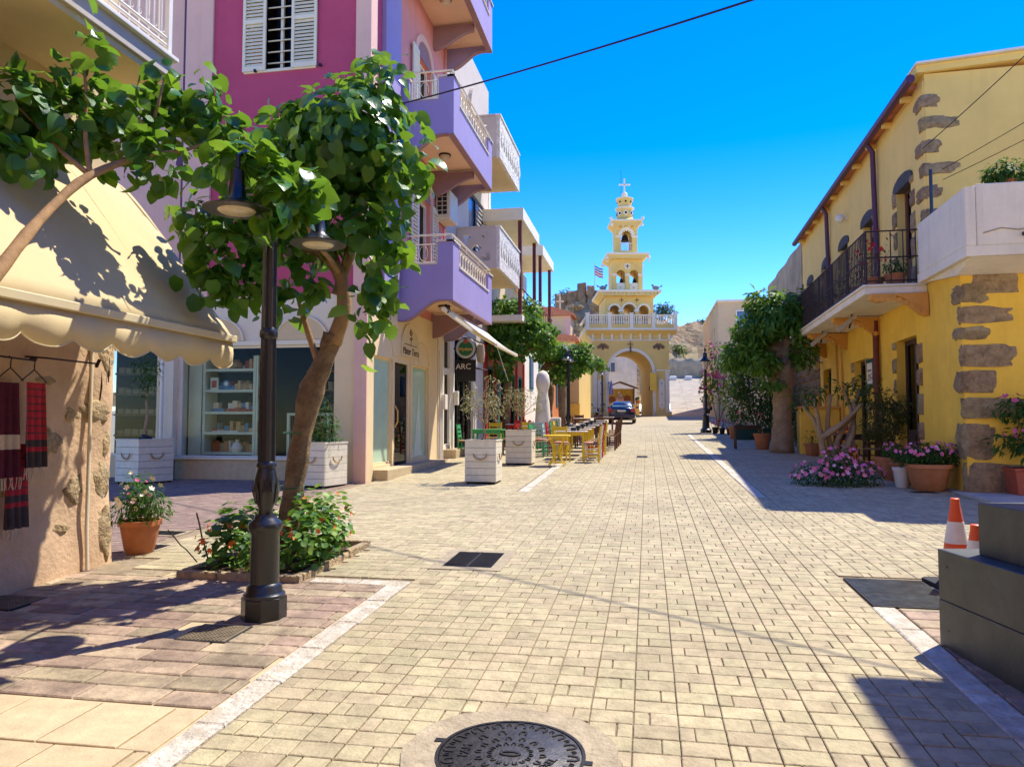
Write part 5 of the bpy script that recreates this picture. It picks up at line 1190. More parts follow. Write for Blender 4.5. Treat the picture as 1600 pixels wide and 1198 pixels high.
MB(TT).prism([(-1.5,16.95),(1.5,16.95),(1.95,17.3),(-1.95,17.3)], 'y', 1.1, 4.9).build('cornice', YW, tw); MB(TT).box(-2.0,2.0,1.0,5.0,17.3,17.5).build('cornice_cap', WH, tw)
for sx in (-1,1):
    for dd in (1.1,4.9): MB(TT).blob((sx*1.95,dd,17.05),(.14,.12,.16),3,.2,8,6).build('corner_scroll', MT['towerwhite'], tw)
    for k in range(2): MB(TT).blob((sx*1.95,1.1,16.7-.0),(.1,.1,.1),k,.2,8,6).build('corner_scroll', WH, tw)
# bell tier
arch_wall(TT,-1.02,1.02,17.5,20.2,1.98,4.02,[(0,.52,17.9,19.35)]).build('belfry_upper', YW, tw)
ring(TT,0,19.35,.5,.78,1.92,1.98).build('arch_trim', WH, tw)
MB(TT).prism([(-.2,20.05),(0,20.32),(.2,20.05)], 'y', 1.9, 1.98).build('ogee_tip', WH, tw)
sc_ = MB(TT)
for k in range(7): a_ = R(180*k/6); sc_.blob((.5*math.cos(a_),2.0,19.35+.5*math.sin(a_)),(.1,.06,.1),k,0,8,6)
sc_.build('scallops', WH, tw, kind='stuff')
for sx in (-1,1): MB(TT).box(sx*.77-.28,sx*.77+.28,1.92,1.98,19.15,19.32).build('capital', WH, tw)
MB(TT).box(-.52,.52,2.0,2.1,18.55,18.62).build('top_rail', WH, tw)
for k in range(5): MB(TT).tube([(-.42+.21*k,2.05,17.9),(-.42+.21*k,2.05,18.56)], .035, 6).build('baluster', WH, tw)
MB(TT).prism([(-1.05,20.2),(1.05,20.2),(1.45,20.62),(-1.45,20.62)], 'y', 1.6, 4.4).build('cornice', YW, tw); MB(TT).box(-1.5,1.5,1.5,4.5,20.62,20.78).build('cornice_cap', WH, tw)
for k in range(4): MB(TT).box(-.95+.55*k,-.95+.55*k+.15,1.7,1.98,20.1,20.5).build('modillion', WH, tw)
for sx in (-1,1): MB(TT).blob((sx*1.5,1.55,20.9),(.16,.14,.14),5,.2,8,6).build('corner_scroll', WH, tw); MB(TT).blob((sx*1.42,1.6,20.3),(.16,.14,.16),6,.2,8,6).build('corner_scroll', WH, tw)
# lantern: octagonal drums, ball and cross
MB(TT).lathe([(1.3,20.78),(.95,21.1),(.8,21.2)], (0,3,0), 8).build('lantern_roof', YW, tw)
MB(TT).lathe([(.78,21.2),(.72,22.05)], (0,3,0), 16).build('drum', YW, tw, smooth=True)
MB(TT).lathe([(.74,22.05),(.92,22.12),(.92,22.22),(.78,22.3)], (0,3,0), 20).build('drum_cornice', WH, tw, smooth=True)
MB(TT).lathe([(.66,22.3),(.64,22.5),(.8,22.95),(.8,23.08)], (0,3,0), 16).build('tulip', YW, tw, smooth=True); MB(TT).lathe([(.85,23.08),(.85,23.16),(.3,23.3)], (0,3,0), 16).build('tulip_cap', WH, tw, smooth=True)
for a in range(-2,3):
    aa = R(a*45); 
    MB(lambda x,y,z: TT(math.sin(aa)*.78+x*math.cos(aa), 3-math.cos(aa)*.78+z+x*math.sin(aa), 21.62+y)).prism([(0,-.28),(.28,0),(0,.28),(-.28,0)], 'z', -.03, .05).build('lozenge', WH, tw)
    MB(lambda x,y,z: TT(math.sin(aa)*.8+x*math.cos(aa), 3-math.cos(aa)*.8+z+x*math.sin(aa), 21.62+y)).prism([(0,-.14),(.14,0),(0,.14),(-.14,0)], 'z', -.035, .05).build('lozenge_hole', MT['void'], tw)
    MB(lambda x,y,z: TT(math.sin(aa)*.76+x*math.cos(aa), 3-math.cos(aa)*.76+z+x*math.sin(aa), 22.75+y)).prism([(0,-.1),(.1,0),(0,.1),(-.1,0)], 'z', -.035, .05).build('lozenge_hole', MT['void'], tw)
MB(TT).blob((0,3,23.55),(.3,.3,.3),1,0,16,10).build('ball', WH, tw, smooth='all')
MB(TT).box(-.06,.06,2.95,3.05,23.8,25.05).build('cross_upright', WH, tw); MB(TT).box(-.45,.45,2.95,3.05,24.5,24.62).build('cross_arm', WH, tw)
for p in ((-.47,24.56),(.47,24.56),(0,25.08)): MB(TT).blob((p[0],3,p[1]),(.1,.06,.1),1,0,8,6).build('cross_tip', WH, tw)
MB(TT).tube([(-.3,3.2,23.1),(-.3,3.2,26.1)], .02, 5).build('lightning_rod', MT['railiron'], tw)
t = thing('bell', 'dark bronze bell hanging in the topmost tower arch', 'bell', TT(0,3,19.6)); MB(TT).lathe([(.42,19.0),(.34,19.15),(.28,19.45),(.2,19.62),(.05,19.68)], (0,3,0), 16).build('body', MT['bronze'], t, smooth=True); MB(TT).tube([(0,3,19.65),(0,3,19.85)], .04, 6).build('yoke', MT['bronze'], t)
for k,u in enumerate((-.62,.62)):
    t = thing('small_bell', 'small bell in the %s arch of the lower belfry' % ('left' if k == 0 else 'right'), 'bell', TT(u+.25,3,15.0)); MB(TT).lathe([(.2,15.0),(.14,15.2),(.12,15.35),(.03,15.42)], (u+.25,3,0), 12).build('body', MT['bronze'], t, smooth=True); MB(TT).tube([(u+.25,3,15.4),(u+.25,3,15.97)], .02, 5).build('hanger', MT['bronze'], t)
for k,u in enumerate((-2.45,2.45)):
    t = thing('stone_bird', 'grey bird perched on the %s end of the tower cornice' % ('left' if k == 0 else 'right'), 'bird', TT(u,.5,13.82)); s_ = 1 if k else -1
    MB(TT).blob((u,.5,14.05),(.34,.15,.2),k,.08,12,8).build('body', MT['birdgrey'], t, smooth='all'); MB(TT).blob((u-s_*.3,.5,14.28),(.12,.1,.12),k,.05,10,6).build('head', MT['birdgrey'], t, smooth='all'); MB(TT).prism([(u+s_*.25,14.1),(u+s_*.6,14.35),(u+s_*.55,14.15)], 'y', .42, .58).build('tail', MT['birdgrey'], t)
# lanterns and flag in the passage
t = thing('striped_flag', 'blue and white striped flag hanging at the left of the archway', 'flag', TT(-2.2,-.3,4.9))
MB(TT).tube([(-2.25,-.1,4.6),(-1.9,-.9,5.5)], .03, 6).build('pole', MT['whitepaint'], t)
for k in range(6): MB(TT).add([(-1.95-.05*k,-.85+.1*k,5.35-.02*k-.0),(-1.88-.05*k+.02,-.8+.1*k,5.3),(-1.75-.02*k,-.75+.1*k,4.1),(-1.85-.05*k,-.8+.1*k,4.15)], [(0,1,2,3)]).build('stripe', MT['flagblue' if k % 2 == 0 else 'flagwhite'], t, norm=False)
t = thing('wall_lantern', 'small lantern with yellow banner on the right side of the archway', 'lantern', TT(1.6,-.2,4.9)); MB(TT).obox((1.75,-.25,4.7),(.3,.25,.4)).build('case', MT['darkbrown'], t); MB(TT).obox((1.95,-.4,5.3),(.6,.04,1.6)).build('banner', MT['yellow'], t); MB(TT).tube([(2.1,-.1,5.0),(1.75,-.25,4.95)], .04, 6).build('bracket', MT['railiron'], t)
# shrine with painted panel, low yellow wall, white house behind the arch
lw = thing('low_wall', 'low yellow wall closing the back of the archway', 'wall', TT(0,7,gz(75))); MB(TT).box(-1.9,1.95,7.0,7.4,1.9,3.35).build('wall', YW, lw); MB(TT).box(-1.95,2.0,6.95,7.45,3.352,3.42).build('coping', WH, lw)
t = thing('roofed_shrine', 'painted shrine panel under a small brown gabled roof in the archway', 'shrine', TT(.1,7.2,3.42))
MB(TT).box(-1.35,1.35,7.1,7.16,3.44,5.0).build('panel', MT['icon_gold'], t)
MB(TT).prism([(-1.7,5.0),(0,5.6),(1.7,5.0),(1.7,5.12),(0,5.75),(-1.7,5.12)], 'y', 6.7, 7.5).build('gable_roof', MT['doorwood'], t)
for u in (-1.45,1.35): MB(TT).box(u,u+.12,6.95,7.1,3.44,5.05).build('post', MT['doorwood'], t)
for u,z,r_,m_ in ((-.8,3.9,.42,'leather'),(.0,4.2,.4,'icon_mix'),(.75,4.0,.45,'leather'),(0,3.8,.5,'petal_pale'),(-.1,4.62,.16,'paper'),(.4,3.75,.25,'flagblue')): MB(lambda a,b,c: TT(u+a,7.08+c-.01*z,z+b)).lathe([(r_*.8,-.005),(r_*.8,.01)], n=14).build('painted_figure', MT[m_], t)
wh = thing('white_house', 'white rendered house with one small window seen through the archway', 'house', TT(0,16,3)); MB(TT).wall_open(-6,2.9,2,10.5,[(-.55,.55,7.15,8.25)],14,14.3).build('wall', MT['whitewash'], wh)
f_ = MB(TT).wall_open(-.6,.6,7.1,8.45,[(-.48,-.03,7.2,8.2),(.03,.48,7.2,8.2)],13.92,14.0).build('window', WH, wh); MB(TT).box(-.5,.5,14.05,14.07,7.15,8.25).build('pane', MT['bluewindow'], f_)
MB(TT).box(-6,2.8,14.3,20,2,10.4).build('core', MT['whitewash'], wh)
t = thing('terracotta_pot', 'small terracotta pot on the low wall inside the archway', 'pot', TT(1.75,6.9,3.43)); MB().lathe([(.16,0),(.24,.4),(.26,.42),(.2,.44)], n=14).build('pot', MT['terracotta'], t, local=True, smooth=True); MB().blob((0,0,.55),(.2,.2,.18),2,.3).build('plant', MT['shrub'], t, local=True)
# ------------------------------------------------------------------ ramp, retaining wall, hill, ruins
rp = MB(); YS = [73.2,77,82,88,94,98]
rp.add([p for y in YS for p in ((2.3,y,gz(73)+(y-73.2)*.21),(5.5+max(0,(y-76))*.16,y,gz(73)+(y-73.2)*.21))], [(2*i,2*i+1,2*i+3,2*i+2) for i in range(5)])
mat('ramp_concrete', (.40,.36,.29), .9, .18, 1.2, .5, 12, .2, stain=.5, stain_col=(.27,.23,.17), bdist=.03)
ro = struct('ramp', rp, MT['ramp_concrete'], norm=False)
for k in range(7):
    ya = 73.4+3.4*k; yb = ya+3.35; za = gz(73)+(ya-73.2)*.21; zb = gz(73)+(yb-73.2)*.21
    for xa,xb in ((2.32,3.9),(3.93,5.48+max(0,ya-76)*.16)): MB().add([(xa,ya,za+.02),(xb,ya,za+.02),(xb,yb,zb+.02),(xa,yb,zb+.02)], [(0,1,2,3)]).build('concrete_slab', MT['ramp_concrete'], ro, norm=False)
    if ya > 77: MB().box(5.5+(ya-76)*.16,5.75+(ya-76)*.16,ya,yb,za-.5,zb+.55).build('side_kerb', MT['whitewash'], ro)
t = thing('retaining_wall', 'low rubble retaining wall at the top of the concrete ramp', 'wall', (5,98,7.3))
grid_wall('wall', [-1+.6*i for i in range(26)], [5.5,6.5,7.5,8.2,9.0,9.9], lambda u,z: .15*math.sin(3*u+2*z), 1.2, MT['oldplaster'], t, lambda u,d,z: (u,97.6+d,z))
for k,x in enumerate((3.2,5.1)): tt = thing('kerb_block', 'white kerb block at the top of the ramp, %s one' % ('left' if k == 0 else 'right'), 'block', (x,95.5,gz(73)+22.3*.21)); MB().bbox(-.45,.45,-.3,.3,-.1,.5,.1).build('block', MT['whitepaint'], tt, local=True)
def hprof(x):
    P = [(-90,6),(-40,13),(-22,17.5),(-13,19.8),(-8,20.6),(-3,19.5),(1,17.6),(4,16.4),(9,15.6),(16,14),(30,11),(60,8),(90,6)]
    for (a,b),(c,d) in zip(P,P[1:]):
        if a <= x <= c: return b+(d-b)*(x-a)/(c-a)
    return 6
def fbm(x,y): return math.sin(.7*x+.3*y)+.6*math.sin(1.5*x-1.1*y+1)+.4*math.sin(2.9*x+2.3*y+2)+.28*math.sin(5.3*x-4.1*y)+.2*math.sin(8.7*x+6.1*y+.5)
def hz(x,y):
    t_ = min(1,max(0,(y-98)/13)); t_ = t_*t_*(3-2*t_); b = 6.5 if x > 2 else 4.0
    rough = 1.0 if x < 2 else .8
    z = b+(hprof(x)-b)*t_*(1 if y < 125 else max(.4,1-(y-125)*.01))
    q = fbm(x,y*.8)*.55*rough*min(1,max(0,(y-99)/5))
    return z+q+.35*rough*math.floor(fbm(x*.6,y*.5)*2)*.5*min(1,max(0,(y-99)/5))
XS = [-90,-70,-55,-45,-36,-30]+[-26+.7*i for i in range(70)]+[24,28,34,45,60,90]; YH = [96,98]+[99+.8*i for i in range(26)]+[122,128,140,160]
hm = MB(); nx = len(XS); hm.add([(x,y,hz(x,y)) for y in YH for x in XS], [(j*nx+i,j*nx+i+1,(j+1)*nx+i+1,(j+1)*nx+i) for j in range(len(YH)-1) for i in range(nx-1)])
ho = struct('hill', hm, MT['hillrock'], norm=False, smooth=True); ho.data.materials.append(MT['straw'])
for p in ho.data.polygons:
    c_ = p.center
    if c_.x > 1.5 and c_.z < 11.6+.9*math.sin(c_.x*1.3)+.5*math.sin(c_.x*3.1) - (c_.x-4)*.25: p.material_index = 1
ru = thing('castle_ruin', 'crumbling brown fortress wall on the hill left of the tower', 'ruin', (-8.5,112,19))
r = random.Random(9)
for k,(x0,x1,z1) in enumerate(((-13.5,-11.8,20.8),(-11.8,-10.2,21.3),(-10.2,-8.9,22.4),(-8.7,-7.7,21.9),(-7.6,-6.2,21.2),(-6.2,-4.2,20.3))):
    us = fr(x0,x1,.35); zs_ = fr(15.5,z1,.4)
    grid_wall('wall_block', us, zs_, lambda u,z: .25*math.sin(3.3*u+2.1*z)+.15*math.sin(7*z-5*u), 1.5+.1*k, MT['ruin'], ru, lambda u,d,z: (u,109+d+.3*math.sin(u),z))
r2 = random.Random(12)
for k in range(26):
    x = r2.uniform(-11,-3); z_ = r2.uniform(12,18.5); MB().blob((x,104.5+(18.5-z_)*-.25,z_),(r2.uniform(.5,1.3),.9,r2.uniform(.4,.9)),k,.22,9,6).build('boulder', MT['hillrock'], ho)
t = thing('hill_flag', 'small striped flag on a tall pole above the fortress ruin', 'flag', (-7.6,110,20)); MB().tube([(-7.6,109,20),(-7.6,109,25.3)], .05, 6).build('pole', MT['greywall'], t)
for k in range(7):
    m_ = 'flagwhite' if k % 2 else ('flagblue' if k < 3 else 'flagred')
    MB().add([p for q in range(7) for z_ in (0,-.2) for p in ((-7.55+.2*q,109+.12*math.sin(q),24.9-.2*k+z_-.10*q+.06*math.sin(q*1.4)),)], [(2*q,2*q+1,2*q+3,2*q+2) for q in range(6)]).build('stripe', MT[m_], t, norm=False)
# far beige house on the right with a blue window
fh = thing('beige_house', 'tall beige house with blue window beyond the bougainvillea', 'house', (9,66,gz(66)))
Tb = lambda u,d,z: (5.57+d, u, z)
FW = [(63,64,8.2,9.5),(65.5,66.3,8.2,9.5),(68,69,6.5,9.2),(72,73,8,9.4)]
MB(Tb).wall_open(60.2,77,1.5,11.1,FW,0,.3).build('side_wall', MT['facade_far'], fh)
for o in FW: f_ = MB(Tb).wall_open(*o,[(o[0]+.1,o[1]-.1,o[2]+.1,o[3]-.1)],.08,.14).build('window', MT['whitepaint'], fh); MB(Tb).box(o[0]+.05,o[1]-.05,.15,.16,o[2],o[3]).build('pane', MT['darkglass'], f_)
MB().wall_open(5.57,14,1.5,11.1,[(6.95,8.6,8.9,10.4)],60.0,60.19).build('front_wall', MT['facade_far'], fh)
f_ = MB().wall_open(6.9,8.65,8.85,10.45,[(7.0,8.55,8.95,10.35)],59.94,59.99).build('window', MT['whitepaint'], fh); MB().box(6.95,8.6,60.1,60.12,8.9,10.4).build('pane', MT['bluewindow'], f_)
MB().box(5.87,14,60.5,77,1.5,11.0).build('core', MT['interior'], fh)
MB().box(5.45,14,59.9,77.1,11.1,11.3).build('roof_slab', MT['towerwhite'], fh); MB().box(5.5,14,59.93,59.998,6.3,6.5).build('string_course', MT['towerwhite'], fh)
MB(Tb).box(60.2,77,-.06,0,6.0,6.2).build('string_course', MT['towerwhite'], fh)
MB().box(5.3,5.56,60.0,60.25,1.9,6.2).build('drainpipe', MT['facade_far'], fh)

# ------------------------------------------------------------------ houses that close the gaps along the street; unseen ones added behind the camera for the light
mat('plaster_rust', (.36,.2,.11), .9, .12, 1.2, .3, 30, .2, stain=.3, streak=.3); mat('plaster_grey', (.33,.29,.23), .9, .12, 1.2, .3, 30, .2, stain=.3, streak=.3)
def plain_house(name, label, x0,x1,y0,y1,h, m, wins=(), T=None):
    t = thing(name, label, 'house', ((x0+x1)/2,(y0+y1)/2,gz(max(-5,(y0+y1)/2))))
    MB().box(x0,x1,y0,y1,gz(y0)-.5,h).build('wall', MT[m], t); MB().box(x0-.1,x1+.1,y0-.1,y1+.1,h,h+.2).build('roof_slab', MT['rooftile'], t)
    for a,b,c in wins:                                  # shuttered windows on the street side
        xs = x1 if x1 < 0 else x0; s_ = 1 if x1 < 0 else -1
        f_ = MB().box(min(xs,xs+s_*.05),max(xs,xs+s_*.05),a,a+1.0,b,b+c).build('window', MT['tavgreen'], t); MB().box(min(xs+s_*.05,xs+s_*.07),max(xs+s_*.05,xs+s_*.07),a+.1,a+.9,b+.1,b+c-.1).build('pane', MT['bluewindow'], f_)
    return t
plain_house('ochre_house','ochre house between the rubble house and the tall beige one',5.9,11,38.0,59.5,5.6,'facade_far',[(41,3.4,1.4),(45,3.4,1.4),(49,3.4,1.4),(53,3.4,1.4)])
plain_house('white_house','white house behind the café trees beyond the taverna',-11,-5.6,33.4,42,6.4,'whitewash',[(35,3.2,1.6),(38,3.2,1.6)])
plain_house('orange_house','orange house between the café trees and the chapel',-11,-5.8,42.2,49.8,5.6,'tavorange',[(44,2.6,1.8),(47,2.6,1.8)])
plain_house('unseen_rust_house','unseen rust coloured house added on the left behind the camera for darker glass reflections',-11,-5.4,-10.5,-1.2,7.5,'plaster_rust',[(-6,1,2),(-9,1,2)])  # added out of view so the shop glass mirrors dark walls, not sky
plain_house('unseen_grey_house','unseen grey house added on the right behind the camera for darker glass reflections',5.4,11,-10.5,-6.2,7.5,'plaster_grey',[(-9,1,2)])  # also unseen, put in to keep bright sky out of the glass
plain_house('bounce_end_house','unseen pale house added behind the camera to bounce warm light up the street',-16,16,-22,-11,9,'pinkcream')  # added reflector: close, pale and sunlit, throws warm fill onto shaded walls
# ------------------------------------------------------------------ foliage helpers
def leaf_tpl(kind):
    if kind == 'broad':
        m = [(0,0,0),(0,.3,.03),(0,.62,.02),(0,.87,-.06),(0,1,-.14)]; e = [(.27,-.06,.05),(.44,.28,.10),(.36,.62,.07),(.16,.87,-.03)]
    elif kind == 'round':
        m = [(0,-.4,0),(0,-.15,-.03),(0,.15,-.03),(0,.35,0),(0,.42,.02)]; e = [(.22,-.36,.02),(.42,-.12,.05),(.4,.18,.05),(.22,.37,.03)]
    else:   # narrow
        m = [(0,0,0),(0,.5,.03),(0,1,-.08)]; e = [(.0,0,0),(.16,.45,.05)]
        V = [m[0],m[1],m[2],(.15,.45,.06),(-.15,.45,.06)]; return np.array(V), [(0,3,1),(3,2,1),(0,1,4),(1,2,4)]
    V = m+e+[(-x,y,z) for x,y,z in e]; F = []
    for o in (5,9):
        F += [(0,o,o+1,1),(1,o+1,o+2,2),(2,o+2,o+3,3),(3,o+3,4)]
    F = [f if k < 4 else f[::-1] for k,f in enumerate(F)]
    return np.array(V, float), F
TPL = {k: leaf_tpl(k) for k in ('broad','round','narrow')}
def basis(nrm, tip):
    nrm = nrm/np.linalg.norm(nrm, axis=1, keepdims=True); t = tip - (tip*nrm).sum(1, keepdims=True)*nrm
    t /= np.maximum(np.linalg.norm(t, axis=1, keepdims=True), 1e-6); s = np.cross(t, nrm); return s, t, nrm
def leaf_mesh(name, P, S, T_, N_, size, kind, M=None):
    V, F = TPL[kind]; n = len(P)
    W = (P[:,None,:] + size[:,None,None]*(V[None,:,0:1]*S[:,None,:]+V[None,:,1:2]*T_[:,None,:]+V[None,:,2:3]*N_[:,None,:])).reshape(-1,3)
    if M is not None:
        A = np.array(M.inverted()); W = W @ A[:3,:3].T + A[:3,3]
    me = bpy.data.meshes.new(name); nv = len(V)
    sizes = [len(f) for f in F]; flat = np.array([i for f in F for i in f])
    loops = (flat[None,:] + (np.arange(n)*nv)[:,None]).ravel()
    tot = np.tile(sizes, n); st = np.concatenate(([0], np.cumsum(tot)[:-1]))
    me.vertices.add(len(W)); me.vertices.foreach_set('co', W.ravel().astype('f'))
    me.loops.add(len(loops)); me.loops.foreach_set('vertex_index', loops.astype('i'))
    me.polygons.add(len(tot)); me.polygons.foreach_set('loop_start', st.astype('i'))
    me.polygons.foreach_set('use_smooth', [True]*len(tot))
    me.update(); me.validate(); return me
def sample(lobes, dens, seed, shell=.55):
    """points in ellipsoid lobes (centre, radii): more towards the outside; returns points and outward directions"""
    r = np.random.default_rng(seed); Ps = []; Os = []
    for c, rad in lobes:
        rad = np.array(rad if hasattr(rad, '__len__') else (rad,)*3, float); n = max(3, int(dens*rad[0]*rad[1]*rad[2]*4.19))
        d = r.normal(size=(n,3)); d /= np.linalg.norm(d, axis=1, keepdims=True); q = shell+(1.05-shell)*r.random(n)**.6
        Ps.append(np.array(c)+d*rad*q[:,None]); Os.append(d)
    return np.concatenate(Ps), np.concatenate(Os)
def foliage(lobes, dens, size, kind, m, parent, name='crown', seed=1, up=.7, droop=.7, singles=0, shell=.5, piece='leaf', spread=.5, cmin=None, local=False):
    r = np.random.default_rng(seed); P, O = sample(lobes, dens, seed, shell)
    if cmin: k_ = P[:,2] > cmin; P, O = P[k_], O[k_]
    n = len(P); N_ = O*.55 + np.array([0,0,up]) + r.normal(size=(n,3))*spread; T_ = O*.6 + np.array([0,0,-droop]) + r.normal(size=(n,3))*.5
    S, T_, N_ = basis(N_, T_); sz = size*(.5+.75*r.random(n))
    if singles:
        order = np.argsort(np.linalg.norm(P-np.array([0,0,1.6]), axis=1)); sel = order[:singles]; keep = order[singles:]
        me0 = bpy.data.meshes.new(piece); V, F = TPL[kind]; me0.from_pydata([tuple(v) for v in V], [], F); me0.polygons.foreach_set('use_smooth', [True]*len(F)); me0.materials.append(m)
        Mi = WM[parent].inverted()
        for i in sel:
            o = bpy.data.objects.new(piece, me0); C.objects.link(o); o.parent = parent; s_ = sz[i]
            Mm = Matrix(((S[i][0]*s_,T_[i][0]*s_,N_[i][0]*s_,P[i][0]),(S[i][1]*s_,T_[i][1]*s_,N_[i][1]*s_,P[i][1]),(S[i][2]*s_,T_[i][2]*s_,N_[i][2]*s_,P[i][2]),(0,0,0,1)))
            o.matrix_local = Mi @ Mm
        P, S, T_, N_, sz = P[keep], S[keep], T_[keep], N_[keep], sz[keep]
    me = leaf_mesh(name, P, S, T_, N_, sz, kind, None if local else WM[parent]); o = link(name, me, m, parent)
    if singles: o['kind'] = 'stuff'
    return o
def flowers(lobes, n, size, m, parent, name='flowers', seed=3, top=True, local=False, petals=5):
    r = np.random.default_rng(seed); mb = MB()
    tot = sum(l[1][0]*l[1][1] if hasattr(l[1],'__len__') else l[1]**2 for l in lobes)
    for c, rad in lobes:
        rad = np.array(rad if hasattr(rad,'__len__') else (rad,)*3, float); k = max(2,int(n*rad[0]*rad[1]/tot))
        for _ in range(k):
            d = r.normal(size=3); d[2] = abs(d[2])*(1 if top else .3); d[1] -= .6; d /= np.linalg.norm(d); p = np.array(c)+d*rad*1.06
            a = Vector(d+r.normal(size=3)*.4).normalized(); q = a.to_track_quat('Z','Y').to_matrix(); s_ = size*(.7+.6*r.random())
            V = [tuple(Vector(p))]
            for j in range(petals):
                for dt, rr in ((-.5,.55),(-.22,1),(.22,1)):
                    t_ = 2*math.pi*(j+dt)/petals; V.append(tuple(Vector(p)+q @ Vector((math.cos(t_)*s_*rr,math.sin(t_)*s_*rr,s_*.35*rr))))
            K = petals*3; mb.add(V, [(0,1+i,1+(i+1)%K) for i in range(K)])
    return mb.build(name, m, parent, norm=False, kind='stuff', local=local)
def wiggle(p0, p1, n, amp, seed):
    r = random.Random(seed); p0, p1 = Vector(p0), Vector(p1); out = []
    for i in range(n+1):
        t_ = i/n; a = amp*math.sin(math.pi*t_); out.append(tuple(p0.lerp(p1,t_)+Vector((r.uniform(-a,a),r.uniform(-a,a),r.uniform(-a,a)))))
    return out
# ------------------------------------------------------------------ near mulberry tree in the flower bed
t1 = thing('mulberry_tree', 'leafy mulberry tree with crooked trunk behind the near lamp post', 'tree', (-3.62,7.0,gz(7)))
def bark_tube(pts, rad, n, seed, amp=.1):
    """trunk with lumps: resampled tube with noise on the radius"""
    P = [Vector(p) for p in pts]; r = random.Random(seed); Q = []; Rr = []
    for i in range(len(P)-1):
        for k in range(4):
            t_ = k/4; a,b,c,d = P[max(i-1,0)],P[i],P[i+1],P[min(i+2,len(P)-1)]
            Q.append(.5*((2*b)+(c-a)*t_+(2*a-5*b+4*c-d)*t_**2+(3*b-a-3*c+d)*t_**3)); Rr.append((rad[i]+(rad[i+1]-rad[i])*t_)*(1+r.uniform(-amp,amp)))
    Q.append(P[-1]); Rr.append(rad[-1])
    if rad[0] > .09: n = int(n*1.8)
    mb = MB(); mb.tube(Q, Rr, n); rid = [r.uniform(-.5,.5)*amp for _ in range(n)]; W_ = []
    for i,q in enumerate(Q):
        for k in range(n):
            e = 1+rid[(k+i//3) % n]+r.uniform(-.35,.35)*amp; v_ = Vector(mb.v[i*n+k]); W_.append(tuple(q+(v_-q)*e))
    mb.v = W_
    return mb
bark_tube([(-3.62,7.0,.1),(-3.58,7.0,.6),(-3.52,7.0,1.1),(-3.45,7.0,1.55),(-3.36,7.0,1.95),(-3.22,7.0,2.25),(-3.14,7.0,2.5)], [.125,.105,.10,.102,.108,.10,.095], 16, 2, .16).build('trunk', MT['bark'], t1, smooth='all')
for k,(pts,rad) in enumerate([([(-3.14,7.0,2.4),(-3.03,7.0,2.75),(-3.06,6.95,3.1),(-3.22,6.9,3.3),(-3.5,6.85,3.42),(-3.8,6.8,3.6),(-4.1,6.75,3.55)],[.085,.07,.065,.055,.05,.04,.02]),
    ([(-3.1,7.0,2.9),(-2.98,7.05,3.4),(-2.92,7.1,3.9),(-2.86,7.1,4.5),(-2.72,7.1,5.0)],[.06,.055,.045,.035,.015]), ([(-2.98,7.05,3.4),(-2.7,7.0,3.7),(-2.5,6.95,4.1)],[.04,.03,.012]), ([(-3.05,6.95,3.1),(-3.3,7.0,3.8),(-3.5,7.05,4.5)],[.04,.03,.012]), ([(-3.3,7.0,2.2),(-3.42,6.95,2.6),(-3.5,6.9,2.9)],[.035,.03,.012]), ([(-3.5,6.85,3.42),(-3.9,6.9,4.2)],[.03,.012])]):
    bark_tube(pts, rad, 10, 5+k, .06).build('limb', MT['branch'], t1, smooth='all')
def at7(X, Z, Y): return (X*Y/7.0, Y, 1.6+(Z-1.6)*Y/7.0)
LB = [((-3.0,7.0,4.46),.66),((-3.5,6.95,4.5),.4),((-2.69,7.05,5.02),(.28,.3,.36)),((-2.41,6.9,4.12),.33),((-2.54,6.85,3.47),(.28,.28,.36)),((-2.67,6.8,2.7),(.22,.22,.36)),(at7(-4.3,3.45,6.3),.42),(at7(-3.8,3.8,6.6),.44),(at7(-4.72,3.74,6.3),.24),(at7(-4.0,2.95,6.4),.24),((-3.36,6.8,2.92),.22),(at7(-4.41,3.05,6.3),.25),((-2.92,6.95,3.75),(.38,.4,.5)),((-3.92,7.1,4.3),.34),((-2.5,6.8,3.05),(.15,.16,.24)),((-3.3,6.8,3.35),(.28,.28,.22))]
LC = [((-2.58,4.72,3.14),(.13,.1,.3)),((-2.7,4.75,3.45),(.2,.18,.14)),((-2.6,5.3,3.42),(.16,.25,.12)),((-2.5,5.0,3.3),(.16,.16,.2)),((-2.95,4.8,3.5),(.2,.2,.1))]
r = random.Random(77); SP = []
for c_,r_ in LB[:15]:
    rr = np.array(r_ if hasattr(r_,'__len__') else (r_,)*3); 
    for _ in range(4):
        d_ = np.array([r.gauss(0,1),r.gauss(0,1),r.gauss(.25,1)]); d_ /= np.linalg.norm(d_); SP.append((tuple(np.array(c_)+d_*rr*1.12), (.1,.1,.15)))
LB += SP
foliage(LC, 2600, .15, 'broad', MT['mulberry'], t1, 'outer_spray', seed=14, shell=.2, up=.4, droop=.9, spread=.6)
bark_tube(wiggle((-3.06,6.95,3.1),(-2.62,5.0,3.4),4,.06,3), [.03,.025,.02,.015,.006], 7, 3, .05).build('limb', MT['branch'], t1, smooth='all')
foliage(LB, 620, .165, 'broad', MT['mulberry'], t1, seed=4, singles=300, shell=.3, up=.4, droop=.9, spread=.6)
# green ties on the trunk
for z in (.95,1.5): MB().tube([(-3.52-.06*(z<1.2)+.135*math.cos(a),7.0+.135*math.sin(a),z+.01*math.sin(a)) for a in [q*.45 for q in range(15)]], .006, 5).build('green_tie', MT['signgreen'], t1)
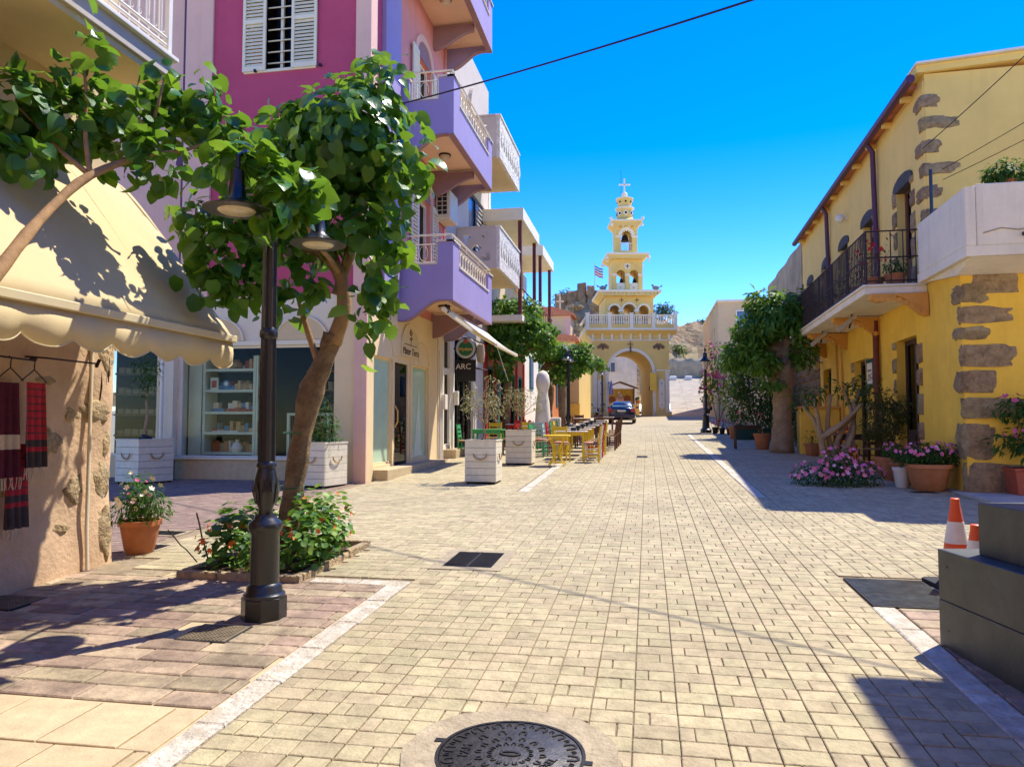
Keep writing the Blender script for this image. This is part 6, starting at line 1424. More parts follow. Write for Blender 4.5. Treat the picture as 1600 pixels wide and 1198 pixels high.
# ------------------------------------------------------------------ tree at the left edge
t0 = thing('mulberry_tree', 'mulberry branch with bright leaves reaching in from the left edge over the awning', 'tree', (-3.92,3.15,gz(3.15)))
bark_tube([(-3.92,3.15,.05),(-3.95,3.3,1.1),(-3.96,3.55,2.0),(-4.02,3.97,2.6),(-4.2,4.5,3.11),(-4.21,4.9,3.5),(-4.1,5.4,3.85)], [.09,.07,.052,.04,.036,.032,.024], 12, 9).build('trunk', MT['branch'], t0, smooth='all')
def at47(X, Z, Y): return (X*Y/4.7, Y, 1.6+(Z-1.6)*Y/4.7)
for k,(a,b) in enumerate((((-4.21,4.9,3.5),at47(-4.13,4.3,5.0)),((-4.21,4.9,3.5),at47(-4.67,3.98,4.7)),((-4.1,5.4,3.85),at47(-3.45,4.1,5.5)),((-4.1,5.4,3.85),at47(-2.9,3.65,5.9)))): bark_tube(wiggle(a,b,3,.05,k), [.022,.018,.014,.006], 7, k, .05).build('limb', MT['branch'], t0, smooth='all')
L0 = [(at47(X,Z,Y), r_*Y/4.7) for X,Z,Y,r_ in ((-4.67,3.98,4.7,.26),(-4.3,3.86,5.0,.3),(-3.85,3.8,5.3,.28),(-3.48,3.98,5.6,.16),(-3.27,3.77,5.8,.24),(-2.98,3.68,5.9,.2),(-3.51,3.48,5.4,.2),(-4.52,3.6,4.7,.18),(-4.13,4.2,5.0,.12),(-4.07,4.45,5.0,.08),(-3.07,3.92,5.9,.13),(-4.45,4.15,4.8,.14),(-2.8,3.55,5.6,.12),(-4.95,3.85,4.6,.24),(-3.0,3.4,5.4,.12))]
r = random.Random(78); SP = []
for c_,r_ in L0:
    for _ in range(3):
        d_ = np.array([r.gauss(0,1),r.gauss(0,1),r.gauss(.6,1)]); d_ /= np.linalg.norm(d_); SP.append((tuple(np.array(c_)+d_*r_*1.15), (.07,.07,.12)))
foliage(L0+SP, 1000, .15, 'broad', MT['mulberry'], t0, seed=6, singles=300, shell=.3, up=.6, droop=.8, spread=.6)
# ------------------------------------------------------------------ flower bed with kerb
bd = thing('flower_bed', 'stone edged bed of orange nasturtiums round the near tree', 'flower bed', (-3.6,6.9,gz(6.9)))
for a,b,c,d in ((-4.2,-3.0,6.05,6.13),(-4.2,-3.0,7.67,7.75),(-4.2,-4.12,6.13,7.67),(-3.08,-3.0,6.13,7.67)):
    L_ = max(b-a,d-c); n_ = int(L_/.4)
    for k in range(n_):
        if b-a > d-c: q = (a+(b-a)*k/n_+.004,a+(b-a)*(k+1)/n_-.004,c,d)
        else: q = (a,b,c+(d-c)*k/n_+.004,c+(d-c)*(k+1)/n_-.004)
        MB().bbox(*q,gz(q[2])-.03,gz(q[2])+.075,.01).build('edging_stone', MT['rough_stone'], bd)
MB().box(-4.12,-3.08,6.13,7.67,.1,gz(6.2)+.05).build('soil', MT['earth'], bd)
NB = [((-3.9,6.4,.45),(.26,.3,.3)),((-3.45,6.25,.42),(.3,.22,.28)),((-3.12,6.5,.55),(.24,.36,.34)),((-3.25,7.0,.6),(.3,.4,.36)),((-3.85,7.0,.55),(.32,.4,.32)),((-3.97,6.6,.55),(.16,.3,.28)),((-3.1,6.95,.5),(.16,.3,.26))]
foliage(NB, 2200, .085, 'round', MT['nasturtium'], bd, 'leaves', seed=8, up=1.2, droop=.1, shell=.2, cmin=.22, singles=150, piece='leaf')
flowers(NB, 46, .032, MT['petal_orange'], bd, 'orange_flowers', 5, False); flowers(NB[2:4], 7, .03, MT['petal_red'], bd, 'red_flowers', 8, False)
MB().tube(wiggle((-4.15,6.3,.3),(-4.32,6.1,.62),5,.03,2), .006, 5).tube(wiggle((-4.1,6.4,.3),(-4.2,6.35,.75),4,.01,3), .008, 5).build('dry_stem', MT['darkbrown'], bd, kind='stuff')
# ------------------------------------------------------------------ other trees
def tree(label, base, trunk, rad, lobes, dens, size, m, seed, kind='broad', name='tree', bark='bark', limbs=True, cat='tree', up=.5, shell=.5, group=None):
    t = thing(name, label, cat, base, group=group)
    bark_tube([base]+trunk, rad, 12, seed, .08).build('trunk', MT[bark], t, smooth='all')
    if limbs:
        for k,(c,r_) in enumerate(lobes[:7]): bark_tube(wiggle(trunk[-1],c,3,.12,seed+k), [rad[-1]*.7,rad[-1]*.5,rad[-1]*.35,.015], 7, seed+k, .05).build('limb', MT[bark], t, smooth='all')
    foliage(lobes, dens*2.6, size, kind, MT[m], t, seed=seed, up=up, shell=shell*.7)
    return t
tree('leafy street tree against the red taverna, behind the white box planters', (-5.0,26,gz(26)), [(-5.0,26,2.2),(-4.9,25.9,3.2),(-4.8,25.8,3.9)], [.17,.15,.14,.12],
   [((-4.9,25.6,4.9),(.8,.8,.6)),((-4.3,25.6,5.2),(.6,.7,.45)),((-3.75,25.6,4.7),(.6,.7,.5)),((-5.3,25.3,4.3),(.5,.6,.45)),((-4.55,25.2,4.2),(.5,.5,.6)),((-4.9,25,3.5),(.35,.4,.5)),((-3.5,25.8,4.3),(.45,.5,.35)),((-4.4,26,5.7),(.7,.7,.4)),((-5.1,25.8,5.7),(.5,.6,.4))], 210, .155, 'mulberry_far', 21)
tree('spreading street tree beside the white pillar and the café lamp post', (-3.72,28,gz(28)), [(-3.75,28,2.0),(-3.7,28,2.9),(-3.95,28,3.5),(-3.7,27.9,3.9)], [.17,.16,.17,.13,.1],
   [((-3.4,27.6,4.3),(.7,.7,.4)),((-2.7,27.6,4.1),(.65,.6,.36)),((-2.1,27.7,3.85),(.5,.5,.32)),((-3.9,27.6,4.3),(.6,.6,.4)),((-2.9,27.4,3.55),(.5,.5,.4)),((-3.3,27.6,3.3),(.4,.4,.3)),((-1.75,27.8,3.75),(.3,.3,.2)),((-2.4,27.6,4.4),(.4,.4,.25))], 230, .15, 'mulberry_far', 22)
tree('street tree with pale trunk just beyond the spreading one', (-3.55,31.5,gz(31.5)), [(-3.6,31.5,2.2),(-3.65,31.5,3.2)], [.2,.18,.17], [((-3.4,31.5,4.2),(.8,.8,.6)),((-2.8,31.4,4.0),(.5,.5,.4)),((-4,31.5,4.1),(.6,.6,.5))], 160, .15, 'mulberry_far', 23, bark='bark_pale')
tree('thick pale trunked tree on the right pavement beside the stone wall', (3.86,22.7,gz(22.7)), [(3.88,22.7,1.6),(3.9,22.7,2.4),(3.95,22.65,3.0),(4.05,22.6,3.7)], [.33,.26,.27,.29,.2],
   [((3.6,22.4,4.6),(.7,.7,.6)),((3.1,22.4,4.3),(.6,.7,.5)),((2.8,22.5,3.7),(.55,.6,.4)),((3.9,22.3,4.9),(.5,.6,.5)),((3.3,22.4,3.4),(.5,.6,.35)),((4.4,22.2,3.7),(.35,.5,.5)),((3.5,22.2,2.75),(.35,.35,.2)),((3.3,22.4,5.1),(.45,.5,.4)),((4.3,22.2,4.5),(.45,.5,.5)),((2.45,22.6,3.4),(.35,.4,.28))], 420, .27, 'mulberry_far', 24, kind='narrow', bark='bark_pale')
bark_tube([(3.9,22.65,2.6),(3.6,22.6,3.1),(3.3,22.55,3.7)], [.2,.13,.08], 10, 3).build('limb', MT['bark_pale'], bpy.data.objects['tree.003'], smooth='all')
# dark shrubs climbing the houses behind that tree
def bush(label, base, lobes, dens, size, m, seed, kind='narrow', name='shrub', cat='shrub', fl=None, up=.6, shell=.45, stems=3):
    t = thing(name, label, cat, base)
    for k in range(stems): bark_tube(wiggle(base, lobes[k % len(lobes)][0], 3, .08, seed+k), [.03,.025,.02,.01], 6, seed+k).build('stem', MT['bark'], t)
    foliage(lobes, dens*3.2, size, kind, MT[m], t, 'foliage', seed=seed, up=up, shell=shell*.6)
    if fl: flowers(lobes, fl[0], fl[1], MT[fl[2]], t, 'flowers', seed)
    return t
bush('bougainvillea with pink blooms beside the far right lamp post', (3.2,35.5,gz(35)), [((2.9,35.5,3.6),(.5,.6,.6)),((3.3,35.4,4.4),(.5,.5,.5)),((3.7,35.2,3.2),(.6,.6,.9)),((2.75,35.4,2.9),(.35,.4,.5)),((3.1,35.5,5.0),(.3,.3,.4))], 150, .2, 'dryleaf', 31, fl=(80,.09,'petal_magenta'))
bush('dense dark creeper between the bougainvillea and the thick trunk', (4.3,31,gz(31)), [((3.7,30.8,3.3),(.7,.7,.8)),((4.4,30.5,2.6),(.8,.8,1.2)),((3.5,30.6,4.2),(.6,.6,.5)),((4.2,30.4,4.2),(.7,.7,.7)),((4.9,29.5,2.2),(.6,.7,1.0)),((3.6,31,2.2),(.5,.5,.7)),((4.6,29.8,4.6),(.6,.6,.7))], 170, .2, 'darkleaf', 32)
bush('leafy creeper hanging on the far end of the iron balcony', TR(11.3,-.6,4.2), [(TR(11.2,-.7,4.9),(.5,.8,.6)),(TR(10,-.9,4.7),(.4,.8,.4)),(TR(12.3,-.3,5.6),(.5,.7,.6)),(TR(11.8,-.6,4.2),(.4,.7,.5))], 150, .2, 'darkleaf', 33)
# trees on the hill
for k,(lab,x,y,z,w_,h_,m) in enumerate((('dark pine on the hill left of the ruin',-12.2,111,20.4,2.2,2.0,'pine'),('bushy tree on the hill right of the tower',2.3,111,17.8,2.2,1.7,'pine'),('low grey green shrub on the far right skyline of the hill',8.6,112,16.2,1.7,.9,'pine'),('dark round shrub at the foot of the dry slope',4.0,105,11.4,1.6,1.2,'darkleaf'))):
    z = min(z, hz(x,y)+.9)
    tree(lab, (x,y,z-1.5), [(x,y,z)], [.25,.15], [((x+w_*a,y,z+h_*b),(w_*.45,w_*.5,h_*.42)) for a,b in ((0,.3),(-.5,.1),(.5,.15),(.1,.7),(-.3,.5),(.35,.45))], 14, .6, m, 40+k, kind='narrow', name='hill_tree')
# ------------------------------------------------------------------ potted plants
POTP = [(.6,0),(.72,.12),(.92,.75),(.94,.84),(1.04,.85),(1.04,1.0),(.92,1.0),(.88,.9),(0.02,.88)]
def potted(label, x, y, r_, h_, lobes, dens, size, leaf, seed, fl=None, kind='narrow', pm='terracotta', up=.6, fl2=None, name='potted_plant', dz=0.0, stems=3, box=None):
    t = thing(name, label, 'potted plant', (x,y,gz(y)+dz))
    if box: 
        MB().prism([(-box[0],0),(box[0],0),(box[0]*1.12,h_),(-box[0]*1.12,h_)], 'y', -box[1], box[1]).build('trough', MT[pm], t, local=True, bevel=.01); MB().bbox(-box[0]*1.16,box[0]*1.16,-box[1]-.02,box[1]+.02,h_-.05,h_,.008).build('rim', MT[pm], t, local=True)
    else: MB().lathe([(a*r_,b*h_) for a,b in POTP], n=28).build('pot', MT[pm], t, local=True, smooth=True); MB().lathe([(r_*.88,h_*.86),(r_*.5,h_*.93)], n=16).build('soil', MT['earth'], t, local=True)
    LL = [((c[0],c[1],c[2]+h_), rr) for c,rr in lobes]
    for k in range(stems): MB().tube(wiggle((0,0,h_*.8), LL[k % len(LL)][0], 3, .03, seed+k), [.012,.01,.008,.004], 5).build('stem', MT['branch'], t, local=True)
    foliage(LL, dens*2.2, size, kind, MT[leaf], t, 'foliage', seed=seed, up=up, shell=.25, local=True)
    if fl: flowers(LL, fl[0], fl[1], MT[fl[2]], t, 'flowers', seed, local=True)
    if fl2: flowers(LL, fl2[0], fl2[1], MT[fl2[2]], t, 'accent_flowers', seed+1, local=True)
    return t
potted('terracotta pot of white flowers at the corner of the tan wall', -5.3,7.02,.205,.35, [((0,0,.22),(.24,.22,.22)),((-.1,-.05,.1),(.2,.2,.18)),((.14,0,.14),(.2,.18,.16)),((-.05,0,.4),(.12,.12,.12))], 5200, .07, 'shrub', 51, (26,.028,'petal_white'), fl2=(5,.025,'petal_magenta'))
potted('biggest terracotta pot of pink flowers by the yellow house corner', 4.72,13.75,.36,.46, [((0,0,.18),(.4,.34,.2)),((-.3,0,.12),(.25,.25,.16)),((.3,0,.14),(.25,.25,.18))], 4000, .085, 'darkleaf', 52, (62,.035,'petal_pink'), fl2=(20,.03,'petal_pale'))
potted('terracotta pot second from the yellow house corner', 4.62,14.65,.24,.42, [((0,0,.16),(.28,.25,.18))], 4000, .085, 'darkleaf', 53, (18,.035,'petal_pink'))
potted('slim terracotta pot third from the yellow house corner', 4.6,15.3,.2,.45, [((0,0,.12),(.2,.2,.16))], 4000, .085, 'shrub', 54, (8,.03,'petal_pink'))
potted('small pale painted pot between the terracotta pots', 4.42,14.15,.15,.36, [((0,0,.05),(.14,.14,.1))], 1800, .05, 'darkleaf', 55, pm='whitewash')
potted('tall bushy potted shrub with dry leaves beside the yellow house window', 4.75,16.1,.24,.4, [((0,0,.75),(.4,.4,.5)),((-.15,0,1.15),(.32,.32,.34)),((.2,0,.95),(.34,.34,.35)),((0,0,.35),(.3,.3,.3)),((-.25,0,.6),(.25,.25,.3))], 1500, .1, 'dryleaf', 56)
potted('pink oleander in a red trough at the right edge', 6.0,13.05,.3,.42, [((-.25,0,.95),(.3,.25,.2)),((.15,0,.9),(.3,.25,.25)),((0,0,.45),(.35,.3,.28)),((-.4,0,.4),(.2,.2,.15)),((.4,0,.55),(.25,.25,.3))], 1100, .15, 'darkleaf', 57, (22,.045,'petal_magenta'), pm='redpot', box=(.3,.2), dz=.05)
potted('pot of dark shrub beside the trunk tree on the right pavement', 4.45,21.5,.22,.35, [((0,0,.2),(.25,.25,.2))], 800, .08, 'darkleaf', 58)
potted('orange pot beside the bench left of the thick trunk', 3.5,24.0,.26,.5, [((0,0,.2),(.2,.2,.2))], 700, .09, 'darkleaf', 59)
potted('dark green trough of plants under the dark creeper', 3.95,29.6,.3,.45, [((-.3,0,.4),(.35,.3,.4)),((.3,0,.3),(.35,.3,.3))], 420, .11, 'shrub', 60, (12,.05,'petal_red'), pm='darkgreen', box=(.62,.25))
potted('red pot of shrubs left of the dark green trough', 3.35,30.2,.22,.5, [((0,0,.5),(.4,.35,.5)),((-.3,0,.9),(.3,.3,.3))], 420, .11, 'shrub', 61, (14,.05,'petal_white'))
for k in range(4): potted('small black pot of red flowers by the far right lamp post, %s from the lamp' % ('first','second','third','fourth')[k], 2.98+.26*k,34.4-.5*k,.14,.3, [((0,0,.15),(.2,.2,.18))], 700, .09, 'darkleaf', 62+k, (7,.06,'petal_red'), pm='black')
# pots on the iron balcony and the terrace
for k,(lab,u,hh,lb,dn,lf_,fl) in enumerate((('wide pot of red flowered crown of thorns at the balcony corner',2.45,.26,[((-.1,0,.35),(.3,.25,.4)),((.15,0,.55),(.25,.2,.4))],180,'dryleaf',(10,.06,'petal_red')),('round pot of dense green shrub at the near end of the balcony',1.98,.24,[((0,0,.14),(.26,.24,.2))],2600,'darkleaf',None),('red flowered pot second along the balcony',3.4,.26,[((0,0,.4),(.35,.25,.4)),((.2,0,.6),(.25,.2,.3))],260,'dryleaf',(12,.06,'petal_red')),('leafy pot in the middle of the balcony',4.6,.26,[((0,0,.3),(.35,.3,.35))],420,'shrub',None),('leafy pot further along the balcony',6.2,.26,[((0,0,.35),(.35,.3,.4))],420,'dryleaf',None),('trailing pot near the far end of the balcony',8.2,.26,[((0,0,.3),(.4,.3,.35))],420,'darkleaf',None))):
    p_ = TR(u,-.72 if k != 1 else -.45,4.235); potted(lab, p_[0], p_[1], .2, hh, lb, dn, .09, lf_, 70+k, fl, dz=p_[2]-gz(p_[1]))
p_ = TR(-.5,.55,5.34); potted('spiky green shrub on the white terrace parapet', p_[0],p_[1],.14,.1, [((0,0,.14),(.36,.2,.22)),((-.2,0,.1),(.2,.15,.15))], 4200, .13, 'shrub', 80, dz=p_[2]-gz(p_[1]), up=1.2)
p_ = TR(-.5,1.15,5.34); potted('silvery shrub with pale tips on the white terrace parapet', p_[0],p_[1],.12,.1, [((0,0,.08),(.25,.18,.16))], 3000, .07, 'shrub', 81, (26,.03,'petal_white'), dz=p_[2]-gz(p_[1]))
# pink flowers growing from the paving and the bare-limbed frangipani
t = thing('flower_clump', 'low clump of pink flowers spilling over the paving on the right', 'flowers', (3.35,14.3,gz(14.3)))
FL = [((2.95,14.35,.62),(.36,.4,.26)),((3.4,14.2,.66),(.42,.4,.3)),((3.8,14.4,.62),(.38,.38,.26)),((3.5,14.6,.88),(.34,.3,.28))]
foliage(FL, 4200, .085, 'narrow', MT['darkleaf'], t, 'foliage', seed=83, shell=.2, cmin=.46); flowers(FL, 90, .042, MT['petal_pink'], t, 'pink_flowers', 84); flowers(FL, 55, .036, MT['petal_pale'], t, 'pale_flowers', 85)
t = thing('bare_limbed_shrub', 'old shrub with bare crossing grey limbs behind the pink flowers', 'shrub', (3.85,16.6,gz(16.6)))
for k,(a,b,c) in enumerate((((3.75,16.6,.5),(3.6,16.5,1.3),(3.45,16.4,2.1)),((3.75,16.6,.5),(3.95,16.5,1.3),(4.3,16.4,1.9)),((3.9,16.6,.5),(4.15,16.6,1.2),(4.4,16.6,2.3)),((3.7,16.6,.6),(3.55,16.6,1.5),(3.25,16.5,1.95)),((3.95,16.6,.5),(3.75,16.6,1.4),(3.8,16.5,2.2)),((3.62,16.5,1.3),(4.0,16.3,1.6),(4.35,16.2,2.0)),((4.0,16.5,.9),(4.25,16.5,1.5),(4.05,16.4,2.3)))): bark_tube([a,b,c], [.075,.055,.03], 9, k, .1).build('limb', MT['bark_pale'], t, smooth='all')
foliage([((3.4,16.4,2.2),(.28,.25,.22)),((4.3,16.4,2.25),(.28,.25,.25)),((3.85,16.4,2.3),(.25,.25,.18)),((3.2,16.5,2.05),(.2,.2,.18)),((4.5,16.5,2.45),(.25,.25,.2))], 1300, .16, 'narrow', MT['darkleaf'], t, 'foliage', seed=86)
potted('red pot behind the bare limbed shrub', 4.1,17.3,.26,.4, [((0,0,.2),(.25,.25,.2))], 600, .1, 'darkleaf', 87, pm='redpot')
bush('dark shrub at the foot of the rubble stone wall', TR(12.5,-.5,.8), [(TR(12.5,-.6,1.3),(.45,.6,.5)),(TR(11.6,-.5,1.7),(.3,.4,.6))], 200, .12, 'darkleaf', 88)
# ------------------------------------------------------------------ street lamps
def lamp_post(label, x, y, arms, name='street_lamp', top=3.3):
    t = thing(name, label, 'street lamp', (x,y,gz(y)))
    oct_ = [(math.cos(R(22.5+45*k)), math.sin(R(22.5+45*k))) for k in range(8)]
    MB().prism([(.165*a,.165*b) for a,b in oct_], 'z', -.03, .16).build('plinth', MT['lampblack'], t, local=True, bevel=.008)
    MB().lathe([(.15,.16),(.15,.18),(.13,.2),(.125,.24),(.105,.26),(.103,.62),(.12,.65),(.128,.67),(.12,.70),(.085,.73),(.075,.76)], n=28).build('base_drum', MT['lampblack'], t, local=True, smooth=True)
    MB().lathe([(.055,.76),(.05,.8),(.075,.86),(.088,.94),(.085,1.02),(.07,1.08),(.065,1.1),(.075,1.11),(.075,1.13),(.06,1.15)], n=24).build('vase_collar', MT['lampblack'], t, local=True, smooth=True)
    for k in range(10):
        a = 2*math.pi*k/10; mb = MB(lambda u,d,z: ((.088+d)*math.cos(a)-u*math.sin(a),(.088+d)*math.sin(a)+u*math.cos(a),z))
        mb.add([(-.018,-.012,.84),(.018,-.012,.84),(.024,.004,.93),(-.024,.004,.93),(0,.008,1.03),(0,.012,.93)], [(0,1,5),(1,2,5),(2,4,5),(4,3,5),(3,0,5)]); mb.build('leaf_relief', MT['lampblack'], t, local=True, norm=False)
    n_ = 16; ring_ = []
    for k in range(n_): q = 1.0 if k % 2 == 0 else .82; ring_.append((q*math.cos(2*math.pi*k/n_),q*math.sin(2*math.pi*k/n_)))
    mb = MB(); Z = [1.15,2.1,2.1+.001,top]; rr = [.066,.058,.058,.05]
    mb.add([(r_*a,r_*b,z) for r_,z in zip(rr,Z) for a,b in ring_], [(j*n_+i,j*n_+(i+1)%n_,(j+1)*n_+(i+1)%n_,(j+1)*n_+i) for j in range(3) for i in range(n_)]+[tuple(range(3*n_,4*n_))])
    mb.build('fluted_shaft', MT['lampblack'], t, local=True)
    MB().lathe([(.05,2.06),(.066,2.08),(.066,2.12),(.05,2.15)], n=20).build('shaft_ring', MT['lampblack'], t, local=True, smooth=True)
    for (dx,dy,dz) in arms:
        L_ = math.hypot(dx,dy); ux,uy = dx/L_,dy/L_
        MB().tube([(ux*s,uy*s,top-.12+h) for s,h in ((0,0),(.1,.1),(.24,.17),(L_-.1,.17),(L_,.1),(L_,dz+.3-top+.12))], .02, 8).build('arm', MT['lampblack'], t, local=True, smooth=True)
        MB().lathe([(.225,0),(.228,.008),(.16,.028),(.1,.055),(.062,.10),(.05,.2),(.045,.28),(.02,.3)], (dx,dy,dz), 32).build('lamp_hood', MT['lampblack'], t, local=True, smooth=True)
        MB().lathe([(.115,-.012),(.125,-.004),(.128,.0015)], (dx,dy,dz), 32).build('lamp_glass', MT['lampglass'], t, local=True, smooth=True)
    return t
lamp_post('black cast iron street lamp with two hanging hoods in the left foreground', -2.8, 5.09, [(.02,-.5,2.9),(.14,.52,2.9)])
lamp_post('black street lamp post rising among the café tables', -2.72, 25.6, [(0,-.45,2.95),(0,.45,2.95)])
lamp_post('black street lamp post just left of the parked car', -2.5, 41.5, [(0,-.45,2.95),(0,.45,2.95)])
t = thing('lantern_post', 'black lantern post at the right edge of the far street', 'street lamp', (2.66,35.4,gz(35.4)))
MB().lathe([(.26,-.02),(.26,.15),(.2,.2),(.17,.25),(.15,.75),(.18,.8),(.1,.86),(.09,1.0),(.12,1.1),(.07,1.2),(.06,2.8),(.09,2.85),(.05,2.95)], n=16).build('post', MT['lampblack'], t, local=True, smooth=True)
MB().lathe([(.1,2.95),(.17,3.3),(.17,3.32)], n=6).build('lantern_glass', MT['lampglass'], t, local=True)
MB().lathe([(.25,3.32),(.25,3.35),(.12,3.5),(.09,3.62),(.1,3.7),(.03,3.78),(.06,3.86),(.01,4.0)], n=12).build('lantern_cap', MT['lampblack'], t, local=True, smooth=True)
# ------------------------------------------------------------------ white plank planters
def planter(label, x, y, rz, w_=.6, h_=.8, plant=None, seed=0):
    t = thing('box_planter', label, 'planter', (x,y,gz(y)), rz, group=None); n_ = 6; h1 = (h_-.05)/n_; hw = w_/2
    MB().box(-hw+.02,hw-.02,-hw+.02,hw-.02,.03,h_-.06).build('core', MT['void'], t, local=True)
    MB().box(-hw+.03,hw-.03,-hw+.03,hw-.03,h_-.06,h_-.055).build('soil', MT['earth'], t, local=True)
    for k in range(n_):
        z0 = .04+k*h1+.003; z1 = .04+(k+1)*h1-.003
        for a in ((-hw,hw,-hw-.002,-hw+.02),(-hw,hw,hw-.02,hw+.002),(-hw-.002,-hw+.02,-hw+.021,hw-.021),(hw-.02,hw+.002,-hw+.021,hw-.021)):
            MB().bbox(*a,z0,z1,.003).build('plank', MT['plank'], t, local=True)
    f = MB(lambda u,d,z: (u,z,d)); f.wall_open(-hw-.012,hw+.012,-hw-.012,hw+.012,[(-hw+.03,hw-.03,-hw+.03,hw-.03)],h_-.012,h_+.012).build('top_frame', MT['plank'], t, local=True)
    for ax in (0,1):
        pts = [(.13*math.cos(a),-hw-.03,h_*.72-.11*math.sin(a)-.02) for a in [math.pi*q/10 for q in range(11)]]
        if ax: pts = [(hw+.03,p[0],p[2]) for p in pts]
        MB().tube(pts, .013, 7).build('rope_handle', MT['ropebrown'], t, local=True, smooth=True)
    for sx in (-1,1):
        for sy in (-1,1): MB().box(sx*(hw-.05)-.03,sx*(hw-.05)+.03,sy*(hw-.05)-.03,sy*(hw-.05)+.03,-.0,.035).build('foot', MT['black'], t, local=True)
    if plant == 'olive':
        MB().tube(wiggle((0,0,h_-.06),(.02,0,h_+.35),4,.02,seed), [.022,.02,.018,.016,.014], 8).build('stem', MT['bark_pale'], t, local=True, smooth=True)
        r = random.Random(seed); LL = []
        for k in range(9):
            e = (r.uniform(-.42,.42),r.uniform(-.4,.4),h_+.55+r.uniform(0,.55)); LL.append((e,(.2,.2,.2)))
            MB().tube(wiggle((.02,0,h_+.3),e,4,.04,seed+k), [.012,.01,.008,.006,.003], 5).build('branch', MT['bark_pale'], t, local=True)
        foliage(LL, 2300, .075, 'narrow', MT['olive'], t, 'foliage', seed=seed, up=.5, shell=.1, local=True)
        MB().blob((0,0,h_-.02),(.08,.08,.05),seed,.2).build('dark_stone', MT['black'], t, local=True)
    elif plant == 'shrub':
        LL = [((0,0,h_+.35),(.3,.28,.35)),((-.1,0,h_+.7),(.22,.22,.25)),((.2,0,h_+.25),(.2,.2,.25)),((0,0,h_+.1),(.34,.3,.15)),((.38,-.1,h_+.08),(.12,.1,.06))]
        for k in range(4): MB().tube(wiggle((0,0,h_-.06),LL[k][0],3,.05,k), [.014,.012,.01,.005], 6).build('stem', MT['branch'], t, local=True)
        foliage(LL, 2200, .1, 'narrow', MT['shrub'], t, 'foliage', seed=seed, shell=.2, local=True)
    elif plant == 'tree':
        MB().tube(wiggle((0,0,h_-.06),(.02,0,h_+1.0),4,.02,seed), [.03,.028,.026,.024,.02], 8).build('stem', MT['bark_pale'], t, local=True, smooth=True)
        foliage([((0,0,h_+1.25),(.28,.26,.3)),((.18,0,h_+1.45),(.22,.2,.2)),((-.15,0,h_+1.5),(.22,.2,.2)),((.1,-.05,h_+.95),(.16,.16,.2))], 1500, .12, 'narrow', MT['darkleaf'], t, 'foliage', seed=seed, shell=.2, local=True)
        MB().blob((0,0,h_-.0),(.12,.12,.08),seed,.2).build('dark_stone', MT['black'], t, local=True)
    return t
planter('white plank planter with olive sapling standing nearest the street', -3.12,13.92,0,.6,.82,'olive',1)
planter('white plank planter with olive sapling behind the nearest one', -3.1,18.0,0,.64,.84,'olive',2)
planter('white plank planter with green shrub against the pink pillar', -5.98,12.9,R(-14),.66,.82,'shrub',3)
planter('white plank planter with small standard tree by the alley shop', -9.75,13.0,R(-20),.74,.86,'tree',4)
# ------------------------------------------------------------------ café furniture
def make_chair(name, m, label, cush=False):
    t = thing(name, label, 'chair')
    M_ = MT[m]
    for sx in (-1,1):
        MB().tube([(sx*.19,-.19,0),(sx*.19,-.19,.45)], .021, 8).build('leg', M_, t, local=True)
        MB().tube([(sx*.17,.19,0),(sx*.18,.19,.45),(sx*.19,.25,.92)], [.021,.022,.018], 8).build('leg', M_, t, local=True)
        for z in (.16,.28): MB().tube([(sx*.19,-.19,z),(sx*.175,.19,z)], .012, 6).build('stretcher', M_, t, local=True)
    for z in (.2,.3): MB().tube([(-.19,-.19,z),(.19,-.19,z)], .012, 6).build('stretcher', M_, t, local=True)
    MB().tube([(-.17,.19,.22),(.17,.19,.22)], .012, 6).build('stretcher', M_, t, local=True)
    for z,dy in ((.58,.205),(.7,.22),(.84,.238)): MB().obox((0,dy,z),(.36,.018,.075 if z < .8 else .11),(-.12,0,0)).build('back_slat', M_, t, local=True)
    MB().bbox(-.21,.21,-.21,.21,.43,.465,.012).build('seat', MT['rush'], t, local=True)
    if cush: MB().blob((0,-.01,.49),(.2,.2,.035),3,.06,14,8).build('cushion', MT['cushion'], t, local=True, smooth='all')
    return t
cn = {c: 'chair_'+c for c in ('yellow','green','red','blue','teal','white','brown')}
chairs = {}
def chair(c, x, y, rz, label, cush=False):
    k = (c, cush); grp = 'painted wooden café chairs'
    if k not in chairs:
        t = make_chair('cafe_chair', cn[c], label, cush); chairs[k] = t; t.location = (x,y,gz(y)); t.rotation_euler = (0,0,rz); t['group'] = grp
    else: t = dup(chairs[k], (x,y,gz(y)), rz, label)
    return t
W, E_, N_, S_ = R(90), R(-90), R(180), 0.0        # the way the sitter's back points
